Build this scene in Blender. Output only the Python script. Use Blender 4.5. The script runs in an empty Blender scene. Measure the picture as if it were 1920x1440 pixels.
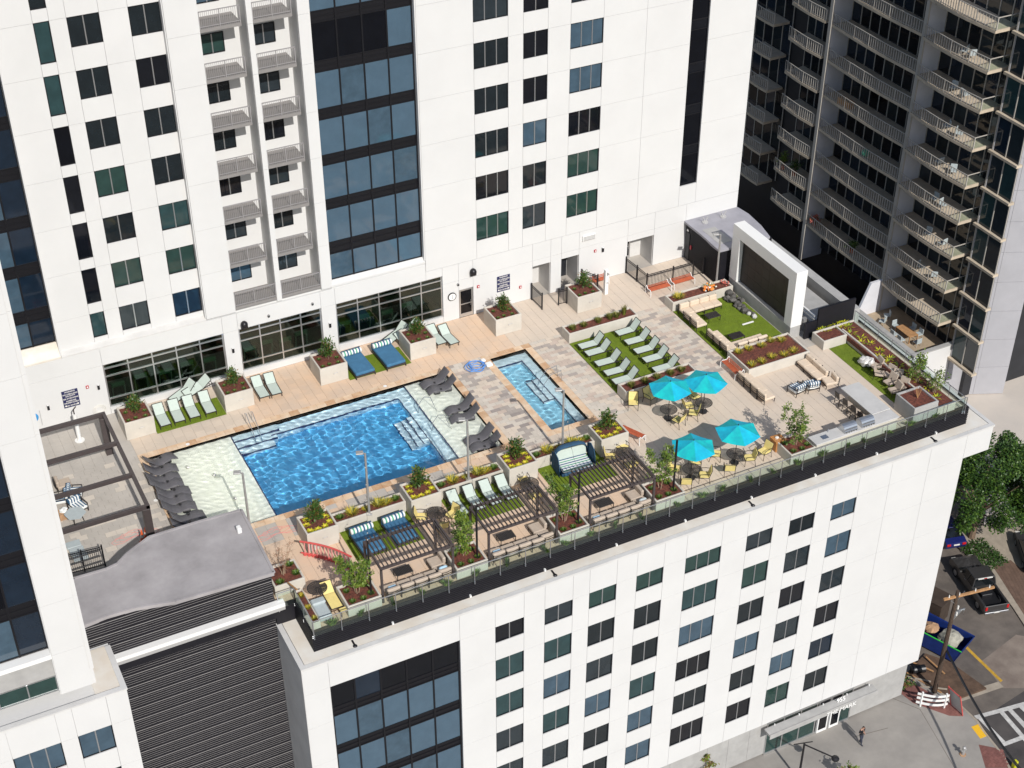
import bpy, bmesh, math, random
from mathutils import Vector, Matrix, noise
random.seed(7)
rnd = random.Random(11)
scene = bpy.context.scene
COL = scene.collection
R_ = math.radians

# ------------------------------------------------------------------ camera
CAMP = Vector((-15.1, -78.5, 56.5)); FPX = 2836.685
CX = Vector((0.891860346, -0.452310441, -0.000623106))      # camera right, down and forward axes in the world
CY = Vector((-0.264636744, -0.520689385, -0.811695730))
CZ = Vector((0.366814009, 0.724084131, -0.584080178))
cam = bpy.data.cameras.new('camera'); cam.sensor_width = 36.0; cam.lens = FPX / 1920 * 36
cam.clip_start = 1.0; cam.clip_end = 3000
camo = bpy.data.objects.new('camera', cam); COL.objects.link(camo)
camo.matrix_world = Matrix(((CX.x, -CY.x, -CZ.x, CAMP.x), (CX.y, -CY.y, -CZ.y, CAMP.y), (CX.z, -CY.z, -CZ.z, CAMP.z), (0, 0, 0, 1)))
scene.camera = camo
def ray(px, py): return CX * ((px - 960) / FPX) + CY * ((py - 720) / FPX) + CZ
def at(px, py, z=0.0):                                      # photo pixel -> point on the level z
    d = ray(px, py); return CAMP + d * ((z - CAMP.z) / d.z)
def aty(px, py, y):
    d = ray(px, py); return CAMP + d * ((y - CAMP.y) / d.y)
def atx(px, py, x):
    d = ray(px, py); return CAMP + d * ((x - CAMP.x) / d.x)

# ------------------------------------------------------------------ light
SUNV = Vector((0.05, 1.27, -1.0)).normalized()            # the way sunlight travels
world = bpy.data.worlds.new('World'); scene.world = world; world.use_nodes = True
wn = world.node_tree
sky = wn.nodes.new('ShaderNodeTexSky'); sky.sky_type = 'NISHITA'; sky.sun_disc = False
sky.sun_elevation = math.asin(-SUNV.z); sky.sun_rotation = math.atan2(-SUNV.x, -SUNV.y)
sky.air_density = 1.0; sky.dust_density = 0.7; sky.ozone_density = 1.0
wn.links.new(sky.outputs[0], wn.nodes['Background'].inputs[0]); wn.nodes['Background'].inputs[1].default_value = 0.10
sun = bpy.data.lights.new('sun', 'SUN'); sun.energy = 4.2; sun.angle = R_(0.53); sun.color = (1.0, 0.968, 0.915)
suno = bpy.data.objects.new('sun', sun); COL.objects.link(suno); suno.location = (0, -60, 80)
suno.rotation_euler = SUNV.to_track_quat('-Z', 'Y').to_euler()
sun.cycles.is_caustics_light = True
vs = scene.view_settings
vs.view_transform = 'Standard'; vs.look = 'None'; vs.exposure = 0.0; vs.gamma = 1.0; vs.use_curve_mapping = False
scene.cycles.max_bounces = 8; scene.cycles.transparent_max_bounces = 16

# ------------------------------------------------------------------ materials
MATS = {}
def mat(name, col, rough=0.7, var=0.0, scale=3.0, bump=0.0, bscale=None, metal=0.0, spec=0.5, coat=0.0, col2=None, objvar=0.0, sheen=0.0, detail=4.0, stretch=None):
    """Principled material; var mixes towards col2 (or a darker tone) by noise, objvar shifts the value from object to object."""
    m = bpy.data.materials.new(name); m.use_nodes = True; nt = m.node_tree; N = nt.nodes; L = nt.links
    b = N['Principled BSDF']; b.inputs['Roughness'].default_value = rough; b.inputs['Metallic'].default_value = metal
    b.inputs['Specular IOR Level'].default_value = spec; b.inputs['Coat Weight'].default_value = coat
    b.inputs['Base Color'].default_value = (*col, 1)
    tc = None
    if var or bump:
        tc = N.new('ShaderNodeNewGeometry').outputs['Position']
        if stretch:
            mp = N.new('ShaderNodeMapping'); mp.inputs['Scale'].default_value = stretch; L.new(tc, mp.inputs[0]); tc = mp.outputs[0]
    src = None
    if var:
        nz = N.new('ShaderNodeTexNoise'); nz.inputs['Scale'].default_value = scale; nz.inputs['Detail'].default_value = detail; nz.inputs['Roughness'].default_value = 0.62
        L.new(tc, nz.inputs['Vector'])
        rp = N.new('ShaderNodeValToRGB'); rp.color_ramp.elements[0].position = 0.35; rp.color_ramp.elements[1].position = 0.68
        c2 = col2 or tuple(c * (1 - var) for c in col)
        rp.color_ramp.elements[0].color = (*c2, 1); rp.color_ramp.elements[1].color = (*col, 1)
        L.new(nz.outputs[0], rp.inputs[0]); src = rp.outputs[0]
    if objvar:
        oi = N.new('ShaderNodeObjectInfo'); mr = N.new('ShaderNodeMapRange'); mr.inputs['To Min'].default_value = 1 - objvar; mr.inputs['To Max'].default_value = 1 + objvar
        L.new(oi.outputs['Random'], mr.inputs[0]); mx = N.new('ShaderNodeHueSaturation')
        if src: L.new(src, mx.inputs['Color'])
        else: mx.inputs['Color'].default_value = (*col, 1)
        L.new(mr.outputs[0], mx.inputs['Value']); src = mx.outputs[0]
    if src: L.new(src, b.inputs['Base Color'])
    if bump:
        nb = N.new('ShaderNodeTexNoise'); nb.inputs['Scale'].default_value = bscale or scale * 6; nb.inputs['Detail'].default_value = 5
        L.new(tc, nb.inputs['Vector']); bp = N.new('ShaderNodeBump'); bp.inputs['Strength'].default_value = bump; bp.inputs['Distance'].default_value = 0.03
        L.new(nb.outputs[0], bp.inputs['Height']); L.new(bp.outputs[0], b.inputs['Normal'])
    MATS[name] = m; return m
def M(n): return MATS[n]

mat('white_wall', (0.655, 0.648, 0.636), 0.8, 0.05, 0.35, 0.06, 9.0, detail=8)
mat('white_wall_old', (0.645, 0.63, 0.61), 0.8, 0.14, 0.8, 0.08, 9.0, detail=8)
mat('cream_cap', (0.75, 0.72, 0.665), 0.7, 0.15, 0.7, 0.05, col2=(0.68, 0.61, 0.52))
mat('white_paint', (0.8, 0.79, 0.77), 0.45)
mat('screen_white', (0.80, 0.79, 0.77), 0.6, 0.04, 0.8)
mat('frame_grey', (0.50, 0.49, 0.48), 0.4, metal=0.3)
mat('aluminium', (0.62, 0.63, 0.64), 0.3, metal=0.85)
mat('steel', (0.55, 0.56, 0.58), 0.28, metal=0.9)
mat('galvanised', (0.48, 0.47, 0.46), 0.45, 0.15, 6, metal=0.5)
mat('bronze_frame', (0.0085, 0.0085, 0.011), 0.45, spec=0.3)
mat('black_metal', (0.018, 0.017, 0.02), 0.4, 0.1, 5, metal=0.3)
mat('black_siding', (0.011, 0.0105, 0.015), 0.55, 0.25, 2.0, spec=0.35)
mat('louvre_edge', (0.36, 0.34, 0.33), 0.5, 0.12, 3)
mat('pergola_metal', (0.072, 0.057, 0.056), 0.5, 0.15, 4)
mat('dark_frame', (0.030, 0.024, 0.022), 0.45)
mat('roof_membrane', (0.40, 0.375, 0.38), 0.8, 0.28, 0.55, 0.08, 6, detail=7)
mat('shed_roof', (0.36, 0.35, 0.385), 0.8, 0.18, 0.9, 0.05)
mat('concrete', (0.60, 0.555, 0.485), 0.85, 0.14, 1.1, 0.10, 10, detail=8)
mat('concrete_grey', (0.42, 0.41, 0.395), 0.85, 0.18, 1.3, 0.08, 8, detail=8)
mat('counter_stone', (0.58, 0.565, 0.545), 0.55, 0.14, 1.2, detail=8)
mat('grout', (0.20, 0.165, 0.13), 0.95, 0.2, 3)
mat('mulch', (0.20, 0.060, 0.036), 0.95, 0.55, 7, 0.9, 16, col2=(0.075, 0.024, 0.017))
mat('soil', (0.05, 0.035, 0.025), 0.95, 0.4, 6, 0.6, 14)
mat('tile_tan', (0.635, 0.525, 0.42), 0.75, 0.16, 0.5, 0.05, 9, objvar=0.05, col2=(0.56, 0.475, 0.39), detail=8)
mat('tile_pink', (0.69, 0.49, 0.335), 0.75, 0.16, 0.6, 0.05, 9, objvar=0.05, col2=(0.60, 0.46, 0.35), detail=8)
mat('tile_grey', (0.475, 0.435, 0.39), 0.78, 0.14, 0.7, 0.05, 9, objvar=0.06, detail=8)
mat('paver_cream', (0.66, 0.56, 0.46), 0.8, 0.14, 1.4, 0.06, 10, objvar=0.05)
mat('paver_pink', (0.57, 0.46, 0.385), 0.8, 0.16, 1.4, 0.06, 10, objvar=0.05)
mat('paver_light', (0.60, 0.535, 0.46), 0.8, 0.12, 1.4, 0.06, 10, objvar=0.05)
mat('paver_grey', (0.42, 0.365, 0.325), 0.8, 0.16, 1.4, 0.06, 10, objvar=0.06)
mat('paver_dark', (0.33, 0.285, 0.26), 0.8, 0.16, 1.4, 0.06, 10, objvar=0.06)
mat('coping_cream', (0.72, 0.58, 0.43), 0.65, 0.3, 1.6, 0.04, 9, col2=(0.62, 0.40, 0.24), objvar=0.06, detail=8)
mat('coping_rust', (0.62, 0.43, 0.27), 0.65, 0.35, 2.2, 0.04, 9, col2=(0.50, 0.28, 0.15), objvar=0.08, detail=8)
mat('waterline_tile', (0.010, 0.012, 0.055), 0.25, 0.5, 9, col2=(0.03, 0.05, 0.16))
mat('pool_plaster_deep', (0.14, 0.58, 0.98), 0.6, 0.10, 1.5)
mat('pool_plaster_step', (0.74, 0.91, 0.97), 0.6, 0.10, 3)
mat('pool_shelf', (0.97, 0.96, 0.86), 0.6, 0.04, 4, col2=(0.94, 0.94, 0.82))
mat('lap_plaster', (0.36, 0.76, 0.97), 0.6, 0.10, 2)
mat('turf_soil', (0.15, 0.215, 0.012), 0.95, 0.25, 2.0)
mat('turf_blade', (0.24, 0.315, 0.012), 0.85, 0.3, 1.6, col2=(0.165, 0.245, 0.012))
mat('turf_worn', (0.25, 0.29, 0.03), 0.85, 0.4, 1.0, col2=(0.17, 0.215, 0.02))
mat('sling_mint', (0.52, 0.59, 0.53), 0.75, 0.06, 6)
mat('sling_yellow', (0.84, 0.68, 0.26), 0.75, 0.10, 6)
mat('cover_grey', (0.44, 0.49, 0.50), 0.6, 0.10, 4)
mat('cover_plastic', (0.56, 0.54, 0.52), 0.35, 0.15, 4)
mat('cushion_blue', (0.055, 0.175, 0.31), 0.9, 0.18, 3)
mat('cushion_navy', (0.028, 0.085, 0.16), 0.9, 0.18, 3)
mat('cushion_cream', (0.70, 0.57, 0.44), 0.92, 0.08, 4, 0.1, 12)
mat('cushion_taupe', (0.50, 0.41, 0.33), 0.92, 0.10, 4, 0.1, 12)
mat('cushion_sky', (0.42, 0.62, 0.78), 0.9, 0.1, 4)
mat('stripe_white', (0.78, 0.79, 0.77), 0.9)
mat('stripe_green', (0.10, 0.36, 0.22), 0.9)
mat('stripe_navy', (0.03, 0.10, 0.19), 0.9)
mat('wave_plastic', (0.115, 0.11, 0.12), 0.5, 0.12, 3)
mat('umbrella_shading_teal', (0.0, 0.52, 0.50), 0.85, 0.14, 2, col2=(0.003, 0.36, 0.42))  # one canopy fabric; teal and blue tones imitate light falling on its panels
mat('umbrella_shading_blue', (0.0, 0.50, 0.66), 0.85, 0.14, 2, col2=(0.003, 0.35, 0.52))
mat('bench_red', (0.52, 0.115, 0.045), 0.6, 0.2, 3, objvar=0.06)
mat('barrier_red', (0.62, 0.10, 0.09), 0.5, 0.15, 4)
mat('cone_orange', (0.72, 0.12, 0.03), 0.5)
mat('wood_orange', (0.55, 0.24, 0.07), 0.65, 0.3, 5, stretch=(1, 6, 1))
mat('wood_raw', (0.50, 0.27, 0.12), 0.75, 0.3, 4)
mat('pole_wood', (0.085, 0.055, 0.038), 0.85, 0.4, 5, 0.2, 20)
mat('bark', (0.22, 0.15, 0.10), 0.9, 0.35, 8, 0.4, 25)
mat('bark_pale', (0.42, 0.30, 0.20), 0.85, 0.3, 8)
mat('leaf_dark', (0.040, 0.090, 0.012), 0.5, 0.5, 3.0, col2=(0.022, 0.060, 0.008))
mat('leaf_mid', (0.095, 0.165, 0.020), 0.5, 0.4, 3.0, col2=(0.05, 0.105, 0.012))
mat('leaf_light', (0.20, 0.265, 0.035), 0.5, 0.35, 3.0, col2=(0.12, 0.18, 0.02))
mat('leaf_yellow', (0.72, 0.53, 0.03), 0.6, 0.35, 6.0, col2=(0.48, 0.40, 0.03))
mat('leaf_lime', (0.60, 0.58, 0.02), 0.6, 0.3, 6.0)
mat('leaf_olive', (0.21, 0.195, 0.038), 0.6, 0.4, 5.0)
mat('leaf_red', (0.34, 0.11, 0.05), 0.6, 0.4, 5.0)
mat('leaf_rust', (0.22, 0.13, 0.035), 0.55, 0.4, 5.0)
mat('flower_orange', (0.80, 0.25, 0.05), 0.6)
mat('flower_pink', (0.62, 0.16, 0.12), 0.6)
mat('flower_white', (0.75, 0.73, 0.68), 0.6)
mat('rock', (0.15, 0.142, 0.13), 0.85, 0.5, 2.5, 0.5, 9, col2=(0.07, 0.065, 0.06), objvar=0.25)
mat('rock_pale', (0.62, 0.61, 0.58), 0.8, 0.2, 4)
mat('screen_black', (0.016, 0.013, 0.010), 0.55, 0.3, 30)
mat('sign_navy', (0.018, 0.022, 0.085), 0.4)
mat('plastic_red', (0.42, 0.03, 0.04), 0.4)
mat('hose_blue', (0.12, 0.30, 0.70), 0.45)
mat('hose_pink', (0.70, 0.28, 0.26), 0.5)
mat('ring_blue', (0.05, 0.30, 0.62), 0.5)
mat('asphalt', (0.085, 0.075, 0.070), 0.92, 0.45, 0.55, 0.3, 14, col2=(0.045, 0.040, 0.040), detail=9)
mat('asphalt_old', (0.185, 0.155, 0.130), 0.92, 0.4, 0.5, 0.2, 12, col2=(0.105, 0.088, 0.076), detail=9)
mat('asphalt_patch', (0.27, 0.22, 0.18), 0.92, 0.35, 0.8, 0.2, 12, col2=(0.18, 0.14, 0.115), detail=9)
mat('sidewalk', (0.33, 0.305, 0.275), 0.9, 0.22, 0.45, 0.1, 10, col2=(0.255, 0.235, 0.215), detail=9)
mat('plaza', (0.60, 0.53, 0.46), 0.85, 0.16, 0.25, col2=(0.52, 0.47, 0.42), detail=8)
mat('brick_walk', (0.23, 0.095, 0.080), 0.9, 0.25, 2.0, objvar=0.12)
mat('brick_brown', (0.17, 0.105, 0.075), 0.9, 0.3, 1.5, objvar=0.12)
mat('curb', (0.40, 0.34, 0.27), 0.9, 0.25, 1.5)
mat('paint_white', (0.62, 0.60, 0.57), 0.8, 0.3, 3.0)
mat('paint_yellow', (0.62, 0.36, 0.04), 0.8, 0.3, 3.0)
mat('tactile_yellow', (0.78, 0.44, 0.02), 0.7)
mat('dirt', (0.14, 0.085, 0.055), 0.95, 0.45, 1.4, 0.6, 8)
mat('dumpster_blue', (0.010, 0.035, 0.20), 0.5, 0.3, 3)
mat('dumpster_brown', (0.060, 0.040, 0.028), 0.75, 0.3, 2)
mat('green_rope', (0.05, 0.55, 0.07), 0.5)
mat('tarp', (0.42, 0.40, 0.33), 0.85, 0.25, 3, 0.3, 6)
mat('cardboard', (0.50, 0.30, 0.17), 0.85, 0.3, 3)
mat('truck_paint', (0.040, 0.038, 0.038), 0.32, coat=0.5)
mat('car_blue', (0.010, 0.016, 0.11), 0.3, coat=0.6)
mat('tyre', (0.012, 0.012, 0.012), 0.85)
mat('tail_light', (0.50, 0.010, 0.012), 0.25)
mat('dark_glass', (0.008, 0.010, 0.012), 0.06, spec=0.7)
mat('skin', (0.42, 0.24, 0.17), 0.6); mat('shirt_black', (0.012, 0.012, 0.015), 0.85); mat('denim', (0.030, 0.035, 0.055), 0.85); mat('hair', (0.02, 0.014, 0.01), 0.7)
mat('fin_white', (0.66, 0.66, 0.70), 0.75, 0.08, 1.0)
mat('neighbour_slab', (0.60, 0.50, 0.38), 0.8, 0.2, 1.5)
mat('neighbour_concrete', (0.42, 0.415, 0.44), 0.75, 0.10, 0.5, detail=8)
mat('neighbour_floor', (0.46, 0.36, 0.25), 0.8, 0.2, 2)
mat('neighbour_frame', (0.46, 0.425, 0.38), 0.55)
mat('neighbour_dark', (0.020, 0.022, 0.028), 0.5, 0.3, 0.8)
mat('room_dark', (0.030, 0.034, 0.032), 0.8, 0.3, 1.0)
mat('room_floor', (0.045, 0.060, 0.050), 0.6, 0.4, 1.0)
mat('gym_black', (0.014, 0.014, 0.016), 0.35); mat('gym_green', (0.05, 0.11, 0.07), 0.5)
mat('balcony_floor', (0.25, 0.235, 0.225), 0.8, 0.1, 2)
mat('balcony_wall', (0.78, 0.73, 0.66), 0.8)
mat('rail_paint', (0.30, 0.285, 0.285), 0.5)

def pane(name, col, rough=0.05, spec=0.45, var=0.25, scale=1.4):
    """window glass with a blind or a dark room just behind it"""
    m = mat(name, col, rough, var, scale, spec=spec, coat=0.22); m.node_tree.nodes['Principled BSDF'].inputs['Coat Roughness'].default_value = 0.02; return m
pane('pane_black', (0.0065, 0.008, 0.012)); pane('pane_dark', (0.012, 0.018, 0.022)); pane('pane_slate', (0.026, 0.036, 0.043))
pane('pane_teal', (0.026, 0.060, 0.064)); pane('pane_green', (0.024, 0.056, 0.050)); pane('pane_blue', (0.058, 0.100, 0.140)); pane('pane_steel', (0.070, 0.118, 0.165), var=0.12)
pane('pane_navy', (0.010, 0.020, 0.036)); pane('pane_smoke', (0.004, 0.005, 0.008), spec=0.25)
def clear(name, tint, refl=0.12, rough=0.02):
    m = bpy.data.materials.new(name); m.use_nodes = True; nt = m.node_tree; N = nt.nodes; N.clear()
    o = N.new('ShaderNodeOutputMaterial'); mx = N.new('ShaderNodeMixShader'); t = N.new('ShaderNodeBsdfTransparent'); g = N.new('ShaderNodeBsdfGlossy')
    lw = N.new('ShaderNodeLayerWeight'); lw.inputs[0].default_value = 0.5; pw = N.new('ShaderNodeMath'); pw.operation = 'POWER'; pw.inputs[1].default_value = 3.0
    fr = N.new('ShaderNodeMath'); fr.operation = 'MULTIPLY_ADD'; fr.inputs[1].default_value = 0.6; fr.inputs[2].default_value = refl * 0.5; fr.use_clamp = True
    nt.links.new(lw.outputs['Facing'], pw.inputs[0]); nt.links.new(pw.outputs[0], fr.inputs[0])
    t.inputs[0].default_value = (*tint, 1); g.inputs['Color'].default_value = (0.9, 0.97, 0.95, 1); g.inputs['Roughness'].default_value = rough
    nt.links.new(fr.outputs[0], mx.inputs[0]); nt.links.new(t.outputs[0], mx.inputs[1]); nt.links.new(g.outputs[0], mx.inputs[2]); nt.links.new(mx.outputs[0], o.inputs[0])
    MATS[name] = m; return m
clear('glass_gym', (0.50, 0.62, 0.54), 0.10); clear('glass_rail', (0.94, 0.99, 0.97), 0.10); clear('glass_store', (0.42, 0.56, 0.46), 0.12)
def water(name, tint):
    m = bpy.data.materials.new(name); m.use_nodes = True; nt = m.node_tree; N = nt.nodes; N.clear()
    o = N.new('ShaderNodeOutputMaterial'); g = N.new('ShaderNodeBsdfGlass'); g.inputs['Color'].default_value = (*tint, 1); g.inputs['IOR'].default_value = 1.33; g.inputs['Roughness'].default_value = 0.0
    nt.links.new(g.outputs[0], o.inputs[0]); MATS[name] = m; return m
water('pool_water', (0.98, 1.0, 1.0))

# ------------------------------------------------------------------ mesh helpers
OFF = {}
class MB:
    def __init__(s): s.v = []; s.f = []; s.m = []
    def add(s, vs, fs, mi=0):
        b = len(s.v); s.v += [tuple(p) for p in vs]; s.f += [tuple(b + i for i in f) for f in fs]; s.m += [mi] * len(fs); return s
    def box(s, x0, x1, y0, y1, z0, z1, mi=0, top=None):
        vs = [(x0, y0, z0), (x1, y0, z0), (x1, y1, z0), (x0, y1, z0), (x0, y0, z1), (x1, y0, z1), (x1, y1, z1), (x0, y1, z1)]
        s.add(vs, [(0, 3, 2, 1), (0, 1, 5, 4), (1, 2, 6, 5), (2, 3, 7, 6), (3, 0, 4, 7)], mi); s.add(vs[4:], [(0, 1, 2, 3)], mi if top is None else top); return s
    def cbox(s, x0, x1, y0, y1, z0, z1, c=0.02, mi=0):          # box with every edge chamfered
        vs = []; 
        for x, sx in ((x0, 1), (x1, -1)):
            for y, sy in ((y0, 1), (y1, -1)):
                for z, sz in ((z0, 1), (z1, -1)):
                    vs += [(x, y + sy * c, z + sz * c), (x + sx * c, y, z + sz * c), (x + sx * c, y + sy * c, z)]
        I = lambda a, b, d, k: ((a * 2 + b) * 2 + d) * 3 + k
        fs = []
        fs += [(I(0,0,0,0), I(0,0,1,0), I(0,1,1,0), I(0,1,0,0)), (I(1,0,0,0), I(1,1,0,0), I(1,1,1,0), I(1,0,1,0))]
        fs += [(I(0,0,0,1), I(1,0,0,1), I(1,0,1,1), I(0,0,1,1)), (I(0,1,0,1), I(0,1,1,1), I(1,1,1,1), I(1,1,0,1))]
        fs += [(I(0,0,0,2), I(0,1,0,2), I(1,1,0,2), I(1,0,0,2)), (I(0,0,1,2), I(1,0,1,2), I(1,1,1,2), I(0,1,1,2))]
        for a in (0, 1):
            for b in (0, 1):
                fs += [(I(a,b,0,0), I(a,b,0,1), I(a,b,1,1), I(a,b,1,0)), (I(a,0,b,0), I(a,0,b,2), I(a,1,b,2), I(a,1,b,0)), (I(0,a,b,1), I(0,a,b,2), I(1,a,b,2), I(1,a,b,1))]
                for d in (0, 1): fs.append((I(a,b,d,0), I(a,b,d,1), I(a,b,d,2)))
        bm = bmesh.new(); bv = [bm.verts.new(p) for p in vs]
        for f in fs: bm.faces.new([bv[i] for i in f])
        bmesh.ops.recalc_face_normals(bm, faces=bm.faces[:]); bm.verts.index_update()
        s.add([v.co[:] for v in bm.verts], [[v.index for v in f.verts] for f in bm.faces], mi); bm.free(); return s
    def cyl(s, p0, p1, r, n=8, r1=None, mi=0, cap=True):
        p0 = Vector(p0); p1 = Vector(p1); d = (p1 - p0).normalized(); a = d.orthogonal().normalized(); b = d.cross(a); r1 = r if r1 is None else r1
        vs = [p0 + (a * math.cos(t) + b * math.sin(t)) * r for t in [2 * math.pi * i / n for i in range(n)]] + [p1 + (a * math.cos(t) + b * math.sin(t)) * r1 for t in [2 * math.pi * i / n for i in range(n)]]
        fs = [(i, (i + 1) % n, n + (i + 1) % n, n + i) for i in range(n)]
        if cap: fs += [tuple(reversed(range(n))), tuple(range(n, 2 * n))]
        return s.add(vs, fs, mi)
    def tube(s, pts, r, n=6, mi=0):
        for a, b in zip(pts, pts[1:]): s.cyl(a, b, r, n, mi=mi)
        return s
    def bar(s, p0, p1, w, h=None, mi=0):                        # square bar between two points
        h = h or w; p0 = Vector(p0); p1 = Vector(p1); d = (p1 - p0).normalized()
        up = Vector((0, 0, 1)) if abs(d.z) < 0.95 else Vector((0, 1, 0)); a = d.cross(up).normalized() * (w / 2); b = a.cross(d).normalized() * (h / 2)
        vs = [p0 - a - b, p0 + a - b, p0 + a + b, p0 - a + b, p1 - a - b, p1 + a - b, p1 + a + b, p1 - a + b]
        return s.add(vs, [(3, 2, 1, 0), (4, 5, 6, 7), (0, 1, 5, 4), (1, 2, 6, 5), (2, 3, 7, 6), (3, 0, 4, 7)], mi)
    def prism(s, poly, z0, z1, mi=0, top=None):
        n = len(poly); vs = [(x, y, z0) for x, y in poly] + [(x, y, z1) for x, y in poly]
        s.add(vs, [tuple(reversed(range(n)))] + [(i, (i + 1) % n, n + (i + 1) % n, n + i) for i in range(n)], mi); s.add(vs[n:], [tuple(range(n))], mi if top is None else top); return s
    def sweep(s, profile, axis_a, axis_b, mi=0):                # list of (u, v) outline extruded between two mapped ends
        n = len(profile); vs = [axis_a(u, v) for u, v in profile] + [axis_b(u, v) for u, v in profile]
        return s.add(vs, [tuple(reversed(range(n))), tuple(range(n, 2 * n))] + [(i, (i + 1) % n, n + (i + 1) % n, n + i) for i in range(n)], mi)
    def ball(s, c, r, n=8, m=5, sz=1.0, mi=0, jit=0.0):
        vs = [(c[0], c[1], c[2] - r * sz)]
        for j in range(1, m):
            a = -math.pi / 2 + math.pi * j / m
            for i in range(n):
                q = 1 + rnd.uniform(-jit, jit); t = 2 * math.pi * i / n
                vs.append((c[0] + r * q * math.cos(a) * math.cos(t), c[1] + r * q * math.cos(a) * math.sin(t), c[2] + r * q * sz * math.sin(a)))
        vs.append((c[0], c[1], c[2] + r * sz)); T = len(vs) - 1
        fs = [(0, 1 + (i + 1) % n, 1 + i) for i in range(n)]
        for j in range(m - 2):
            for i in range(n): fs.append((1 + j * n + i, 1 + j * n + (i + 1) % n, 1 + (j + 1) * n + (i + 1) % n, 1 + (j + 1) * n + i))
        fs += [(1 + (m - 2) * n + i, 1 + (m - 2) * n + (i + 1) % n, T) for i in range(n)]
        return s.add(vs, fs, mi)
    def build(s, name, mats, parent=None, world=True, smooth=False, kind=None):
        if isinstance(mats, str): mats = [mats]
        me = bpy.data.meshes.new(name); off = OFF.get(parent, Vector((0, 0, 0))) if (parent and world) else Vector((0, 0, 0))
        me.from_pydata([(x - off.x, y - off.y, z - off.z) for x, y, z in s.v], [], s.f)
        for k in mats: me.materials.append(M(k))
        if len(mats) > 1: me.polygons.foreach_set('material_index', s.m)
        if smooth: me.polygons.foreach_set('use_smooth', [True] * len(s.f))
        me.update(); o = bpy.data.objects.new(name, me); COL.objects.link(o)
        if parent: o.parent = parent; OFF[o] = off
        if kind: o['kind'] = kind
        return o
def tag(o, label=None, cat=None, group=None, kind=None):
    if label: o['label'] = label
    if cat: o['category'] = cat
    if group: o['group'] = group
    if kind: o['kind'] = kind
    return o
def thing(name, label, cat, loc=(0, 0, 0), rz=0.0, group=None):
    o = bpy.data.objects.new(name, None); o.empty_display_size = 0.2; COL.objects.link(o)
    o.location = loc; o.rotation_euler = (0, 0, rz); OFF[o] = Vector(loc); return tag(o, label, cat, group)
KIDS = {}
def copy_tree(o, parent=None):
    c = o.copy(); COL.objects.link(c); c.parent = parent
    for ch in list(o.children): copy_tree(ch, c)
    return c
class Proto:
    """builds a thing once; later calls copy it with its parts"""
    def __init__(s, maker): s.maker = maker; s.root = None; s.used = False
    def put(s, loc, rz, label, group=None, name=None):
        if s.root is None: s.root = s.maker(); o = s.root
        else: o = copy_tree(s.root)
        o.location = loc; o.rotation_euler = (0, 0, rz); o['label'] = label
        if group: o['group'] = group
        elif 'group' in o.keys(): del o['group']
        return o
def inst(src, name, parent, loc, mats=None):                    # an alike piece that shares mesh data
    o = bpy.data.objects.new(name, src); COL.objects.link(o); o.parent = parent; o.location = loc; return o
ORD = ['first', 'second', 'third', 'fourth', 'fifth', 'sixth', 'seventh', 'eighth', 'ninth', 'tenth', 'eleventh', 'twelfth', 'thirteenth', 'fourteenth', 'fifteenth', 'sixteenth', 'seventeenth', 'eighteenth', 'nineteenth', 'twentieth', 'twenty-first', 'twenty-second', 'twenty-third', 'twenty-fourth']
# ================================================================== STRUCTURE: street level
GZ = -25.0
def struct(name, mb, mats, **k): o = mb.build(name, mats, **k); o['kind'] = 'structure'; return o
def poly_sheet(name, pix, z, m, t=0.01):
    return struct(name, MB().prism([tuple(at(a, b, z)[:2]) for a, b in pix], z - t, z), m)
struct('ground', MB().box(-400, 700, -300, 700, GZ - 0.30, GZ - 0.22), 'asphalt_old')
rd = MB().prism([(30, -60), (64, -60), (66, -26), (70, -8), (80, 14), (60, 20), (47, -10), (47.0, -24.5), (46.6, -29), (38, -60)], GZ - 0.215, GZ - 0.14)
struct('road', rd, 'asphalt_old')
# walk in front of the entrance, its rounded corner and kerb
walk = [(-60, -24.6), (-60, -60), (43.0, -60)] + [tuple(at(a, b, GZ)[:2]) for a, b in [(1893, 1440), (1880, 1416), (1866, 1398), (1845, 1372), (1832, 1352), (1800, 1322), (1790, 1316)]] + [(46.3, -24.7), (46.0, -21.0), (46.0, 4.0), (20, 4.0), (20, -20)]
sw = struct('sidewalk', MB().prism(walk, GZ - 0.13, GZ), 'sidewalk')
kb = MB()
kp = [Vector((*p, GZ)) for p in walk[2:12]]
for a, b in zip(kp, kp[1:]): kb.bar((a.x, a.y, GZ - 0.06), (b.x, b.y, GZ - 0.06), 0.16, 0.15)
kb.build('kerb', 'curb', sw)
for pl in ([(1600, 1380), (1700, 1345)],):
    pass
jt = MB()
for (a, b), (c, d) in [((1725, 1330), (1790, 1440)), ((1600, 1382), (1665, 1365)), ((1480, 1440), (1470, 1425)), ((1663, 1305), (1725, 1330))]:
    p, q = at(a, b, GZ), at(c, d, GZ); jt.bar((p.x, p.y, GZ + 0.003), (q.x, q.y, GZ + 0.003), 0.035, 0.006)
jt.build('expansion_joint', 'asphalt_old', sw)
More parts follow.
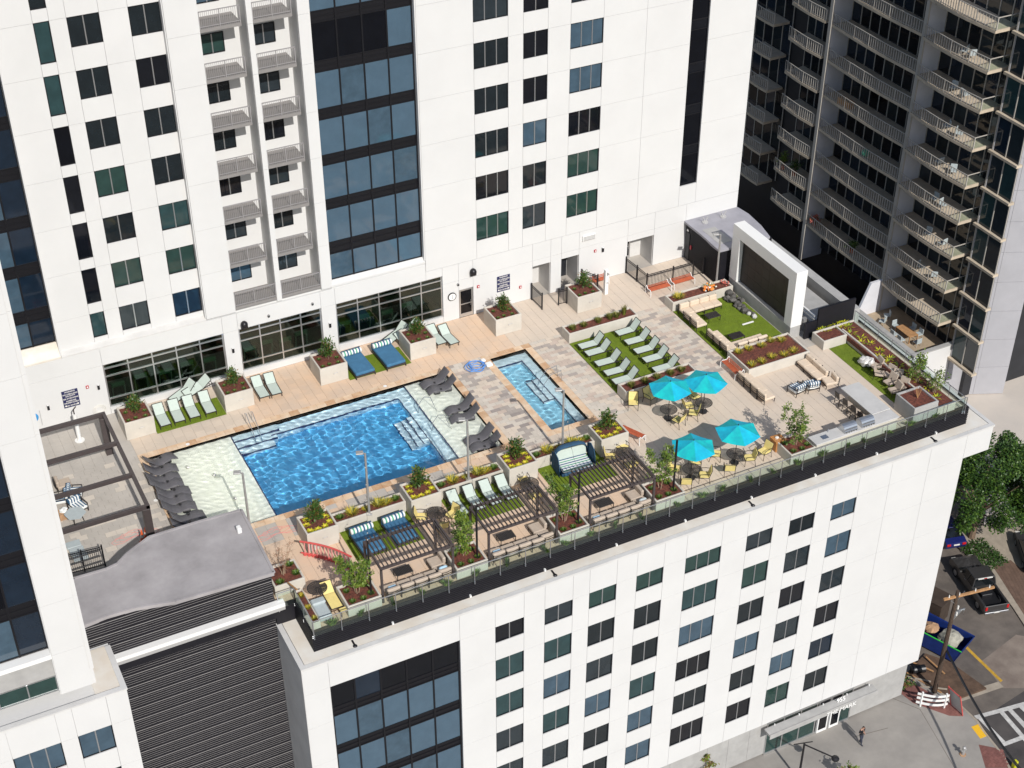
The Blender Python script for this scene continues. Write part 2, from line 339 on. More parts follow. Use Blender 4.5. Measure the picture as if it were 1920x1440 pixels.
# brick panels of the walk: single bricks laid in rows, cut to the panel outline
def inside(p, poly):
    x, y = p; c = False
    for i in range(len(poly)):
        (x0, y0), (x1, y1) = poly[i - 1], poly[i]
        if (y0 > y) != (y1 > y) and x < (x1 - x0) * (y - y0) / (y1 - y0) + x0: c = not c
    return c
BRK = MB().box(0, 0.36, 0, 0.16, 0, 0.012)
def brick_panel(name, pix, z, m, w=0.40, h=0.2, ang=0.35):
    poly = [tuple(at(a, b, z)[:2]) for a, b in pix]
    base = struct(name, MB().prism(poly, z - 0.02, z + 0.004), m)
    me = bpy.data.meshes.new('brick'); b = MB().box(0, w * 0.95, 0, h * 0.92, 0.004, 0.016); me.from_pydata(b.v, [], b.f); me.materials.append(M(m))
    xs = [p[0] for p in poly]; ys = [p[1] for p in poly]; ca, sa = math.cos(ang), math.sin(ang); n = 0
    spots = []
    R = 30
    cx, cy = sum(xs) / len(xs), sum(ys) / len(ys)
    for j in range(-120, 120):
        for i in range(-60, 60):
            u, v = (i + 0.5 * (j % 2)) * w, j * h
            x, y = cx + u * ca - v * sa, cy + u * sa + v * ca
            u2, v2 = u + w, v + h; x2, y2 = cx + u2 * ca - v2 * sa, cy + u2 * sa + v2 * ca
            if inside((x, y), poly) and inside((x2, y2), poly): spots.append((x, y))
    spots.sort(key=lambda p: (p[0] - CAMP.x) ** 2 + (p[1] - CAMP.y) ** 2)
    for x, y in spots[:300]:
        o = inst(me, 'brick', base, (x, y, z)); o.rotation_euler.z = ang
    if len(spots) > 300:
        s = MB()
        for x, y in spots[300:]:
            vs = [(x + a * ca - c * sa, y + a * sa + c * ca, z + d) for a, c, d in b.v]; s.add(vs, b.f)
        s.build('brick_field', m, base, world=False, kind='stuff')
    return base
brick_panel('corner_brick_paving', [(1835, 1396), (1880, 1405), (1893, 1440), (1848, 1440)], GZ + 0.004, 'brick_walk')
brick_panel('brick_paving_strip', [(1668, 1284), (1697, 1272), (1760, 1308), (1806, 1328), (1806, 1343), (1780, 1342), (1712, 1318)], GZ + 0.004, 'brick_walk')
far = [(1800, 1010), (1850, 1000), (1965, 1110), (1965, 1190), (1905, 1150), (1840, 1080)]
poly_sheet('far_sidewalk', [(1795, 995), (1965, 960), (1965, 1240), (1900, 1140)], GZ - 0.02, 'curb', 0.1)
brick_panel('far_brick_walk', [(1862, 1062), (1895, 1050), (1960, 1105), (1960, 1160), (1925, 1160)], GZ - 0.012, 'brick_brown', 0.55, 0.28, 1.2)
# crossing, lane line, patches
def paint(name, pix, m='paint_white', z=GZ - 0.132):
    return struct(name, MB().prism([tuple(at(a, b, z)[:2]) for a, b in pix], z - 0.004, z), m)
paint('asphalt_patch', [(1800, 1440), (1833, 1352), (1960, 1270), (1960, 1440)], 'asphalt', GZ - 0.137)
paint('concrete_patch', [(1840, 1240), (1905, 1190), (1960, 1200), (1960, 1290), (1880, 1290)], 'asphalt_patch', GZ - 0.1365)
for i, pix in enumerate([[(1826, 1342), (1960, 1305), (1960, 1313), (1832, 1348)], [(1832, 1346), (1839, 1344), (1885, 1390), (1878, 1393)], [(1874, 1336), (1882, 1334), (1920, 1378), (1960, 1420), (1948, 1424), (1912, 1380)], [(1888, 1330), (1896, 1328), (1950, 1385), (1943, 1390)], [(1876, 1394), (1960, 1362), (1960, 1371), (1881, 1400)], [(1905, 1321), (1913, 1318), (1960, 1360), (1950, 1362)]]):
    paint('crossing_stripe', pix, z=GZ - 0.128 + i * 0.0002)
paint('yellow_lane_line', [(1790, 1196), (1795, 1194), (1880, 1276), (1876, 1279)], 'paint_yellow')
paint('kerb_paint_line', [(1790, 1303), (1872, 1278), (1882, 1288), (1800, 1316)], 'curb', GZ - 0.126)
tp = struct('tactile_paving', MB().prism([tuple(at(a, b, GZ)[:2]) for a, b in [(1821, 1363), (1836, 1357), (1853, 1379), (1838, 1385)]], GZ - 0.02, GZ + 0.012), 'tactile_yellow')
dm = MB(); P0 = at(1821, 1363, GZ); PU = at(1836, 1357, GZ) - P0; PV = at(1838, 1385, GZ) - P0
for i in range(6):
    for j in range(9):
        c = P0 + PU * ((i + .5) / 6) + PV * ((j + .5) / 9); dm.cyl((c.x, c.y, GZ + 0.012), (c.x, c.y, GZ + 0.02), 0.035, 5, 0.02)
dm.build('tactile_dome', 'tactile_yellow', tp, kind='stuff')
poly_sheet('work_site_dirt', [(1700, 1262), (1735, 1225), (1780, 1240), (1850, 1290), (1790, 1312)], GZ + 0.02, 'dirt', 0.15)
poly_sheet('planted_verge', [(1650, 1285), (1690, 1255), (1712, 1268), (1668, 1295)], GZ + 0.05, 'soil', 0.15)
struct('plaza', MB().prism([(60, -14), (64.5, -9.5), (70, 4), (95, 12), (130, -20), (110, -60), (72, -30)], GZ - 0.2, GZ - 0.05), 'plaza')

# ================================================================== facade kit
PMESH = {}
def panel_mesh(w, t, h, m, name):
    k = (round(w, 3), round(t, 3), round(h, 3), m, name)
    if k not in PMESH:
        b = MB().box(0, w, 0, t, 0, h); me = bpy.data.meshes.new(name); me.from_pydata(b.v, [], b.f); me.materials.append(M(m)); PMESH[k] = me
    return PMESH[k]
def place_panel(parent, x0, x1, y, t, z0, z1, m='white_wall', name='facade_panel', g=0.007):
    if x1 - x0 < 0.08 or z1 - z0 < 0.08: return
    off = OFF[parent]; return inst(panel_mesh(x1 - x0 - 2 * g, t, z1 - z0 - 2 * g, m, name), name, parent, (x0 + g - off.x, y - off.y, z0 + g - off.z))
def facade(parent, xs, zs, wins, y, t=0.12, m='white_wall'):
    for a, b in zip(xs, xs[1:]):
        c = (a + b) / 2; cut = sorted((w[2], w[3]) for w in wins if w[0] - 0.01 <= c <= w[1] + 0.01)
        for p, q in zip(zs, zs[1:]):
            lo = p
            for z0, z1 in cut:
                if z1 <= lo or z0 >= q: continue
                if z0 > lo: place_panel(parent, a, b, y, t, lo, z0, m)
                lo = max(lo, z1)
            if lo < q: place_panel(parent, a, b, y, t, lo, q, m)
WM = {}
def window(parent, x0, x1, z0, z1, y, n, mats, frame=('bronze_frame', 'aluminium'), bw=0.05, mw=0.06, rows=None, name='window'):
    """a window: dark outer frame with pale mullions, and one pane for each light; y is the outer face"""
    w, h = x1 - x0, z1 - z0; key = (round(w, 3), round(h, 3), n, frame, bw, mw, tuple(rows or ()))
    zc = [0] + [r - z0 for r in (rows or [])] + [h]
    if key not in WM:
        f = MB(); f.box(0, w, 0, .07, 0, bw); f.box(0, w, 0, .07, h - bw, h); f.box(0, bw, 0.001, .069, bw, h - bw); f.box(w - bw, w, 0.001, .069, bw, h - bw)
        for i in range(1, n): f.box(w * i / n - mw / 2, w * i / n + mw / 2, -0.012, .06, bw * .6, h - bw * .6, 1)
        for z in zc[1:-1]: f.box(bw * .6, w - bw * .6, -0.008, .058, z - mw / 2, z + mw / 2, 1)
        me = bpy.data.meshes.new(name); me.from_pydata(f.v, [], f.f)
        for k in frame: me.materials.append(M(k))
        me.polygons.foreach_set('material_index', f.m); WM[key] = me
    off = OFF[parent]; o = inst(WM[key], name, parent, (x0 - off.x, y - off.y, z0 - off.z))
    for i in range(n):
        for j in range(len(zc) - 1):
            a = w * i / n + (bw if i == 0 else mw / 2) - .01; b = w * (i + 1) / n - (bw if i == n - 1 else mw / 2) + .01
            c = zc[j] + (bw if j == 0 else mw / 2) - .01; d = zc[j + 1] - (bw if j == len(zc) - 2 else mw / 2) + .01
            mt = mats[(i * (len(zc) - 1) + j) % len(mats)]
            inst(panel_mesh(b - a, 0.012, d - c, mt, 'pane'), 'pane', o, (a, 0.045, c))
    return o
DARKS = ['pane_black', 'pane_dark', 'pane_dark', 'pane_slate', 'pane_teal', 'pane_green', 'pane_slate', 'pane_blue']
wr = random.Random(5)
def pick(): return wr.choice(DARKS)

# ================================================================== main tower
tower = thing('apartment_tower', 'tall white panelled apartment tower rising behind the pool deck', 'building', (18, 6, 0))
FL = 3.042
TOPZ = 7.37 + FL * 7
core = MB()
core.box(18.32, 42.88, .15, 16, 4.3, 44); core.box(19.56, 42.88, .152, 16, 2.6, 4.3); core.box(11.72, 18.32, .62, 16, 4.6, 44); core.box(3.47, 11.72, 1.78, 16, 4.95, 44)
core.box(-5.53, 3.47, .62, 16, 4.95, 44); core.box(-14, -5.53, .95, 16, 4.95, 44)
core.box(3.47, 5.36, .15, 1.78, 4.95, 44); core.box(8.08, 8.42, .15, 1.78, 4.95, 44); core.box(11.06, 11.72, .15, 1.78, 4.95, 44)
core.box(11.72, 11.80, .02, .62, 5.2, 44); core.box(18.24, 18.32, .02, .62, 5.2, 44); core.box(3.40, 3.46, .02, .62, 5.1, 44); core.box(-5.58, -5.50, .02, .95, 5.1, 44)
core.box(-14, -7.95, 0.15, .95, 4.95, 44)
# storey at deck level: walls between the gym windows, the niches and the doors
for a, b in [(-14, -3.26), (4.38, 5.36), (10.92, 11.91), (19.49, 20.67), (21.74, 26.25), (27.65, 28.49), (29.88, 33.78), (35.95, 42.88)]: core.box(a, b, .15, .5, 0, 5.0)
core.box(-14, 20.6, .151, .5, 3.68, 5.0); core.box(20.6, 42.88, .151, .5, 2.56, 5.0); core.box(20.67, 21.74, .13, .4, 2.24, 2.6)
core.box(-14, 42.88, 9, 16, 0, 5)
core.build('wall', 'white_wall', tower)
# right part
rx = [18.32, 22.05, 24.42, 25.47, 27.2, 28.81, 31.19, 34.4, 37.82, 39.22, 42.9]
rz = [4.33 + FL * i for i in range(8)]
wins = []
for i in range(8):
    for (a, b, n) in [(22.05, 24.42, 3), (25.47, 27.2, 2), (28.81, 31.19, 3)]: wins.append((a, b, 5.67 + FL * i, 7.37 + FL * i, n))
cols = {0: {0: 'pane_green', 1: 'pane_slate', 2: 'pane_green'}, 1: {0: 'pane_black', 1: 'pane_dark', 2: 'pane_green'}, 2: {0: 'pane_dark', 1: 'pane_dark', 2: 'pane_black'}, 3: {0: 'pane_slate', 1: 'pane_blue', 2: 'pane_blue'}, 4: {0: 'pane_dark', 1: 'pane_black', 2: 'pane_blue'}, 5: {0: 'pane_slate', 1: 'pane_black', 2: 'pane_slate'}, 6: {0: 'pane_dark', 1: 'pane_teal', 2: 'pane_navy'}}
cols[2] = {0: 'pane_dark', 1: 'pane_blue', 2: 'pane_black'}; cols[3] = {0: 'pane_dark', 1: 'pane_black', 2: 'pane_blue'}
strip = (37.82, 39.22, 5.87, 60)
facade(tower, rx, rz, [(w[0], w[1], w[2], w[3]) for w in wins] + [strip], 0.0)
for k, w in enumerate(wins):
    i, c = divmod(k, 3); m0 = cols.get(i, {}).get(c) or pick(); window(tower, w[0], w[1], w[2], w[3], 0.05, w[4], [m0])
for i in range(8):
    z0 = 5.87 + FL * i; window(tower, 37.82, 39.22, z0, z0 + FL, 0.10, 1, ['pane_smoke', 'pane_black'], rows=[z0 + 2.35], frame=('bronze_frame', 'bronze_frame'))
# glazed bay
cz = [(5.42, 7.2)] + [(8.1 + FL * i, 10.4 + FL * i) for i in range(7)]
def curtain(parent, x, y, rows, mat_of, spandrel_to, kind='curtain_wall'):
    cw = MB(); a, b = x[0], x[-1]; off = OFF[parent]
    zt = rows[-1][1] if rows[-1][1] > rows[0][1] else rows[0][1]; zb = min(r[0] for r in rows)
    cw.box(a, b, y + .03, y + .2, zb - .1, spandrel_to)
    for q in x: cw.box(q - .05, q + .05, y - .04, y + .03, zb - .1, spandrel_to)
    rr = sorted(rows)
    for (l0, h0), (l1, h1) in zip(rr, rr[1:]):
        cw.box(a, b, y - .03, y + .028, h0, h0 + .06); cw.box(a, b, y - .03, y + .028, l1 - .06, l1); cw.box(a, b, y - .015, y + .028, (h0 + l1) / 2 - .03, (h0 + l1) / 2 + .03)
    cw.box(a, b, y - .03, y + .028, rr[0][0] - .08, rr[0][0])
    o = cw.build(kind, 'bronze_frame', parent)
    for ri, (l, h) in enumerate(rows):
        for ci, (p, q) in enumerate(zip(x, x[1:])):
            inst(panel_mesh(q - p - .1, 0.02, h - l, mat_of(ri, ci), 'pane'), 'pane', o, (p + .05 - off.x, y + .006 - off.y, l - off.z))
    return o
def cmat(ri, ci):
    if ri == 5: return 'pane_steel' if ci == 3 else 'pane_smoke'
    return 'pane_steel' if (ri + ci) % 5 else 'pane_blue'
curtain(tower, [11.82, 13.44, 15.02, 16.58, 18.2], .36, cz, cmat, 31.5)
MB().sweep([(0.0, 5.12), (.36, 5.36), (.62, 5.36), (.62, 4.6), (0.1, 4.6), (0.0, 5.02)], lambda u, v: (11.74, u, v), lambda u, v: (18.3, u, v)).build('sloped_sill', 'white_wall', tower)
# balcony bay
facade(tower, [3.47, 5.36], [5.0] + [8.17 + FL * i for i in range(7)], [], 0.0); facade(tower, [8.08, 8.42], [5.0] + [8.17 + FL * i for i in range(7)], [], 0.0); facade(tower, [11.06, 11.74], [5.0] + [8.17 + FL * i for i in range(7)], [], 0.0)
for bx0, bx1, sx in [(5.36, 8.08, 7.74), (8.42, 11.06, 10.74)]:
    for i in range(8):
        zb = 5.13 + FL * i; first = i == 0
        x1 = bx1 if first else sx
        b = MB().box(bx0, x1, (0.0 if first else -.02), 1.78, zb, zb + .2).build('balcony', 'balcony_floor', tower)
        rl = MB(); y = .05; rl.bar((bx0 + .02, y, zb + 1.18), (x1 - .02, y, zb + 1.18), .05); rl.bar((bx0 + .02, y, zb + .3), (x1 - .02, y, zb + .3), .04)
        n = int((x1 - bx0) / .115)
        for k in range(n + 1):
            x = bx0 + .03 + (x1 - bx0 - .06) * k / n; rl.bar((x, y, zb + .2), (x, y, zb + 1.18), .05 if k in (0, n // 2, n) else .018)
        rl.build('balcony_railing', 'rail_paint', b, kind='stuff')
        window(tower, bx0 + .32, bx0 + 1.76, zb + 1.0, zb + 2.2, 1.70, 2, [pick()])
        MB().box(bx1 - .85, bx1 - .02, 1.72, 1.775, zb + .2, zb + 2.4).build('balcony_door', 'frame_grey', tower) if (i % 3 == 9) else None
# left bay with its windows
lx = [-5.5, -3.38, -2.53, -1.62, .12, 1.68, 3.42]; lz = [5.12] + [7.17 + FL * i for i in range(8)]; lw = []
for i in range(8):
    lw.append((-3.38, -2.53, (5.47 if i == 0 else 4.83) + FL * i, 7.17 + FL * i, 1)); lw.append((-1.62, .12, 5.47 + FL * i, 7.17 + FL * i, 2)); lw.append((1.68, 3.42, 5.47 + FL * i, 7.17 + FL * i, 2))
facade(tower, lx, lz, [w[:4] for w in lw], .40)
LC = [['pane_teal', 'pane_slate', 'pane_navy'], ['pane_black', 'pane_green', 'pane_green'], ['pane_black', 'pane_dark', 'pane_teal'], ['pane_black', 'pane_green', 'pane_dark'], ['pane_smoke', 'pane_dark', 'pane_dark'], ['pane_teal', 'pane_dark', 'pane_black'], ['pane_teal', 'pane_dark', 'pane_dark'], ['pane_dark', 'pane_dark', 'pane_dark']]
for k, w in enumerate(lw): window(tower, w[0], w[1], w[2], w[3], .45, w[4], [LC[k // 3][k % 3]])
MB().sweep([(0.0, 4.98), (.42, 5.14), (.62, 5.14), (.62, 4.9), (0.1, 4.6), (0.0, 4.9)], lambda u, v: (-5.5, u, v), lambda u, v: (3.42, u, v)).build('sloped_sill', 'white_wall_old', tower)
curtain(tower, [-7.95, -6.9, -5.58], .62, [(5.9, 7.5)] + [(8.35 + FL * i, 10.6 + FL * i) for i in range(7)], lambda r, c: 'pane_blue' if c == 0 else 'pane_navy', 31.5)
MB().sweep([(0.0, 5.05), (.25, 5.5), (.62, 5.75), (.95, 5.75), (.95, 4.9), (0.1, 4.6), (0.0, 4.95)], lambda u, v: (-7.93, u, v), lambda u, v: (-5.56, u, v)).build('sloped_sill', 'cream_cap', tower)
facade(tower, [-14, -7.97], [5.0] + [7.17 + FL * i for i in range(8)], [], 0.0)
# deck storey
gx = [-14, -8.6, -3.26, 4.38, 5.36, 10.92, 11.91, 19.49, 20.67, 21.74, 26.25, 27.65, 28.49, 29.88, 33.78, 35.95, 38.55, 42.9]
gw = [(-3.26, 4.38, .45, 3.68), (5.36, 10.92, .45, 3.68), (11.91, 19.49, .45, 3.68), (20.67, 21.74, 0, 2.22), (26.25, 27.65, 0, 2.53), (28.49, 29.88, 0, 2.53), (33.78, 35.95, 0, 2.5)]
facade(tower, [g for g in gx if g <= 12] + [18.31], [0.0, 3.68, 4.9], gw, 0.0); facade(tower, [18.31, 19.49], [0.0, 3.68, 4.32], gw, 0.0); facade(tower, [g for g in gx if g >= 19.49], [0.0, 3.0, 4.32], gw, 0.0)
for (x0, x1, n) in [(-3.24, 4.36, 5), (5.38, 10.9, 4), (11.93, 19.47, 5)]:
    o = window(tower, x0, x1, .46, 3.66, .10, n, ['glass_gym'], frame=('aluminium', 'aluminium'), bw=.07, mw=.075, rows=[1.05, 2.72, 3.3], name='gym_window')
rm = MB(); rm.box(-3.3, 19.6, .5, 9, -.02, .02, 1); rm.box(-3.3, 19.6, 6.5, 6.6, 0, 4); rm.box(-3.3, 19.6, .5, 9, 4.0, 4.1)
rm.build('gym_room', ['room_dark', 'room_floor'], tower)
for x0, x1 in [(26.25, 27.65), (28.49, 29.88), (33.78, 35.95)]:
    nb = MB(); nb.box(x0 - .1, x0 + .02, .125, 1.7, 0, 2.55); nb.box(x1 - .02, x1 + .1, .125, 1.7, 0, 2.55); nb.box(x0 - .1, x1 + .1, 1.701, 1.8, 0, 2.55); nb.box(x0 + .02, x1 - .02, .13, 1.7, 2.50, 2.545)
    nb.build('entrance_niche', 'white_wall_old', tower); MB().box(x0, x1, 0.0, 1.7, -.06, .004).build('niche_floor', 'tile_grey', tower)
def door(parent, x0, x1, y, z1, frame='aluminium', glass='pane_smoke'):
    d = MB(); d.box(x0, x0 + .1, y, y + .08, 0.01, z1); d.box(x1 - .1, x1, y, y + .08, 0.01, z1); d.box(x0 + .1, x1 - .1, y, y + .08, z1 - .12, z1); d.box(x0 + .1, x1 - .1, y, y + .08, 0.01, .28); d.box(x0 + .1, x1 - .1, y - .01, y + .07, 1.0, 1.06)
    o = d.build('door', frame, parent); MB().box(x0 + .1, x1 - .1, y + .03, y + .045, .28, z1 - .12).build('door_glass', glass, o); MB().bar((x1 - .18, y - .05, .85), (x1 - .18, y - .05, 1.3), .03).build('handle', 'steel', o); return o
door(tower, 20.70, 21.71, .03, 2.2); door(tower, 34.0, 35.0, 1.58, 2.3); 
MB().box(29.0, 29.8, 1.62, 1.69, 0.01, 2.3).build('door', 'neighbour_dark', tower)
# gym machines behind the glass
def treadmill():
    t = thing('treadmill', '', 'treadmill'); MB().cbox(-.4, .4, -.9, .9, .08, .25, .03).build('running_deck', 'gym_black', t, False); MB().bar((-.38, .75, .2), (-.38, .95, 1.35), .07).bar((.38, .75, .2), (.38, .95, 1.35), .07).build('upright', 'aluminium', t, False)
    MB().cbox(-.42, .42, .82, 1.0, 1.2, 1.5, .03).build('console', 'gym_green', t, False); MB().bar((-.4, .2, .95), (-.4, .9, 1.15), .04).bar((.4, .2, .95), (.4, .9, 1.15), .04).build('handrail', 'gym_black', t, False); return t
tm = Proto(treadmill)
gymw = ['left gym window', 'middle gym window', 'right gym window']
for wi, xs_ in enumerate([[-2.4, -.9, .6, 2.1, 3.5], [6.2, 7.4, 8.6, 9.8], [12.8, 14.3, 15.8, 17.3]]):
    for k, x in enumerate(xs_): tm.put((x, 1.9 + .25 * (k % 2), .02), R_(180), '%s dark treadmill from the left behind the %s' % (ORD[k], gymw[wi]), 'gym machines behind glass')
# pieces fixed to the tower wall
def wall_sign(x0, x1, z0, z1, label):
    s = thing('warning_sign', label, 'sign', ((x0 + x1) / 2, -.02, z0)); MB().box(x0, x1, -.03, -.004, z0, z1).build('sign_board', 'sign_navy', s)
    rows = [('WARNING', .92, .085), ('NO LIFEGUARD', .775, .085), ('ON DUTY', .665, .085), ('RISK OF DROWNING', .525, .085), ('SUPERVISE', .375, .085), ('CHILDREN CLOSELY', .265, .085), ('NO DIVING', .10, .085)]
    for tx, f, hh in rows: text_mesh(tx, (x0 + (x1 - x0) * .5, -.036, z0 + (z1 - z0) * (f - .03)), (z1 - z0) * hh * 1.25, 'lettering', s, (x1 - x0) * .92, 'flower_white')
    for q in (.12, .88): MB().cyl((x0 + (x1 - x0) * q, -.045, z0 + (z1 - z0) * .12), (x0 + (x1 - x0) * q, -.03, z0 + (z1 - z0) * .12), .055, 12).build('no_diving_symbol', 'flower_white', s)
def text_mesh(txt, loc, size, name, parent, maxw, m, rot=(math.pi / 2, 0, 0)):
    cu = bpy.data.curves.new(name, 'FONT'); cu.body = txt; cu.size = size; cu.align_x = 'CENTER'; cu.extrude = 0.006; cu.offset = size * .018; cu.resolution_u = 2
    o = bpy.data.objects.new(name, cu); COL.objects.link(o); bpy.context.view_layer.update(); w = o.dimensions.x
    me = bpy.data.meshes.new_from_object(o); bpy.data.objects.remove(o); me.materials.clear(); me.materials.append(M(m))
    o = bpy.data.objects.new(name, me); COL.objects.link(o); off = OFF.get(parent, Vector()); o.parent = parent; o.location = Vector(loc) - off; o.rotation_euler = rot
    s = min(1.0, maxw / w) if w else 1; o.scale = (s, 1, 1); return o
wall_sign(23.52, 24.50, 1.26, 2.48, 'navy pool warning sign beside the glass door and clock'); wall_sign(-5.98, -5.0, 1.33, 2.56, 'navy pool warning sign left of the gym windows')
ck = thing('wall_clock', 'round white wall clock with dark rim beside the glass door', 'clock', (20.14, -.02, 1.9))
MB().cyl((20.14, -.07, 1.9), (20.14, -.005, 1.9), .31, 24).build('rim', 'black_metal', ck); MB().cyl((20.14, -.078, 1.9), (20.14, -.06, 1.9), .255, 24).build('face', 'white_paint', ck); MB().bar((20.14, -.085, 1.9), (20.14, -.085, 1.72), .02, .008).bar((20.14, -.085, 1.9), (20.16, -.085, 2.08), .016, .008).build('hands', 'black_metal', ck)
def sconce(): t = thing('wall_light', '', 'light'); MB().cbox(-.07, .07, -.14, 0, -.16, .16, .02).build('housing', 'black_metal', t, False); MB().box(-.05, .05, -.13, -.02, .158, .168).build('lens', 'white_paint', t, False); return t
sc_ = Proto(sconce)
for x, z, l in [(-6.9, 1.75, 'left of the left warning sign'), (-3.75, 2.25, 'left of the left gym window'), (4.85, 2.3, 'between the left and middle gym windows'), (11.4, 2.25, 'between the middle and right gym windows'), (31.75, 2.45, 'right of the door niches')]: sc_.put((x, -.005, z), 0, 'small black wall light ' + l, 'wall lights on the tower')
def speaker(): t = thing('wall_speaker', '', 'speaker'); MB().ball((0, -.12, .05), .24, 12, 7, 1.15).build('dome', 'black_metal', t, False, True); MB().cbox(-.22, .22, -.2, 0, -.24, .05, .03).build('housing', 'black_metal', t, False); return t
sp_ = Proto(speaker); sp_.put((5.75, -.005, 3.95), 0, 'black dome speaker above the middle gym window'); sp_.put((21.7, -.005, 3.4), 0, 'black dome speaker above the glass door')
def alarm(): t = thing('fire_alarm', '', 'alarm'); MB().cbox(-.09, .09, -.08, 0, -.1, .1, .015).build('case', 'plastic_red', t, False); MB().cyl((0, -.1, .02), (0, -.08, .02), .05, 10).build('strobe', 'white_paint', t, False); return t
al_ = Proto(alarm)
for x, z, l in [(-4.4, 2.45, 'beside the left warning sign'), (22.1, 2.15, 'beside the glass door'), (25.3, 1.2, 'left of the open niches'), (31.15, 2.5, 'right of the second niche')]: al_.put((x, -.005, z), 0, 'small red fire alarm ' + l, 'fire alarms on the tower wall')
for x, z, l in [(7.4, 4.15, 'above the middle gym window'), (10.35, 4.2, 'above the right end of the middle gym window'), (20.6, 2.75, 'above the wall clock')]:
    t = thing('security_camera', 'small grey security camera ' + l, 'camera', (x, 0, z)); MB().cyl((x, -.09, z), (x, -.004, z), .09, 10).build('mount', 'galvanised', t); MB().ball((x, -.11, z - .02), .07, 8, 5).build('dome', 'gym_black', t)
t = thing('wall_vent', 'white louvred vent box high on the wall above the niches', 'vent', (30.5, 0, 3.6)); MB().cbox(30.1, 31.1, -.12, -.004, 3.55, 3.95, .02).build('vent_box', 'white_paint', t)
for k in range(4): MB().box(30.15, 31.05, -.16, -.11, 3.6 + k * .09, 3.64 + k * .09).build('vent_slat', 'frame_grey', t)
rg = thing('life_ring', 'blue life ring hanging on the white wall at far left', 'life ring', (-7.9, -.05, 1.3)); tor = MB()
tor.tube([(-7.9 + .26 * math.cos(a), -.07, 1.3 + .26 * math.sin(a)) for a in [2 * math.pi * k / 16 for k in range(17)]], .075, 8); tor.build('ring', 'ring_blue', rg)
MB().bar((-7.45, -.05, .6), (-7.45, -.05, 1.7), .03).build('reach_pole', 'aluminium', rg)
hr = thing('hose_reel', 'white coiled hose hung on the wall left of the gym window', 'hose', (-3.9, -.04, .6)); hm = MB()
for r in (.2, .27, .34): hm.tube([(-3.95 + r * 1.2 * math.cos(a), -.05 - r * .1, .62 + r * math.sin(a)) for a in [2 * math.pi * k / 18 for k in range(19)]], .018, 5)
hm.build('coil', 'flower_white', hr)

# ================================================================== pool block under the deck
YF = -24.5
block = thing('pool_podium', 'white block with square windows carrying the pool deck above the street', 'building', (23, -24, GZ))
fx = [0.0, 1.45, 9.05, 11.21, 13.0, 14.31, 16.1, 17.17, 18.95, 20.29, 22.1, 23.62, 26.08, 27.9, 29.75, 31.0, 32.84, 34.12, 35.95, 38.4, 41.4, 44.25]
fcols = [(11.21, 13.0, 2), (14.31, 16.1, 2), (17.17, 18.95, 2), (20.29, 22.1, 2), (23.62, 26.08, 3), (27.9, 29.75, 2), (31.0, 32.84, 2), (34.12, 35.95, 2)]
frow = [(-4.58, -3.31)] + [(-7.63 - 3.02 * i, -5.93 - 3.02 * i) for i in range(5)]
fz = [-21.42, -18.01, -14.99, -11.97, -8.95, -5.93, -3.31, -1.44]
fw = [(a, b, l, h, n) for a, b, n in fcols for l, h in frow]
facade(block, fx, fz, [w[:4] for w in fw] + [(1.45, 9.05, -22, -3.31)], YF)
facade(block, [44.25, 46.33], [-3.31, -1.44], [], YF)
FC = {(0, 0): 'pane_black', (0, 1): 'pane_teal', (0, 2): 'pane_teal', (0, 3): 'pane_slate', (1, 0): 'pane_slate', (1, 1): 'pane_teal', (1, 2): 'pane_blue', (1, 3): 'pane_teal', (1, 4): 'pane_slate', (2, 0): 'pane_green', (2, 1): 'pane_dark', (2, 2): 'pane_slate', (2, 3): 'pane_blue', (2, 4): 'pane_dark', (3, 0): 'pane_green', (3, 1): 'pane_dark', (3, 2): 'pane_dark', (3, 3): 'pane_teal', (3, 4): 'pane_blue', (3, 5): 'pane_blue', (4, 0): 'pane_green', (4, 1): 'pane_teal', (4, 2): 'pane_blue', (4, 3): 'pane_black', (4, 4): 'pane_dark', (4, 5): 'pane_black', (5, 0): 'pane_slate', (5, 1): 'pane_green', (5, 2): 'pane_dark', (5, 3): 'pane_blue', (5, 4): 'pane_dark', (5, 5): 'pane_black', (6, 0): 'pane_dark', (6, 1): 'pane_slate', (6, 2): 'pane_black', (6, 3): 'pane_slate', (6, 4): 'pane_blue', (6, 5): 'pane_green', (7, 0): 'pane_blue', (7, 1): 'pane_blue', (7, 2): 'pane_slate', (7, 3): 'pane_black', (7, 4): 'pane_navy', (7, 5): 'pane_dark'}
for k, w in enumerate(fw): c, r = divmod(k, 6); window(block, w[0], w[1], w[2], w[3], YF + .05, w[4], [FC.get((c, r)) or pick()])
curtain(block, [1.5, 2.85, 4.35, 5.87, 7.43, 9.0], YF + .16, [(-5.1, -3.36)] + [(-8.11 - 3.04 * i, -5.8 - 3.04 * i) for i in range(5)], lambda r, c: ('pane_navy' if c == 1 else 'pane_smoke') if r == 0 else ('pane_steel' if (r * 3 + c) % 4 else 'pane_blue'), -3.32)
pc = MB(); pc.box(0.02, 44.23, YF + .45, -1, -21.4, -1.5); pc.box(0.02, 1.42, YF + .13, YF + .45, -21.4, -1.5); pc.box(9.08, 44.23, YF + .13, YF + .45, -21.4, -1.5); pc.box(1.42, 9.08, YF + .13, YF + .45, -3.3, -1.5)
pc.box(44.2, 46.3, YF + .13, -4, -3.3, -1.5)
pc.box(1.0, 43.5, -23.9, -1, GZ, -21.41)
pc.build('wall', 'white_wall_old', block)
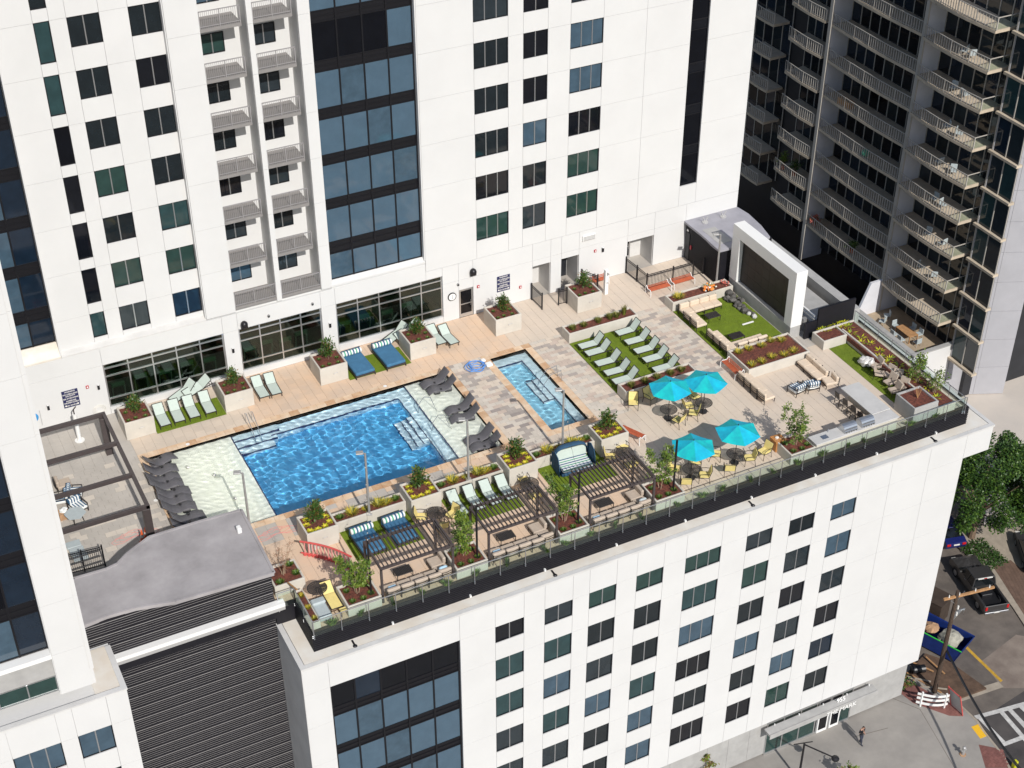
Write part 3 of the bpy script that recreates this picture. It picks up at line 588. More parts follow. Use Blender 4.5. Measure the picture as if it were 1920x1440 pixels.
# street storey: grey panels, shop front under the canopy
facade(block, [0, 3, 6, 9, 12, 15, 18, 21, 24, 26.9, 28.6, 30.3, 31.7], [GZ + .15, -21.44], [], YF + .25, .1, 'concrete_grey')
place_panel(block, 38.9, 43.6, YF + .25, .1, GZ + .15, -21.44, 'concrete_grey')
sf = MB(); sf.box(31.7, 38.9, YF + .20, YF + .30, -21.9, -21.44); sf.box(31.7, 38.9, YF + .2, YF + .3, GZ + .02, GZ + .2)
for x in (31.73, 33.1, 34.5, 35.85, 36.05, 37.0, 37.1, 38.0, 38.87): sf.box(x - .05, x + .05, YF + .2, YF + .3, GZ + .2, -21.9)
sh = sf.build('shop_front', 'aluminium', block)
for a, b in [(31.78, 33.05), (33.15, 34.45), (34.55, 35.8), (38.05, 38.82)]: MB().box(a, b, YF + .24, YF + .255, GZ + .2, -21.9).build('pane', 'pane_green', sh)
for a, b in [(36.1, 36.95), (37.15, 37.95)]:
    d = MB().box(a, a + .09, YF + .15, YF + .2, GZ + .02, -22.3).box(b - .09, b, YF + .15, YF + .2, GZ + .02, -22.3).box(a + .09, b - .09, YF + .15, YF + .2, -22.4, -22.3).box(a + .09, b - .09, YF + .15, YF + .2, GZ + .02, GZ + .25).build('door', 'white_paint', sh); MB().box(a + .09, b - .09, YF + .17, YF + .185, GZ + .25, -22.4).build('door_glass', 'pane_smoke', d)
cp = MB().box(31.2, 40.2, YF - .78, YF - .1, -21.92, -21.75).box(31.2, 40.2, YF - .80, YF - .76, -22.12, -21.7).build('entrance_canopy', 'concrete_grey', block)
for x in (32, 34, 36, 38, 39.9): MB().bar((x, YF - .15, -21.6), (x, YF - .15, -21.9), .06).build('canopy_bracket', 'white_paint', cp)
text_mesh('THE MARK', (37.1, YF - .825, -22.2), .52, 'sign_lettering', block, 2.9, 'white_paint')
text_mesh('955', (37.3, YF - .45, -21.74), .5, 'street_number', block, 1.2, 'white_paint', (R_(80), 0, 0))
# parapet
pp = MB(); pp.box(-.05, 46.38, YF - .06, YF + .22, -1.44, -1.30); pp.box(-.05, .24, YF + .22, -20.7, -1.44, -1.30); pp.box(46.1, 46.38, YF + .22, -6, -1.44, -1.30)
pp.build('parapet_coping', 'white_wall_old', block); bpy.data.objects[-1] if False else None
cc = MB(); cc.box(.27, 46.07, YF + .25, -23.62, -1.46, -1.315); cc.box(.27, 1.06, -23.62, -20.7, -1.46, -1.315); cc.box(44.75, 46.07, -23.62, -6, -1.46, -1.315); cc.build('parapet_top', 'cream_cap', block)
for px_, py_ in [(1755, 828), (1412, 948), (1045, 1084), (667, 1213)]:
    p = at(px_, py_, -1.3); MB().ball((p.x, YF + .3, -1.3), .13, 8, 5, .7).box(p.x - .05, p.x + .05, YF + .3, YF + .75, -1.31, -1.27).build('roof_drain', 'black_metal', block)
# side facing the louvred court, end towards the far street
facade_side = MB()
for k, z in enumerate([-1.46, -5.93, -8.95, -11.97, -14.99, -18.01, -21.4]): pass
zs_ = [-21.4, -18.01, -14.99, -11.97, -8.95, -5.93, -1.46]
for a, b in zip(zs_, zs_[1:]): MB().box(-.02, .10, YF + .012, -20.6, a + .012, b - .012).build('side_panel', 'white_wall_old', block)
for a, b in zip(zs_, zs_[1:]): MB().box(44.18, 44.3, YF + .13, -1, a + .012, min(b, -3.3) - .012).build('side_panel', 'white_wall_old', block)
# black ribbed wall below the railing
sd = MB(); X0, X1, Y0 = 1.07, 44.75, -23.62
sd.box(X0, X1, Y0, Y0 + .12, -1.4, .05); sd.box(X0, X0 + .12, Y0 + .12, -20.8, -1.4, .05); sd.box(X1 - .12, X1, Y0 + .12, -11.5, -1.4, .05); sd.box(0, X0, -20.85, -20.73, -1.4, .05)
for k in range(10):
    z = -1.28 + k * .135; sd.box(X0 - .03, X1 + .03, Y0 - .03, Y0, z, z + .07); sd.box(X0 - .03, X0, Y0, -20.8, z, z + .07); sd.box(X1, X1 + .03, Y0, -11.5, z, z + .07)
sd.build('ribbed_siding', 'black_siding', block)
for k in range(9):
    x = 5.5 + k * 4.6; MB().box(x - .05, x + .05, Y0 - .16, Y0 - .03, -1.18, -1.05).build('scupper_light', 'white_paint', block)

# ================================================================== left wing and its low block
wing = thing('tower_wing', 'white wing of the tower with dark glazing at the left edge', 'building', (-16, -20, 2))
wz = [2.4] + [5.0 + 3.1 * i for i in range(11)]
facade(wing, [-11.72, -10.2], wz, [], -24.3, .12); facade(wing, [-10.19, -9.98], [3.3, 8.1, 11.2, 14.3, 17.4, 20.5, 23.6, 26.7, 29.8, 32.9, 36], [], -24.2, .1)
wc = MB(); wc.box(-40, -11.75, -23.6, -14, 2.3, 40); wc.box(-11.75, -10.03, -24.17, -14, 2.3, 40); wc.box(-24, -10.6, -14, -.1, 5.05, 40); wc.build('wall', 'white_wall', wing)
curtain(wing, [-20.0, -18.6, -17.2, -15.8, -14.4, -13.05, -11.75], -23.7, [(5.1 + 3.05 * i, 7.4 + 3.05 * i) for i in range(9)], lambda r, c: 'pane_blue' if (c + r) % 3 == 1 and c < 5 else 'pane_navy' if c % 2 else 'pane_smoke', 33)
MB().box(-20, -11.74, -24.2, -23.72, 4.72, 4.98).build('ledge', 'white_paint', wing); MB().box(-20, -11.74, -23.9, -23.65, 3.35, 4.72).build('spandrel', 'concrete_grey', wing)
window(wing, -20, -11.74, 2.32, 3.33, -23.9, 6, ['pane_green'], frame=('aluminium', 'aluminium'))
low = thing('corner_block', 'low white block with windows left of the louvred wall', 'building', (-12, -24, GZ))
lowx = [-20, -17.0, -14.6, -12.28, -11.47, -9.8, -8.75]; lowz = [-9.5, -6.58, -3.54, -.5, 1.55]
lww = [(a, b, -2.16 - 3.04 * i, -.5 - 3.04 * i, n) for a, b, n in [(-14.6, -12.28, 3), (-11.47, -9.8, 2), (-19.4, -17.0, 3)] for i in range(3)]
lowx = sorted(set(lowx + [-19.4]))
facade(low, lowx, lowz, [w[:4] for w in lww], -24.5)
for w in lww: window(low, *w[:4], -24.45, w[4], [pick() if w[0] > -12 else 'pane_blue'])
lb = MB(); lb.box(-40, -8.78, -24.36, -21.0, GZ, 1.5); lb.build('wall', 'white_wall', low)
cq = MB(); cq.box(-40, -8.72, -24.58, -24.28, 1.55, 1.64); cq.box(-9.0, -8.72, -24.28, -21.3, 1.55, 1.64); cq.build('parapet_coping', 'white_wall_old', low)
MB().box(-10.2, -9.0, -24.2, -21.2, 1.5, 1.58).build('roof_ledge', 'cream_cap', low)

# ================================================================== louvred service building with the curved flat roof
pav = thing('service_pavilion', 'black louvred service building with a curved flat grey roof beside the pool', 'building', (-4.5, -19, 0))
outline = [(453, 959), (478, 1012), (514, 1078)] ; RZ = 3.05
top = [at(a, b, RZ) for a, b in [(453, 959), (514, 1076), (440, 1098), (330, 1130), (255, 1142), (200, 1158), (150, 1178), (138, 1088), (200, 1070), (221, 1060), (240, 1040), (280, 1010), (370, 982)]]
MB().prism([(p.x, p.y) for p in reversed(top)], RZ - .12, RZ + .1).build('roof', 'roof_membrane', pav)
lip = MB()
for a, b in zip(top, top[1:] + top[:1]): lip.bar((a.x, a.y, RZ + .1), (b.x, b.y, RZ + .1), .14, .1)
lip.build('roof_edge', 'roof_membrane', pav)
p = at(449, 1000, RZ); MB().cbox(p.x - .12, p.x + .12, p.y - .18, p.y + .18, RZ + .1, RZ + .45, .04).build('roof_vent', 'white_paint', pav)
def louvres(mb, x0, x1, y, z0, z1, seed):
    r = random.Random(seed); z = z0; k = 0
    while z < z1 - .05:
        big = k % 5 == 4; d = .034 if big else .014
        mb.box(x0, x1, y - d, y, z, z + (.016 if big else .008), 1); z += .155 if not big else .21; k += 1
lv = MB(); lv.box(-10, 0.0, -20.9, -20.75, .2, RZ - .1); louvres(lv, -10, -.02, -20.9, .5, RZ - .2, 1); lv.build('upper_louvre_wall', ['black_siding', 'louvre_edge'], pav)
sdw = MB(); sdw.box(-.12, 0.0, -20.75, -16.3, 0.0, RZ - .1); sdw.box(-9.5, 0, -16.45, -16.3, .0, RZ - .1) if False else None; sdw.build('side_wall', 'black_siding', pav)
MB().box(-5.2, -.12, -16.6, -16.45, 0.0, RZ - .1).build('rear_wall', 'black_siding', pav)
MB().box(-8.75, 0.45, -21.28, -20.9, .25, .5).build('white_ledge', 'white_paint', pav); MB().box(-8.75, .45, -21.24, -20.9, .0, .25).build('ledge_fascia', 'frame_grey', pav)
MB().box(-8.75, -.02, -21.1, -20.75, -.6, -.06).build('painted_shadow_strip', 'black_siding', pav)  # black strip put in as the shade below the white ledge
lv = MB(); lv.box(-8.75, -.02, -20.75, -20.6, -23, -.5); louvres(lv, -8.74, -.03, -20.75, -22.0, -.5, 2); lv.build('lower_louvre_wall', ['black_siding', 'louvre_edge'], pav)
# ================================================================== deck, paving and pools
POOL = (-2.5, 17.08, -13.83, -5.3); LAP = (20.37, 22.96, -13.86, -5.28)
deck = struct('pool_deck', MB(), 'grout') if False else None
def rect_minus(r, h):                                     # rectangle r without rectangle h
    x0, x1, y0, y1 = r; a, b, c, d = h
    if b <= x0 or a >= x1 or d <= y0 or c >= y1: return [r]
    out = []
    if a > x0: out.append((x0, a, y0, y1))
    if b < x1: out.append((b, x1, y0, y1))
    m0, m1 = max(a, x0), min(b, x1)
    if c > y0: out.append((m0, m1, y0, c))
    if d < y1: out.append((m0, m1, d, y1))
    return out
def minus(rs, hs):
    for h in hs: rs = [q for r in rs for q in rect_minus(r, h)]
    return rs
slab = MB()
for a, b, c, d in minus([(-10, 1.1, -20.7, .1), (1.1, 44.65, -23.5, .1)], [POOL, LAP]): slab.box(a, b, c, d, -.5, -.022)
deck = struct('pool_deck', slab, 'grout')
tiles = []                                                # (x0, x1, y0, y1, material, name)
tr = random.Random(3)
def lay(zone, a, b, mats, name, stagger='y', holes=()):
    x0, x1, y0, y1 = zone
    if stagger == 'y':
        nx = max(1, round((x1 - x0) / a)); w = (x1 - x0) / nx
        for i in range(nx):
            o = -(i % 2) * b / 2
            y = y0 + o
            while y < y1 - .02:
                p, q = max(y, y0), min(y + b, y1); y += b
                if q - p > .05: tiles.append([x0 + i * w, x0 + (i + 1) * w, p, q, mats, name])
    else:
        ny = max(1, round((y1 - y0) / b)); h = (y1 - y0) / ny
        for j in range(ny):
            x = x0 - (j % 2) * a / 2
            while x < x1 - .02:
                p, q = max(x, x0), min(x + a, x1); x += a
                if q - p > .05: tiles.append([p, q, y0 + j * h, y0 + (j + 1) * h, mats, name])
PAV = ['paver_cream'] * 4 + ['paver_light'] * 4 + ['paver_pink'] * 3 + ['paver_grey'] * 2
PAVD = ['paver_cream'] * 4 + ['paver_light'] * 3 + ['paver_grey'] * 4 + ['paver_dark'] * 1 + ['paver_pink'] * 2
T, TP, TG = ['tile_tan'], ['tile_pink'], ['tile_grey']
lay((-9.9, -3.0, -4.8, 0), .61, .61, TG, 'deck_tile'); lay((-3.0, 4.5, -4.8, 0), .61, .61, T, 'deck_tile'); lay((4.5, 22.5, -4.8, 0), .61, .61, TP, 'deck_tile'); lay((22.5, 44.5, -4.8, 0), .61, 1.22, T, 'deck_tile')
lay((-9.9, -3.0, -20.7, -4.8), .61, .41, TG * 4 + ['paver_light'], 'deck_tile', 'x'); lay((-3.0, 1.1, -20.7, -14.33), .61, .61, TP, 'deck_tile')
COP = ['coping_cream'] * 3 + ['coping_rust']
for z_ in [(-3.0, 17.58, -5.3, -4.8), (-3.0, 17.58, -14.33, -13.83)]: lay(z_, .6, .5, COP, 'coping_stone', 'x')
for z_ in [(-3.0, -2.5, -13.83, -5.3), (17.08, 17.58, -13.83, -5.3)]: lay(z_, .5, .6, COP, 'coping_stone', 'y')
for z_ in [(19.87, 23.46, -5.28, -4.8), (19.87, 23.46, -14.36, -13.86)]: lay(z_, .6, .5, COP, 'coping_stone', 'x')
for z_ in [(19.87, 20.37, -13.86, -5.28), (22.96, 23.46, -13.86, -5.28)]: lay(z_, .5, .6, COP, 'coping_stone', 'y')
lay((17.58, 19.87, -15.9, -4.8), .61, .305, PAVD, 'paver', 'x'); lay((23.46, 25.82, -14.36, -4.8), .61, .305, PAV, 'paver', 'x'); lay((31.15, 34.02, -13.6, -4.8), .61, .305, PAV, 'paver', 'x')
lay((25.82, 31.15, -6.1, -4.8), .61, .61, T, 'deck_tile'); lay((34.02, 39.1, -4.85, -4.8), .61, .05, T, 'deck_tile'); lay((1.1, 17.58, -15.95, -14.33), .61, .81, TP + ['tile_grey'], 'deck_tile'); lay((19.87, 23.46, -15.95, -14.36), .61, .81, T, 'deck_tile')
lay((1.1, 23.46, -23.5, -15.95), .61, 1.22, TP, 'deck_tile'); lay((23.46, 31.15, -23.5, -14.36), .61, 1.22, T, 'deck_tile'); lay((25.82, 31.15, -14.36, -13.45), .61, .9, T, 'deck_tile')
lay((31.15, 44.5, -23.5, -13.6), .61, 1.22, T, 'deck_tile'); lay((39.1, 44.5, -13.6, -4.8), .61, 1.22, TG, 'deck_tile')
# the 300 tiles of each sort that lie nearest become objects of their own, the rest one mesh for each sort
HIDE = [(5.3, 9.4, -19.6, -16), (11.5, 15.6, -19.6, -16), (17.5, 21.8, -19.6, -16)]
for sort in ('deck_tile', 'paver', 'coping_stone'):
    ts = [t for t in tiles if t[5] == sort]
    ts.sort(key=lambda t: (t[0] - CAMP.x) ** 2 + (t[2] - CAMP.y) ** 2 if not (sort == 'deck_tile' and (t[2] < -16 or t[0] < -3.1)) else 1e6 + t[0])
    rest = {}
    for k, t in enumerate(ts):
        m = tr.choice(t[4]); g = .005; z = tr.uniform(-.0015, .0015)
        if k < 300: inst(panel_mesh(t[1] - t[0] - 2 * g, t[3] - t[2] - 2 * g, .03, m, sort), sort, deck, (t[0] + g, t[2] + g, -.03 + z))
        else: rest.setdefault(m, MB()).box(t[0] + g, t[1] - g, t[2] + g, t[3] - g, -.03, z)
    if rest:
        big = MB(); names = sorted(rest)
        for i, m in enumerate(names): big.add(rest[m].v, rest[m].f, i)
        big.build(sort + '_field', names, deck, world=False, kind='stuff')
# basins
bs = MB(); x0, x1, y0, y1 = POOL; DX0, DX1 = 2.68, 14.22
bs.box(DX0, DX1, y0, y1, -1.5, -1.3, 0)                                      # deep floor
bs.box(x0, DX0, y0, y1, -1.5, -.34, 2); bs.box(DX1, x1, y0, y1, -1.5, -.34, 2)   # shelves either side
bs.box(5.0, DX1 - .75, y1 - .8, y1, -1.3, -.6, 1); bs.box(DX1 - .75, DX1, y0, y1, -1.3, -.601, 1)
for k in range(3): bs.box(DX0, 5.6 - .3 * k, y1 - .55 * (k + 1), y1 - .55 * k, -1.3, -.42 - .24 * k, 1)
for k in range(3): bs.box(DX1 - .75 - .4 * (k + 1), DX1 - .75 - .4 * k, -11.0, -8.2, -1.3, -.66 - .2 * k, 1)
WT = .05
for a, b, c, d in [(x0 - WT, x0, y0 - WT, y1 + WT), (x1, x1 + WT, y0 - WT, y1 + WT), (x0, x1, y0 - WT, y0), (x0, x1, y1, y1 + WT)]: bs.box(a, b, c, d, -1.5, -.15, 1); bs.box(a, b, c, d, -.15, -.031, 3)
for a, b, c, d in [(DX0 - .045, DX0 + .03, y0, y1), (DX1 - .03, DX1 + .045, y0, y1)]: bs.box(a, b, c, d, -.45, -.325, 3)
bs.box(5.0, DX1 - .75, y1 - .83, y1 - .78, -.75, -.585, 3); bs.box(DX1 - .78, DX1 - .73, y0, y1 - .8, -.75, -.585, 3)
for k in range(3): bs.box(DX0, 5.6 - .3 * k, y1 - .55 * (k + 1) - .02, y1 - .55 * (k + 1) + .03, -.6 - .24 * k, -.41 - .24 * k, 3)
for k in range(3): bs.box(DX1 - .78 - .4 * (k + 1), DX1 - .73 - .4 * (k + 1), -11.0, -8.2, -.8 - .2 * k, -.645 - .2 * k, 3)
pool = struct('swimming_pool', bs, ['pool_plaster_deep', 'pool_plaster_step', 'pool_shelf', 'waterline_tile'])
lb_ = MB(); x0, x1, y0, y1 = LAP
lb_.box(x0, x1, y0, y1, -1.3, -1.0, 0); lb_.box(x1 - .62, x1, y0, y1, -1.0, -.5, 1); lb_.box(x0, x1, y1 - .75, y1, -1.0, -.501, 1)
for k in range(2): lb_.box(x1 - .62 - .4 * (k + 1), x1 - .62 - .4 * k, -10.6, -8.2, -1.0, -.62 - .18 * k, 1)
for a, b, c, d in [(x0 - WT, x0, y0 - WT, y1 + WT), (x1, x1 + WT, y0 - WT, y1 + WT), (x0, x1, y0 - WT, y0), (x0, x1, y1, y1 + WT)]: lb_.box(a, b, c, d, -1.3, -.15, 1); lb_.box(a, b, c, d, -.15, -.031, 3)
lb_.box(x1 - .65, x1 - .6, y0, y1 - .75, -.65, -.485, 3); lb_.box(x0, x1 - .62, y1 - .78, y1 - .73, -.65, -.485, 3)
for k in range(2): lb_.box(x1 - .65 - .4 * (k + 1), x1 - .6 - .4 * (k + 1), -10.6, -8.2, -.75 - .18 * k, -.6 - .18 * k, 3)
for yy in (-10.62, -8.2): lb_.box(x1 - 1.42, x1 - .6, yy, yy + .04, -.7, -.6, 3)
lap = struct('plunge_pool', lb_, ['lap_plaster', 'pool_plaster_step', 'pool_shelf', 'waterline_tile'])
for o in (pool, lap): o.cycles.is_caustics_receiver = True
wv = random.Random(21)
WAVES = [(wv.uniform(0, 2 * math.pi), L, wv.uniform(0, 6.28)) for L in (.33, .36, .39, .43, .47, .51, .56, .62, .7, .8, .95)]
import numpy as np
def ripples(name, r, z, step, amp):
    x0, x1, y0, y1 = r; nx, ny = int((x1 - x0) / step), int((y1 - y0) / step)
    X, Y = np.meshgrid(np.linspace(x0, x1, nx + 1), np.linspace(y0, y1, ny + 1)); Z = np.zeros_like(X)
    WX = X + .12 * np.sin(Y * 1.3 + 1) + .04 * np.sin(Y * 2.7 + X * 1.3); WY = Y + .12 * np.sin(X * 1.1) + .04 * np.sin(X * 2.3 - Y * 1.1 + 2)
    for a, L, p in WAVES:
        k = 2 * math.pi / L; Z += amp * L * np.sin(k * (WX * math.cos(a) + WY * math.sin(a)) + p)
    e = np.minimum(np.minimum(X - x0, x1 - X), np.minimum(Y - y0, y1 - Y)); Z *= np.clip(e / .3, 0, 1)
    vs = np.stack([X, Y, Z + z], -1).reshape(-1, 3); idx = np.arange((nx + 1) * (ny + 1)).reshape(ny + 1, nx + 1)
    fs = np.stack([idx[:-1, :-1], idx[:-1, 1:], idx[1:, 1:], idx[1:, :-1]], -1).reshape(-1, 4)
    me = bpy.data.meshes.new(name); me.from_pydata(vs.tolist(), [], fs.tolist()); me.polygons.foreach_set('use_smooth', [True] * len(fs)); me.materials.append(M('pool_water')); me.update()
    o = bpy.data.objects.new(name, me); COL.objects.link(o); o['kind'] = 'structure'; o.cycles.is_caustics_caster = True; return o
ripples('pool_water', POOL, -.075, .045, .0064)
ripples('plunge_pool_water', LAP, -.075, .045, .0042)
for i, (x, y) in enumerate([(-.6, -7.2), (.6, -8.6), (1.0, -11.2)]):                    # bubblers on the shelf
    b = MB(); b.ball((x, y, -.10), .11, 10, 6, .7, jit=.25); tag(b.build('water_bubbler', 'flower_white', smooth=True), ['small foaming water bubbler on the shelf near the dark loungers, farthest from the roof', 'middle foaming water bubbler on the pale shelf', 'foaming water bubbler on the pale shelf nearest the grey roof'][i], 'bubbler', 'bubblers in the pool shelf')
for i, (px_, py_) in enumerate([(437, 908), (412, 826), (352, 833), (722, 724), (1075, 858), (857, 852), (966, 711), (500, 967), (292, 938)]):
    p = at(px_, py_, 0)
    if any(r[0] < p.x < r[1] and r[2] < p.y < r[3] for r in (POOL, LAP)): continue
    MB().cyl((p.x, p.y, -.01), (p.x, p.y, .012), .12, 14).build('skimmer_lid', 'white_paint', deck, world=False)

# ================================================================== artificial grass
def turf(name, r, label, z=.02, n=None, m='turf_blade'):
    x0, x1, y0, y1 = r; o = thing(name, label, 'turf', ((x0 + x1) / 2, (y0 + y1) / 2, 0)); o['kind'] = 'stuff'
    MB().box(x0, x1, y0, y1, .004, z).build('turf_base', 'turf_soil', o)
    g = MB(); q = random.Random(int(x0 * 100)); n = int((x1 - x0) * (y1 - y0) * 420)
    for _ in range(n):
        x, y = q.uniform(x0, x1), q.uniform(y0, y1); a = q.uniform(0, 6.28); w = .012; h = q.uniform(.025, .05); l = q.uniform(-.02, .02)
        dx, dy = math.cos(a) * w, math.sin(a) * w; g.add([(x - dx, y - dy, z), (x + dx, y + dy, z), (x + l, y - l, z + h)], [(0, 1, 2)])
    g.build('grass_blades', m, o, kind='stuff'); return o
turf('artificial_turf', (25.84, 31.14, -12.4, -6.12), 'square green turf bed under ten mint loungers'); turf('artificial_turf', (34.05, 39.1, -12.35, -5.9), 'green turf before the large black screen')
turf('artificial_turf', (40.85, 42.35, -21.6, -13.66), 'long turf strip by the right planter', m='turf_worn'); turf('artificial_turf', (-1.3, 3.1, -3.3, -1.3), 'turf strip under four mint loungers by the wall')
turf('artificial_turf', (11.3, 15.6, -3.4, -1.3), 'turf strip under two blue daybeds by the wall')
for k, x in enumerate((5.25, 11.5, 17.75)): turf('artificial_turf', (x, x + 4.1, -19.5, -16.85), 'turf bed under the %s' % ['pair of blue daybeds in front', 'four front loungers', 'canopied blue daybed'][k])

# ================================================================== planters
def planter(x0, x1, y0, y1, h, label, t=.11, soil=.12, m='concrete'):
    p = thing('planter', label, 'planter', ((x0 + x1) / 2, (y0 + y1) / 2, 0))
    b = MB(); c = .018
    b.cbox(x0, x1, y0, y0 + t, 0.002, h, c); b.cbox(x0, x1, y1 - t, y1, 0.002, h, c); b.cbox(x0, x0 + t, y0 + t - .02, y1 - t + .02, 0.002, h - .001, c); b.cbox(x1 - t, x1, y0 + t - .02, y1 - t + .02, 0.002, h - .001, c)
    b.build('planter_wall', m, p)
    s = MB(); n = 10; g = []                                        # uneven mulch
    for j in range(n + 1):
        for i in range(n + 1): g.append((x0 + t * .8 + (x1 - x0 - t * 1.6) * i / n, y0 + t * .8 + (y1 - y0 - t * 1.6) * j / n, h - soil + rnd.uniform(-.025, .03)))
    s.add(g, [(j * (n + 1) + i, j * (n + 1) + i + 1, (j + 1) * (n + 1) + i + 1, (j + 1) * (n + 1) + i) for j in range(n) for i in range(n)]); s.build('mulch', 'mulch', p, smooth=True)
    if h > .9: xc = (x0 + x1) / 2 + .1; MB().tube([(xc - .13, y0 - .015, h * .5), (xc - .13, y0 - .03, h * .56), (xc + .13, y0 - .03, h * .58), (xc + .13, y0 - .015, h * .52)], .018, 5).build('drain_outlet', 'frame_grey', p)
    return p
TALL = [(-3.14, -1.32), (3.12, 4.98), (9.42, 11.3), (15.66, 17.5), (21.87, 23.8), (28.08, 29.97)]
tl = ['beside the leftmost gym window', 'between the left and middle gym windows', 'left of the blue wall daybeds', 'right of the blue wall daybeds', 'beside the glass door and sign', 'at the open doorway gate']
for k, (a, b) in enumerate(TALL): planter(a, b, -3.16, -1.28, 1.28, 'tall concrete planter with a shrub ' + tl[k])
FRT = [(3.12, 4.98), (9.38, 11.24), (15.58, 17.46), (21.72, 23.6)]
for k, (a, b) in enumerate(FRT): planter(a, b, -17.6, -15.9, 1.28, 'tall concrete planter with lime plants, %s along the near pool edge from the left' % ORD[k])
for k, (a, b) in enumerate([(5.0, 9.36), (11.26, 15.56), (17.48, 21.7)]): planter(a, b, -16.85, -15.95, .75, 'low concrete planter with a lamp post and yellow grasses, %s from the left' % ORD[k])
planter(25.83, 31.12, -6.1, -5.0, .76, 'low planter of grass tufts behind the mint loungers'); planter(25.85, 31.12, -13.45, -12.4, .76, 'low planter of grass tufts between loungers and umbrellas')
planter(34.0, 38.9, -5.9, -4.82, .72, 'low planter with orange flowers beside the cream corner sofa'); planter(34.1, 38.85, -14.9, -12.42, .75, 'large low planter of yellow plants before the red bench')
lp_ = planter(40.35, 42.25, -14.4, -13.1, .72, 'concrete planter along the right railing with small yellow plants')
b = MB(); b.cbox(42.3, 42.42, -23.5, -13.68, 0.002, .72, .015); b.cbox(42.42, 43.7, -23.5, -23.38, .002, .72, .015); b.cbox(42.26, 43.7, -13.22, -13.1, .002, .72, .015); b.build('planter_wall', 'concrete', lp_)
s = MB(); s.box(42.2, 43.66, -23.4, -13.2, .3, .62); s.build('mulch', 'mulch', lp_)
planter(40.42, 42.28, -23.45, -21.62, 1.2, 'tall square planter with bare stems in the right corner', m='concrete_grey')
TREEP = [(3.2, 5.12), (9.5, 11.38), (15.82, 17.7), (22.05, 24.0), (31.38, 33.2)]
tp_l = ['left of the first pergola', 'between the first and second pergolas', 'between the second and third pergolas', 'right of the third pergola', 'beside the wooden box and grills']
for k, (a, b) in enumerate(TREEP): planter(a, b, -23.35, -21.6, .75, 'low concrete tree planter ' + tp_l[k])
planter(.28, 2.0, -20.2, -18.5, .75, 'low concrete planter with a bare reddish shrub at the left corner'); planter(1.16, 1.62, -23.45, -20.7, .55, 'narrow strip planter inside the left railing', t=.06)
# planting strip behind the front railing
st = struct('planting_strip', MB().box(1.2, 44.6, -23.61, -23.45, -.02, .09), 'soil')
# ================================================================== glass railing
def railing(name, label, pts, base=-.25, top=1.0, step=1.52):
    r = thing(name, label, 'railing', (pts[0][0], pts[0][1], 0))
    for (a, b), (c, d) in zip(pts, pts[1:]):
        p, q = Vector((a, b, 0)), Vector((c, d, 0)); L = (q - p).length; n = max(1, round(L / step)); u = (q - p) / L; nrm = Vector((u.y, -u.x, 0))
        MB().cyl((a, b, top), (c, d, top), .027, 8).build('handrail', 'steel', r)
        for k in range(n + 1):
            c0 = p + u * (L * k / n)
            MB().bar((c0.x, c0.y, base), (c0.x, c0.y, top), .05, .018).cyl((c0.x - nrm.x * .07, c0.y - nrm.y * .07, -.1), (c0.x + nrm.x * .05, c0.y + nrm.y * .05, -.1), .035, 6).cyl((c0.x - nrm.x * .07, c0.y - nrm.y * .07, -.22), (c0.x + nrm.x * .05, c0.y + nrm.y * .05, -.22), .035, 6).build('post', 'steel', r)
            if k < n:
                e = p + u * (L * (k + 1) / n); f, g = c0 + u * .05, e - u * .05
                MB().bar((f.x, f.y, .43), (g.x, g.y, .43), .014, .98).build('glass_panel', 'glass_rail', r)
    return r
railing('glass_railing', 'long glass railing with steel posts along the front deck edge', [(1.09, -23.78), (44.3, -23.78)])
railing('glass_railing', 'glass railing with steel posts along the right deck edge', [(44.2, -23.7), (44.2, -12.3)]); railing('glass_railing', 'short glass railing returning at the left deck corner', [(1.09, -23.7), (1.09, -20.98), (.16, -20.98)])
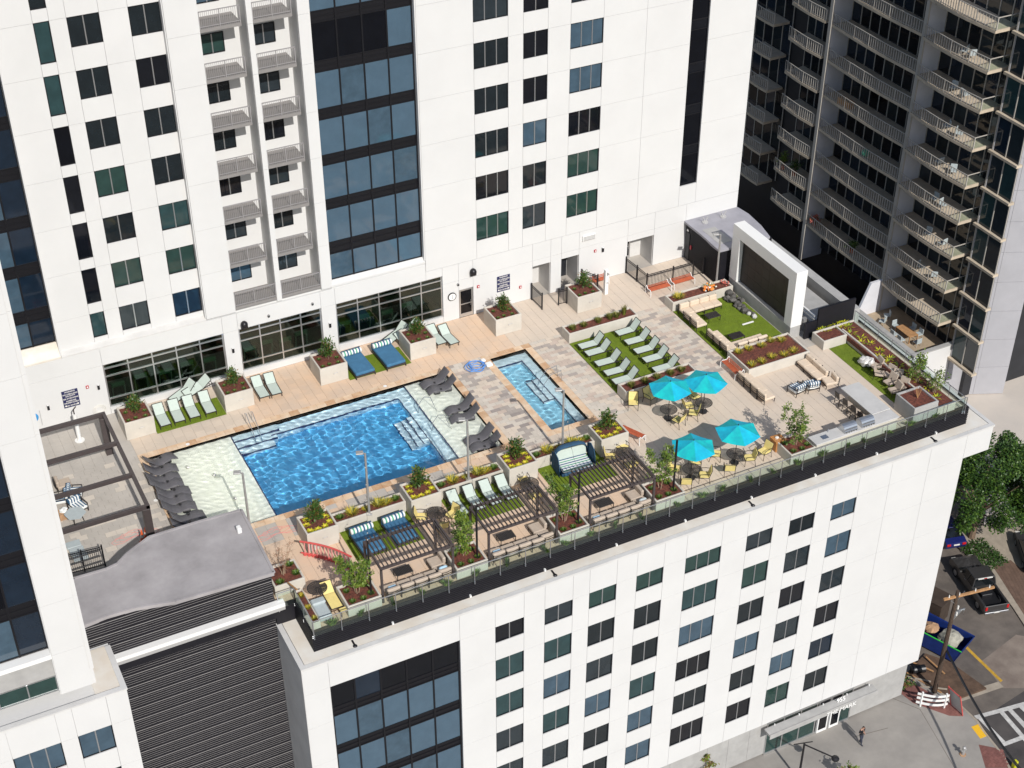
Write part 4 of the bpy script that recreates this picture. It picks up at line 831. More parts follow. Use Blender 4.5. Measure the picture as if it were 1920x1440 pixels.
# ================================================================== furniture on the deck
def L(mb, name, m, t, smooth=False, kind=None): return mb.build(name, m, t, False, smooth, kind)
def chaise_maker(m, back_dx, back_dz, name='sun_lounger'):
    def mk():
        t = thing(name, '', 'lounger'); W = .33; h = .36; b0 = 1.22
        s = MB(); s.add([(0.04, -W + .03, h), (b0, -W + .03, h - .01), (b0, W - .03, h - .01), (.04, W - .03, h), (.04, -W + .03, h - .02), (b0, -W + .03, h - .03), (b0, W - .03, h - .03), (.04, W - .03, h - .02)], [(0, 1, 2, 3), (7, 6, 5, 4), (0, 4, 5, 1), (2, 6, 7, 3), (3, 7, 4, 0), (1, 5, 6, 2)]); L(s, 'seat_sling', m, t)
        e = (b0 + back_dx, h + back_dz); s = MB(); s.add([(b0 + .01, -W + .03, h), (e[0], -W + .03, e[1]), (e[0], W - .03, e[1]), (b0 + .01, W - .03, h), (b0 + .03, -W + .03, h - .02), (e[0] + .02, -W + .03, e[1] - .02), (e[0] + .02, W - .03, e[1] - .02), (b0 + .03, W - .03, h - .02)], [(0, 1, 2, 3), (7, 6, 5, 4), (0, 4, 5, 1), (2, 6, 7, 3), (3, 7, 4, 0), (1, 5, 6, 2)]); L(s, 'back_sling', m, t)
        f = MB()
        for y in (-W, W): f.bar((0, y, h - .02), (1.9, y, h - .05), .045, .05)
        f.bar((0.02, -W, h - .02), (.02, W, h - .02), .04); f.bar((1.88, -W, h - .05), (1.88, W, h - .05), .04); L(f, 'frame', 'dark_frame', t)
        f = MB()
        for y in (-W, W): f.bar((b0, y, h - .02), (e[0], y, e[1]), .035)
        f.bar((e[0], -W, e[1]), (e[0], W, e[1]), .035); f.bar((b0 + back_dx * .6, -W + .04, h + back_dz * .6), (1.75, -W + .04, h - .05), .025); f.bar((b0 + back_dx * .6, W - .04, h + back_dz * .6), (1.75, W - .04, h - .05), .025); L(f, 'back_frame', 'dark_frame', t)
        for x in (.14, 1.7):
            for y in (-W, W): L(MB().bar((x, y, 0), (x, y, h - .03), .04), 'leg', 'dark_frame', t)
        return t
    return mk
ch = Proto(chaise_maker('sling_mint', .47, .60)); chl = Proto(chaise_maker('sling_mint', .62, .46))
for c, (x, ys) in enumerate([(25.98, [-7.2, -8.12, -9.42, -10.6, -11.65]), (28.95, [-6.95, -8.16, -9.34, -10.46, -11.7])]):
    for k, y in enumerate(ys): ch.put((x, y, .03), R_(rnd.uniform(-1.5, 1.5)), 'mint sling lounger on the square turf, %s column, %s from the back planter' % (['left', 'right'][c], ORD[k]), 'loungers on the square turf')
for k, x in enumerate([-.68, .22, 1.18, 2.2]): chl.put((x, -3.2, .03), R_(90 + rnd.uniform(-2, 2)), 'mint lounger before the left gym window, %s from the left' % ORD[k], 'loungers along the tower wall')
for k, (x, y, r) in enumerate([(5.72, -3.1, 90), (6.5, -3.15, 88)]): chl.put((x, y, .0), R_(r), 'mint lounger right of the second tall wall planter, %s of the pair' % ['left', 'right'][k], 'loungers along the tower wall')
for k, (x, y, r) in enumerate([(18.15, -2.75, 93), (18.9, -3.1, 94)]): chl.put((x, y, .0), R_(r), 'mint lounger left of the glass door, %s of the pair' % ['left', 'right'][k], 'loungers along the tower wall')
for k, (x, y, r, ti) in enumerate([(.35, -.85, 20, 10), (1.2, -.75, 12, 24), (14.9, -.9, 20, 8), (15.6, -.8, 10, 26)]):
    o = chl.put((x, y, .25 if ti > 20 else .05), R_(r), 'spare lounger tipped %s the %s gym window' % (['flat below', 'up against'][k % 2], ['left', 'right'][k // 2])); o.rotation_euler = (R_(ti), R_(-12), R_(r))
for k, x in enumerate([12.02, 13.06, 14.08, 15.1]): chl.put((x, -19.02, .03), R_(90 + rnd.uniform(-2, 2)), 'mint lounger by the middle front pergola, %s from the left' % ORD[k], 'loungers behind the second pergola')
o = Proto(chaise_maker('sling_yellow', .6, .4)).put((2.83, -22.75, 0), R_(90), 'yellow sling lounger inside the left front railing')
cv = thing('covered_lounger', 'lounger under a pale grey cover inside the left railing', 'lounger', (2.05, -22.4, 0)); MB().cbox(1.7, 2.42, -23.05, -21.7, .02, .34, .05).build('cover', 'cover_grey', cv); MB().cbox(1.68, 2.44, -22.1, -21.65, .30, .5, .06).build('cover_hump', 'cover_grey', cv); MB().box(1.62, 1.66, -23.1, -21.62, .02, .2).build('frame', 'dark_frame', cv)
st_ = thing('side_stool', 'small yellow side table beside the yellow lounger', 'table', (3.1, -23.0, 0)); MB().cbox(2.85, 3.35, -23.2, -22.88, .36, .42, .015).build('table_top', 'sling_yellow', st_)
for x in (2.9, 3.3):
    for y in (-23.15, -22.93): MB().bar((x, y, 0), (x, y, .36), .035).build('leg', 'dark_frame', st_)

def daybed(front):
    def mk():
        t = thing('daybed', '', 'daybed'); W = .66; D = 1.0 if front else 1.2
        L(MB().cbox(-W - .03, W + .03, -D - .02, D + .02, .12, .24, .02), 'frame', 'dark_frame', t)
        for x in (-W, W):
            for y in (-D, D): L(MB().bar((x, y, 0), (x, y, .14), .06), 'leg', 'dark_frame', t)
        L(MB().cbox(-W, W, -D, D, .24, .46, .05), 'mattress', 'cushion_blue', t)
        n = 13
        b = MB(); r = .17
        for k in range(n):
            x0, x1 = -W + 2 * W * k / n, -W + 2 * W * (k + 1) / n; b.cyl((x0, D - .22, .46 + r), (x1, D - .22, .46 + r), r, 14, mi=(0, 1, 0, 2)[k % 4], cap=k in (0, n - 1))
        o = L(b, 'striped_bolster', ['stripe_white', 'stripe_green', 'stripe_navy'], t, True)
        L(MB().box(-W - .02, W + .02, D - .03, D + .03, .2, .74), 'headboard', 'cushion_navy', t); return t
    return mk
dbw = Proto(daybed(False)); dbf = Proto(daybed(True))
for k, (x, y, r) in enumerate([(12.3, -2.35, 2), (14.45, -2.35, 2)]): dbw.put((x, y, .03), R_(r), 'blue daybed with striped bolster by the tower wall, %s of two' % ['left', 'right'][k], 'blue daybeds')
for k, (x, y, r) in enumerate([(6.28, -18.55, 2), (8.25, -18.5, 3)]): dbf.put((x, y, .03), R_(r), 'blue daybed with striped bolster behind the first pergola, %s of two' % ['left', 'right'][k], 'blue daybeds')
cb = thing('canopy_daybed', 'round blue daybed with a raised hood behind the third pergola', 'daybed', (19.8, -17.65, 0), R_(-4))
L(MB().cbox(-1.05, 1.05, -.75, .6, .05, .32, .08), 'base', 'cushion_navy', cb); L(MB().cbox(-.98, .98, -.74, .4, .32, .5, .07), 'mattress', 'stripe_white', cb)
for k in range(6): L(MB().box(-.97, .97, -.72 + k * .2, -.65 + k * .2, .49, .508), 'mattress_stripe', 'stripe_navy' if k % 2 else 'stripe_green', cb)
hd = MB(); ns, na = 8, 10; vs_ = []; rows_ = []
for j in range(na + 1):
    a = R_(8 + 100 * j / na)
    for i in range(ns + 1):
        u = -1 + 2 * i / ns; wx = 1.18; rr = 1.02; sq = (1 - abs(u) ** 5)
        vs_.append((u * wx, .52 - .1 + rr * math.cos(a) * (.25 + .75 * sq) * .55, .3 + rr * math.sin(a) * (.35 + .65 * sq) * 1.12))
hd.add(vs_, [(j * (ns + 1) + i, j * (ns + 1) + i + 1, (j + 1) * (ns + 1) + i + 1, (j + 1) * (ns + 1) + i) for j in range(na) for i in range(ns)])
o = L(hd, 'hood', 'cushion_navy', cb, True); md = o.modifiers.new('thick', 'SOLIDIFY'); md.thickness = .04
for s in (-1, 1): L(MB().prism([(0, 0), (0, 0.01), (.01, 0)], 0, .01) if False else MB().sweep([(.55, .05), (.55, 1.15), (.1, 1.42), (-.35, 1.25), (-.55, .8), (-.6, .3), (-.6, .05)], lambda u, v, s=s: (s * 1.14, u, v), lambda u, v, s=s: (s * 1.18, u, v)), 'side_panel', 'cushion_navy', cb)
L(MB().sweep([(.5, .5), (.62, 1.05), (.5, 1.1), (.36, .5)], lambda u, v: (-1.0, u, v), lambda u, v: (1.0, u, v)), 'back_cushion', 'sling_mint', cb)

def wave():
    t = thing('in_pool_lounger', '', 'lounger'); n = 24; prof = []
    for k in range(n + 1):
        u = k / n; x = 1.75 * u
        K = [(-.15, -.02), (0, .10), (.2, .27), (.38, .25), (.54, .17), (.7, .27), (.85, .52), (1, .80), (1.15, 1.05)]; j = max(i for i in range(1, 7) if K[i][0] <= u + 1e-9); v = (u - K[j][0]) / (K[j + 1][0] - K[j][0]); a, b, c, d = (K[j + i][1] for i in (-1, 0, 1, 2))
        z = .5 * (2 * b + (c - a) * v + (2 * a - 5 * b + 4 * c - d) * v * v + (3 * b - a - 3 * c + d) * v ** 3)
        prof.append((x, z))
    W = .34; vs = []; f = []
    for x, z in prof: vs += [(x, -W, z - .0), (x, -W * .9, z + .035), (x, W * .9, z + .035), (x, W, z), (x, W * .8, z - .06), (x, -W * .8, z - .06)]
    for k in range(n):
        for j in range(6): a = k * 6 + j; b_ = k * 6 + (j + 1) % 6; f.append((a, b_, b_ + 6, a + 6))
    f += [tuple(range(5, -1, -1)), tuple(range(n * 6, n * 6 + 6))]
    L(MB().add(vs, f), 'shell', 'wave_plastic', t, True); L(MB().cbox(.35, .75, -.24, .24, -.16, .2, .05).cbox(1.05, 1.5, -.24, .24, -.16, .22, .05), 'foot_block', 'wave_plastic', t); L(MB().cyl((.78, -.2, .24), (.78, -.2, .30), .07, 10), 'drain_cap', 'gym_black', t); return t
wv_ = Proto(wave)
for k, (x, y, r) in enumerate([(15.2, -6.05, 3), (15.3, -6.78, -4), (15.4, -9.3, 1), (15.3, -10.15, -6), (15.16, -12.6, 2), (15.2, -13.3, -5)]): wv_.put((x - .08, y, -.18), R_(r), 'dark grey wave lounger in the shallow water right of the pool, %s from the back' % ORD[k], 'wave loungers in the pool shelves').scale = (1.06, 1.1, 1.1)
for k, (x, y, r) in enumerate([(-.95, -5.75, 195), (-1.15, -6.95, 178), (-1.25, -7.75, 181), (-1.25, -8.45, 176), (-1.1, -9.3, 180), (-1.2, -10.0, 174), (-1.2, -10.8, 176), (-1.0, -11.75, 183), (-1.15, -12.5, 178)]): wv_.put((x, y, -.18), R_(r), 'dark grey wave lounger crowded at the left end of the pool, %s from the back' % ORD[k], 'wave loungers in the pool shelves').scale = (1.1, 1.18, 1.1)

# ---- umbrellas, round tables and dining chairs
def umbrella():
    t = thing('umbrella', '', 'umbrella'); R = 1.36
    L(MB().cyl((0, 0, .02), (0, 0, 2.72), .022, 8), 'pole', 'dark_frame', t); L(MB().cyl((0, 0, .0), (0, 0, .07), .26, 16).cyl((0, 0, .07), (0, 0, .28), .05, 8), 'base', 'gym_black', t)
    for k in range(6):
        a0, a1 = R_(60 * k + 10), R_(60 * k + 70); n = 4; vs = [(0, 0, 2.70)]; f = []
        for j in range(1, n + 1):
            q = j / n; z = 2.70 - .50 * q ** .92
            for i in range(n + 1):
                u = i / n; p = Vector((math.cos(a0), math.sin(a0), 0)) * (1 - u) + Vector((math.cos(a1), math.sin(a1), 0)) * u; sag = .05 * q * math.sin(math.pi * u); p = p * (R * q) ; vs.append((p.x, p.y, z - sag))
        for i in range(n): f.append((0, 1 + i, 2 + i))
        for j in range(n - 1):
            for i in range(n): a = 1 + j * (n + 1) + i; f.append((a, a + n + 1, a + n + 2, a + 1))
        c = L(MB().add(vs, f), 'canopy_panel', 'umbrella_shading_teal' if k % 2 else 'umbrella_shading_blue', t, True)  # alternate panels carry the painted shading tones
        p = (math.cos(a0) * R, math.sin(a0) * R); L(MB().bar((0, 0, 2.67), (p[0] * .98, p[1] * .98, 2.19), .016), 'rib', 'dark_frame', t)
    L(MB().cyl((0, 0, 2.69), (0, 0, 2.80), .035, 8, .015), 'finial', 'dark_frame', t); return t
um = Proto(umbrella)
def rtable():
    t = thing('round_table', '', 'table'); b = MB()
    for r0 in [.06 + .047 * k for k in range(10)]:
        n = 26; vs = []; 
        for i in range(n): a = 2 * math.pi * i / n; vs += [(r0 * math.cos(a), r0 * math.sin(a), .72), ((r0 + .036) * math.cos(a), (r0 + .036) * math.sin(a), .72)]
        b.add(vs, [(2 * i, 2 * i + 1, (2 * i + 3) % (2 * n), (2 * i + 2) % (2 * n)) for i in range(n)])
    for k in range(10): a = math.pi * k / 10; b.bar((-.52 * math.cos(a), -.52 * math.sin(a), .712), (.52 * math.cos(a), .52 * math.sin(a), .712), .012)
    L(b, 'mesh_top', 'dark_frame', t); L(MB().tube([(.535 * math.cos(2 * math.pi * k / 24), .535 * math.sin(2 * math.pi * k / 24), .715) for k in range(25)], .016, 5), 'rim', 'dark_frame', t)
    for k in range(4):
        a = R_(45 + 90 * k); L(MB().tube([(.1 * math.cos(a), .1 * math.sin(a), .7), (.08 * math.cos(a), .08 * math.sin(a), .35), (.34 * math.cos(a), .34 * math.sin(a), .0)], .018, 5), 'leg', 'dark_frame', t)
    return t
rt = Proto(rtable)
def dchair(m, name='dining_chair'):
    def mk():
        t = thing(name, '', 'chair'); W = .25
        L(MB().cbox(-W, W, -.26, .22, .40, .44, .012), 'seat_sling', m, t); s = MB(); s.sweep([(-.27, .42), (-.40, .90), (-.36, .91), (-.23, .43)], lambda u, v: (-W, u, v), lambda u, v: (W, u, v)); L(s, 'back_sling', m, t)
        f = MB()
        for x in (-W - .02, W + .02): f.tube([(x, .24, 0), (x, .23, .42), (x, -.27, .40), (x, -.34, 0)], .016, 5); f.tube([(x, -.26, .40), (x, -.41, .93)], .016, 5)
        f.tube([(-W, -.41, .92), (W, -.41, .92)], .016, 5); f.tube([(-W, .23, .41), (W, .23, .41)], .014, 5); L(f, 'frame', 'dark_frame', t)
        for x in (-W - .03, W + .03): L(MB().tube([(x, .22, .4), (x, .2, .63), (x, -.1, .67), (x, -.33, .64)], .018, 5), 'armrest', 'dark_frame', t)
        return t
    return mk
dc = Proto(dchair('sling_yellow'))
UT = [(27.34, -16.1), (29.65, -16.5), (25.46, -21.68), (28.56, -21.65)]; un = ['back left', 'back right', 'front left', 'front right']
for k, (x, y) in enumerate(UT): rt.put((x, y, 0), R_(12 * k), 'black mesh round table under the %s turquoise umbrella' % un[k], 'tables under umbrellas'); um.put((x, y, 0), R_([0, 14, -6, 4][k]), 'turquoise umbrella, %s of the four' % un[k], 'turquoise umbrellas').scale = (1, 1, 1.05)
CH = [(25.95, -14.2, 150, 'alone by the corner of the grass planter'), (27.25, -14.15, 200, 'in the umbrella shade against the grass planter'), (27.5, -16.95, 20, 'at the near side of the back left table'), (28.72, -16.75, 50, 'between the two back tables, nearer the street'), (28.9, -16.0, 260, 'between the two back tables, middle one'), (29.72, -15.4, 190, 'behind the back right table'),
      (27.75, -20.85, 235, 'behind the front right table'), (30.4, -21.95, 100, 'farthest right by the tree planter'), (29.25, -22.05, 70, 'right of the front right table'), (27.7, -22.35, 330, 'near side of the front right table'), (26.0, -22.2, 60, 'right of the front left table'), (24.75, -22.25, 330, 'near side of the front left table'), (24.85, -20.95, 225, 'left of the front left table'), (26.2, -20.95, 160, 'behind the front left table')]
for x, y, r, l in CH: dc.put((x, y, 0), R_(r), 'yellow sling chair ' + l, 'yellow chairs around the umbrellas').scale = (1.15, 1.15, 1.08)
for k, (x, y) in enumerate([(10.5, -18.5), (16.4, -18.55), (22.75, -18.6)]):
    rt.put((x, y, 0), 0, 'black mesh round table right of the %s pergola' % ORD[k], 'tables beside the pergolas')
    for (dx, dy, r), l in zip([(-.72, .35, 245), (-.1, -.85, 0)] if k != 1 else [(0, .85, 180), (-.1, -.85, 0)], ['behind', 'in front of']): dc.put((x + dx, y + dy, 0), R_(r), 'yellow chair %s the round table right of the %s pergola' % (l, ORD[k]), 'yellow chairs beside the pergolas')
dc.put((23.1, -17.75, 0), R_(200), 'yellow chair standing by the fourth tall front planter', 'yellow chairs beside the pergolas'); dc.put((11.3, -18.75, 0), R_(110), 'yellow chair half hidden by the second front tree', 'yellow chairs beside the pergolas')
rt.put((2.3, -21.2, 0), 0, 'black mesh round table inside the left railing'); 

# ---- sofas
def sofa_module(t, x, y, rz, m, w=.78, d=.80, back=True, leg=True, pillow=None):
    """one seat of a sectional: frame, cushion, back cushion and slatted back"""
    c, s = math.cos(rz), math.sin(rz)
    def T(mb): mb.v = [(x + a * c - b * s, y + a * s + b * c, z) for a, b, z in mb.v]; return mb
    L(T(MB().cbox(-w / 2, w / 2, -d / 2, d / 2, .26, .44, .04)), 'seat_cushion', m, t)
    for dd in (d / 2, -d / 2): L(T(MB().bar((-w / 2, dd, .24), (w / 2, dd, .24), .04)), 'frame_rail', 'dark_frame', t)
    for a in (-w / 2 + .02, w / 2 - .02):
        L(T(MB().bar((a, d / 2 - .02, 0), (a, d / 2 - .02, .25), .035)), 'leg', 'dark_frame', t)
    if back:
        L(T(MB().cbox(-w / 2 + .01, w / 2 - .01, -d / 2 - .06, -d / 2 + .14, .42, .80, .05)), 'back_cushion', m, t)
        for k in range(3): L(T(MB().tube([(-w / 2, -d / 2 - .09, .40 + .14 * k), (0, -d / 2 - .14, .38 + .14 * k), (w / 2, -d / 2 - .09, .40 + .14 * k)], .018, 5)), 'back_slat', 'dark_frame', t)
        for a in (-w / 2, w / 2): L(T(MB().bar((a, -d / 2 - .03, 0), (a, -d / 2 - .10, .76), .035)), 'back_post', 'dark_frame', t)
    if pillow: L(T(MB().cbox(-.24, .24, -.22, -.02, .44, .78, .07)), 'pillow', pillow, t)
def sofa(label, mods, m, loc, group=None, name='sectional_sofa'):
    t = thing(name, label, 'sofa', loc)
    for q in mods: sofa_module(t, q[0] - loc[0], q[1] - loc[1], R_(q[2]), m, back=q[3] if len(q) > 3 else True, pillow=q[4] if len(q) > 4 else None, w=q[5] if len(q) > 5 else .78)
    return t
sofa('cream corner sofa on turf nearer the orange flowers', [(34.62, -6.72, 180), (35.42, -6.72, 180), (36.2, -6.72, 180), (36.9, -6.72, 180, True, None, .62), (34.55, -7.52, 270), (34.55, -8.35, 270)], 'cushion_cream', (35.2, -7, .03))
sofa('cream corner sofa on turf backing onto the yellow planter', [(34.72, -10.1, 270), (34.72, -10.88, 270), (34.75, -11.66, 270), (35.5, -11.75, 0), (36.28, -11.75, 0), (37.05, -11.75, 0)], 'cushion_cream', (35.3, -11.2, .03))
def ctable(label, x, y, z=0, rz=0, w=.98, d=.66):
    t = thing('coffee_table', label, 'table', (x, y, z), rz); L(MB().cbox(-w / 2, w / 2, -d / 2, d / 2, .36, .40, .012), 'table_top', 'dark_frame', t)
    for i in range(11): L(MB().box(-w / 2 + .02 + (w - .06) * i / 11, -w / 2 + .05 + (w - .06) * i / 11, -d / 2 + .03, d / 2 - .03, .40, .406), 'top_slat', 'bronze_frame', t)
    for a in (-w / 2 + .04, w / 2 - .04):
        for b in (-d / 2 + .04, d / 2 - .04): L(MB().bar((a, b, 0), (a, b, .36), .035), 'leg', 'dark_frame', t)
    return t
ctable('dark slatted coffee table by the upper turf sofa', 35.85, -7.98, .03); ctable('dark slatted coffee table by the lower turf sofa', 35.92, -10.78, .03)
sofa('three seat cream sofa behind the bar', [(38.15, -15.45, 90), (38.12, -16.2, 90), (38.1, -16.95, 90)], 'cushion_cream', (38.1, -16.2, 0))
sofa('single armless cream seat at the end of the three seat sofa', [(38.35, -17.75, 80)], 'cushion_cream', (38.35, -17.7, 0), name='armless_chair')
for k, y in enumerate([-15.05, -15.78, -16.5, -17.25]): sofa('cream armless seat in the row below the red bench, %s from the bench' % ORD[k], [(33.85, y, 270 + k)], 'cushion_cream', (33.85, y, 0), name='armless_chair')['group'] = 'row of armless seats'
for k, x in enumerate((5.2, 11.45, 17.75)):
    pw = ['cushion_sky', None, 'cover_grey'][k]
    sofa('taupe corner sofa under the %s pergola' % ORD[k], [(x + .7, -22.75, 0), (x + 1.5, -22.78, 0), (x + 2.3, -22.78, 0), (x + 3.1, -22.78, 0), (x + 3.75, -22.65, 0, True, pw), (x + 3.72, -21.85, 90)], 'cushion_taupe', (x + 2.4, -22.5, 0), 'sofas under the pergolas')
    ctable('dark coffee table under the %s pergola' % ORD[k], x + 1.85, -21.68, 0)
    bl = MB().cbox(x + .55, x + 1.0, -22.9, -22.6, .45, .52, .03); tag(bl.build('folded_towel', 'cushion_sky'), 'pale blue towel left on the sofa under the %s pergola' % ORD[k], 'towel', 'towels on the sofas')
# striped armchairs
def stripe_chair():
    t = thing('striped_armchair', '', 'armchair'); sofa_module(t, 0, 0, 0, 'stripe_white')
    for k in range(5): L(MB().box(-.36 + k * .17, -.29 + k * .17, -.38, .395, .436, .446), 'cushion_stripe', 'stripe_navy', t); L(MB().box(-.36 + k * .17, -.29 + k * .17, -.475, -.25, .52, .806), 'cushion_stripe', 'stripe_navy', t)
    for a in (-.42, .42): L(MB().bar((a, -.45, .58), (a, .36, .55), .05, .03).bar((a, .36, .0), (a, .36, .55), .035), 'armrest', 'dark_frame', t)
    return t
sc2 = Proto(stripe_chair)
for k, (x, y, r) in enumerate([(36.0, -17.45, 8), (37.05, -17.55, -8)]): sc2.put((x, y, 0), R_(r), 'armchair with blue and white striped cushions before the bar, %s of two' % ['left', 'right'][k], 'striped armchairs')
for k, (x, y, r) in enumerate([(-8.1, -7.2, 80), (-7.2, -7.0, 250), (-7.35, -8.3, 200)]): sc2.put((x, y, 0), R_(r), 'striped armchair under the big left pergola, %s' % ['next to the white wall', 'farther from the wall', 'nearest the street'][k], 'armchairs under the left pergola')
sofa('cream seat under the big left pergola near its second beam', [(-7.6, -5.9, 270)], 'cushion_taupe', (-7.6, -5.9, 0), name='armless_chair')
gt = thing('glass_table', 'glass topped table among the chairs under the left pergola', 'table', (-7.75, -9.25, 0)); MB().cyl((-7.7, -9.3, .70), (-7.7, -9.3, .72), .62, 6).build('glass_top', 'cover_grey', gt)
for a in range(3): MB().bar((-7.7 + .4 * math.cos(a * 2.1), -9.3 + .4 * math.sin(a * 2.1), 0), (-7.7 + .3 * math.cos(a * 2.1), -9.3 + .3 * math.sin(a * 2.1), .7), .05).build('leg', 'dark_frame', gt)
bx_ = thing('cardboard_box', 'open brown cardboard box of wrapping under the left pergola', 'box', (-8.2, -8.5, 0)); MB().box(-8.5, -7.95, -8.75, -8.2, 0.004, .42).build('carton', 'cardboard', bx_); MB().ball((-8.2, -8.45, .45), .24, 9, 6, .6, jit=.25).build('wrapping', 'stripe_white', bx_)
for k, (x, y) in enumerate([(-8.35, -11.1), (-8.3, -11.75), (-8.25, -12.4)]): tag(MB().cbox(x - .4, x + .4, y - .28, y + .28, .004, .10 + .03 * k, .02).build('foam_slab', 'cover_grey'), 'pale slab lying on the paving by the white wall, %s' % ['nearest the pergola beam', 'middle', 'nearest the black gate'][k], 'slab', 'pale slabs by the wall')
# club chairs parked on the right turf
def club():
    t = thing('club_chair', '', 'chair'); W = .3
    L(MB().cbox(-W, W, -.3, .3, .28, .42, .04), 'seat', 'cushion_taupe', t); s = MB(); s.sweep([(-.3, .40), (-.44, .92), (-.34, .94), (-.18, .42)], lambda u, v: (-W, u, v), lambda u, v: (W, u, v)); L(s, 'backrest', 'cushion_taupe', t)
    for a in (-W, W):
        L(MB().tube([(a, .28, 0), (a, .28, .56), (a, -.32, .6), (a, -.38, 0)], .02, 5), 'arm_frame', 'dark_frame', t)
    return t
cc_ = Proto(club)
for k, (x, y, r, l) in enumerate([(42.0, -17.75, 80, 'next to the plastic cover'), (41.7, -18.55, 230, 'with its back to the turf'), (42.1, -18.9, 100, 'against the planter wall'), (41.65, -19.6, 95, 'in the middle of the cluster'), (42.25, -19.6, 130, 'touching the planter wall'), (41.35, -20.45, 80, 'nearest the corner planter'), (42.0, -20.4, 110, 'beside the corner planter wall')]): cc_.put((x, y, .02), R_(r), 'taupe club chair parked on the right turf, ' + l, 'parked club chairs')
pcv = MB(); pcv.ball((41.7, -17.0, .36), .42, 11, 7, .8, jit=.16); pcv.ball((41.95, -17.3, .34), .34, 9, 6, .9, jit=.2); tag(pcv.build('plastic_cover', 'cover_plastic', smooth=False), 'crumpled pale plastic cover bundled at the head of the club chairs', 'cover')

# ---- benches, bar, grills
def bench():
    t = thing('slatted_bench', '', 'bench'); n = 9
    for k in range(n):
        a = k / (n - 1); y = -.28 + .52 * a; z = .42 - .03 * math.sin(math.pi * a) + (.42 * max(0, a - .72) if a > .72 else 0)
        L(MB().cbox(-.82, .82, y - .026, y + .026, z, z + .035, .006), 'slat', 'bench_red', t)
    for x in (-.84, .84): L(MB().tube([(x, -.34, 0), (x, -.33, .38), (x, -.2, .46), (x, .1, .42), (x, .28, .62), (x, .34, .5), (x, .34, 0)], .028, 6), 'end_frame', 'white_paint', t)
    return t
bn = Proto(bench)
for x, y, r, l in [(33.66, -13.7, 270, 'against the big yellow planter'), (34.5, -3.25, 0, 'along the black fence, left one'), (36.45, -3.2, 0, 'along the black fence, right one'), (31.1, -.45, 0, 'against the wall by the white shower post'), (24.3, -16.75, 115, 'behind the fourth tall front planter')]: bn.put((x, y, 0), R_(r), 'red slatted bench ' + l, 'red slatted benches')
bar = thing('bar_counter', 'L shaped pale stone bar and grill counter in the right corner', 'counter', (37.5, -21.8, 0))
MB().cbox(37.88, 39.28, -22.55, -19.4, .96, 1.04, .015).build('bar_top', 'counter_stone', bar); MB().cbox(33.1, 39.28, -23.45, -22.57, .93, 1.0, .015).build('grill_top', 'counter_stone', bar); MB().cbox(38.5, 39.2, -22.57, -19.5, .002, .96, .01).build('bar_base', 'concrete', bar); MB().cbox(33.15, 39.2, -23.4, -22.65, .002, .93, .01).build('grill_base', 'concrete', bar)
MB().box(33.75, 34.2, -23.2, -22.85, .99, 1.012).build('sink', 'steel', bar); MB().tube([(34.45, -22.75, 1.0), (34.45, -22.75, 1.25), (34.3, -22.85, 1.25)], .02, 6).build('tap', 'steel', bar)
def grill():
    t = thing('grill', '', 'grill'); L(MB().cbox(-.48, .48, -.36, .34, 0, .16, .02), 'fire_box', 'steel', t); n = 8; pr = [(.3 * math.cos(math.pi * k / n) - .0, .16 + .3 * math.sin(math.pi * k / n)) for k in range(n + 1)]
    L(MB().sweep(pr, lambda u, v: (-.48, u, v), lambda u, v: (.48, u, v)), 'hood', 'aluminium', t, False); L(MB().bar((-.38, -.36, .30), (.38, -.36, .30), .03), 'handle', 'steel', t)
    for k in range(5): L(MB().cyl((-.36 + .18 * k, -.40, .08), (-.36 + .18 * k, -.35, .08), .03, 8), 'knob', 'gym_black', t)
    return t
gr = Proto(grill)
for k, x in enumerate((35.7, 37.0)): gr.put((x, -23.0, 1.0), 0, 'stainless hooded grill on the counter, %s' % ['left of two', 'right of two'][k], 'grills')
def stool():
    t = thing('bar_stool', '', 'stool'); L(MB().cbox(-.22, .22, -.22, .22, .66, .70, .015), 'seat', 'cushion_taupe', t); L(MB().sweep([(-.24, .7), (-.32, 1.12), (-.28, 1.12), (-.2, .7)], lambda u, v: (-.21, u, v), lambda u, v: (.21, u, v)), 'back', 'dark_frame', t)
    for a in (-.2, .2):
        for b in (-.2, .2): L(MB().bar((a * 1.15, b * 1.15, 0), (a, b, .67), .03), 'leg', 'dark_frame', t)
    L(MB().tube([(-.22, -.22, .25), (.22, -.22, .25), (.22, .22, .25), (-.22, .22, .25), (-.22, -.22, .25)], .013, 5), 'foot_ring', 'dark_frame', t); return t
sl = Proto(stool)
for k, y in enumerate([-19.8, -20.6, -21.4, -22.05]): sl.put((37.6, y, 0), R_(270 + 4 * k), 'dark bar stool at the stone bar, %s from the back' % ORD[k], 'bar stools')
cr = thing('wooden_crate', 'orange slatted wooden box standing by the tree planter near the grills', 'crate', (31.65, -21.6, 0)); MB().cbox(31.3, 32.0, -21.95, -21.25, .002, .72, .02).build('crate_body', 'wood_orange', cr)
for k in range(5): MB().cbox(31.28, 32.02, -21.95 + .145 * k, -21.83 + .145 * k, .72, .76, .01).build('lid_slat', 'wood_orange', cr)
MB().ball((31.6, -21.55, .78), .12, 8, 5, .5, jit=.2).build('napkins', 'flower_white', cr)

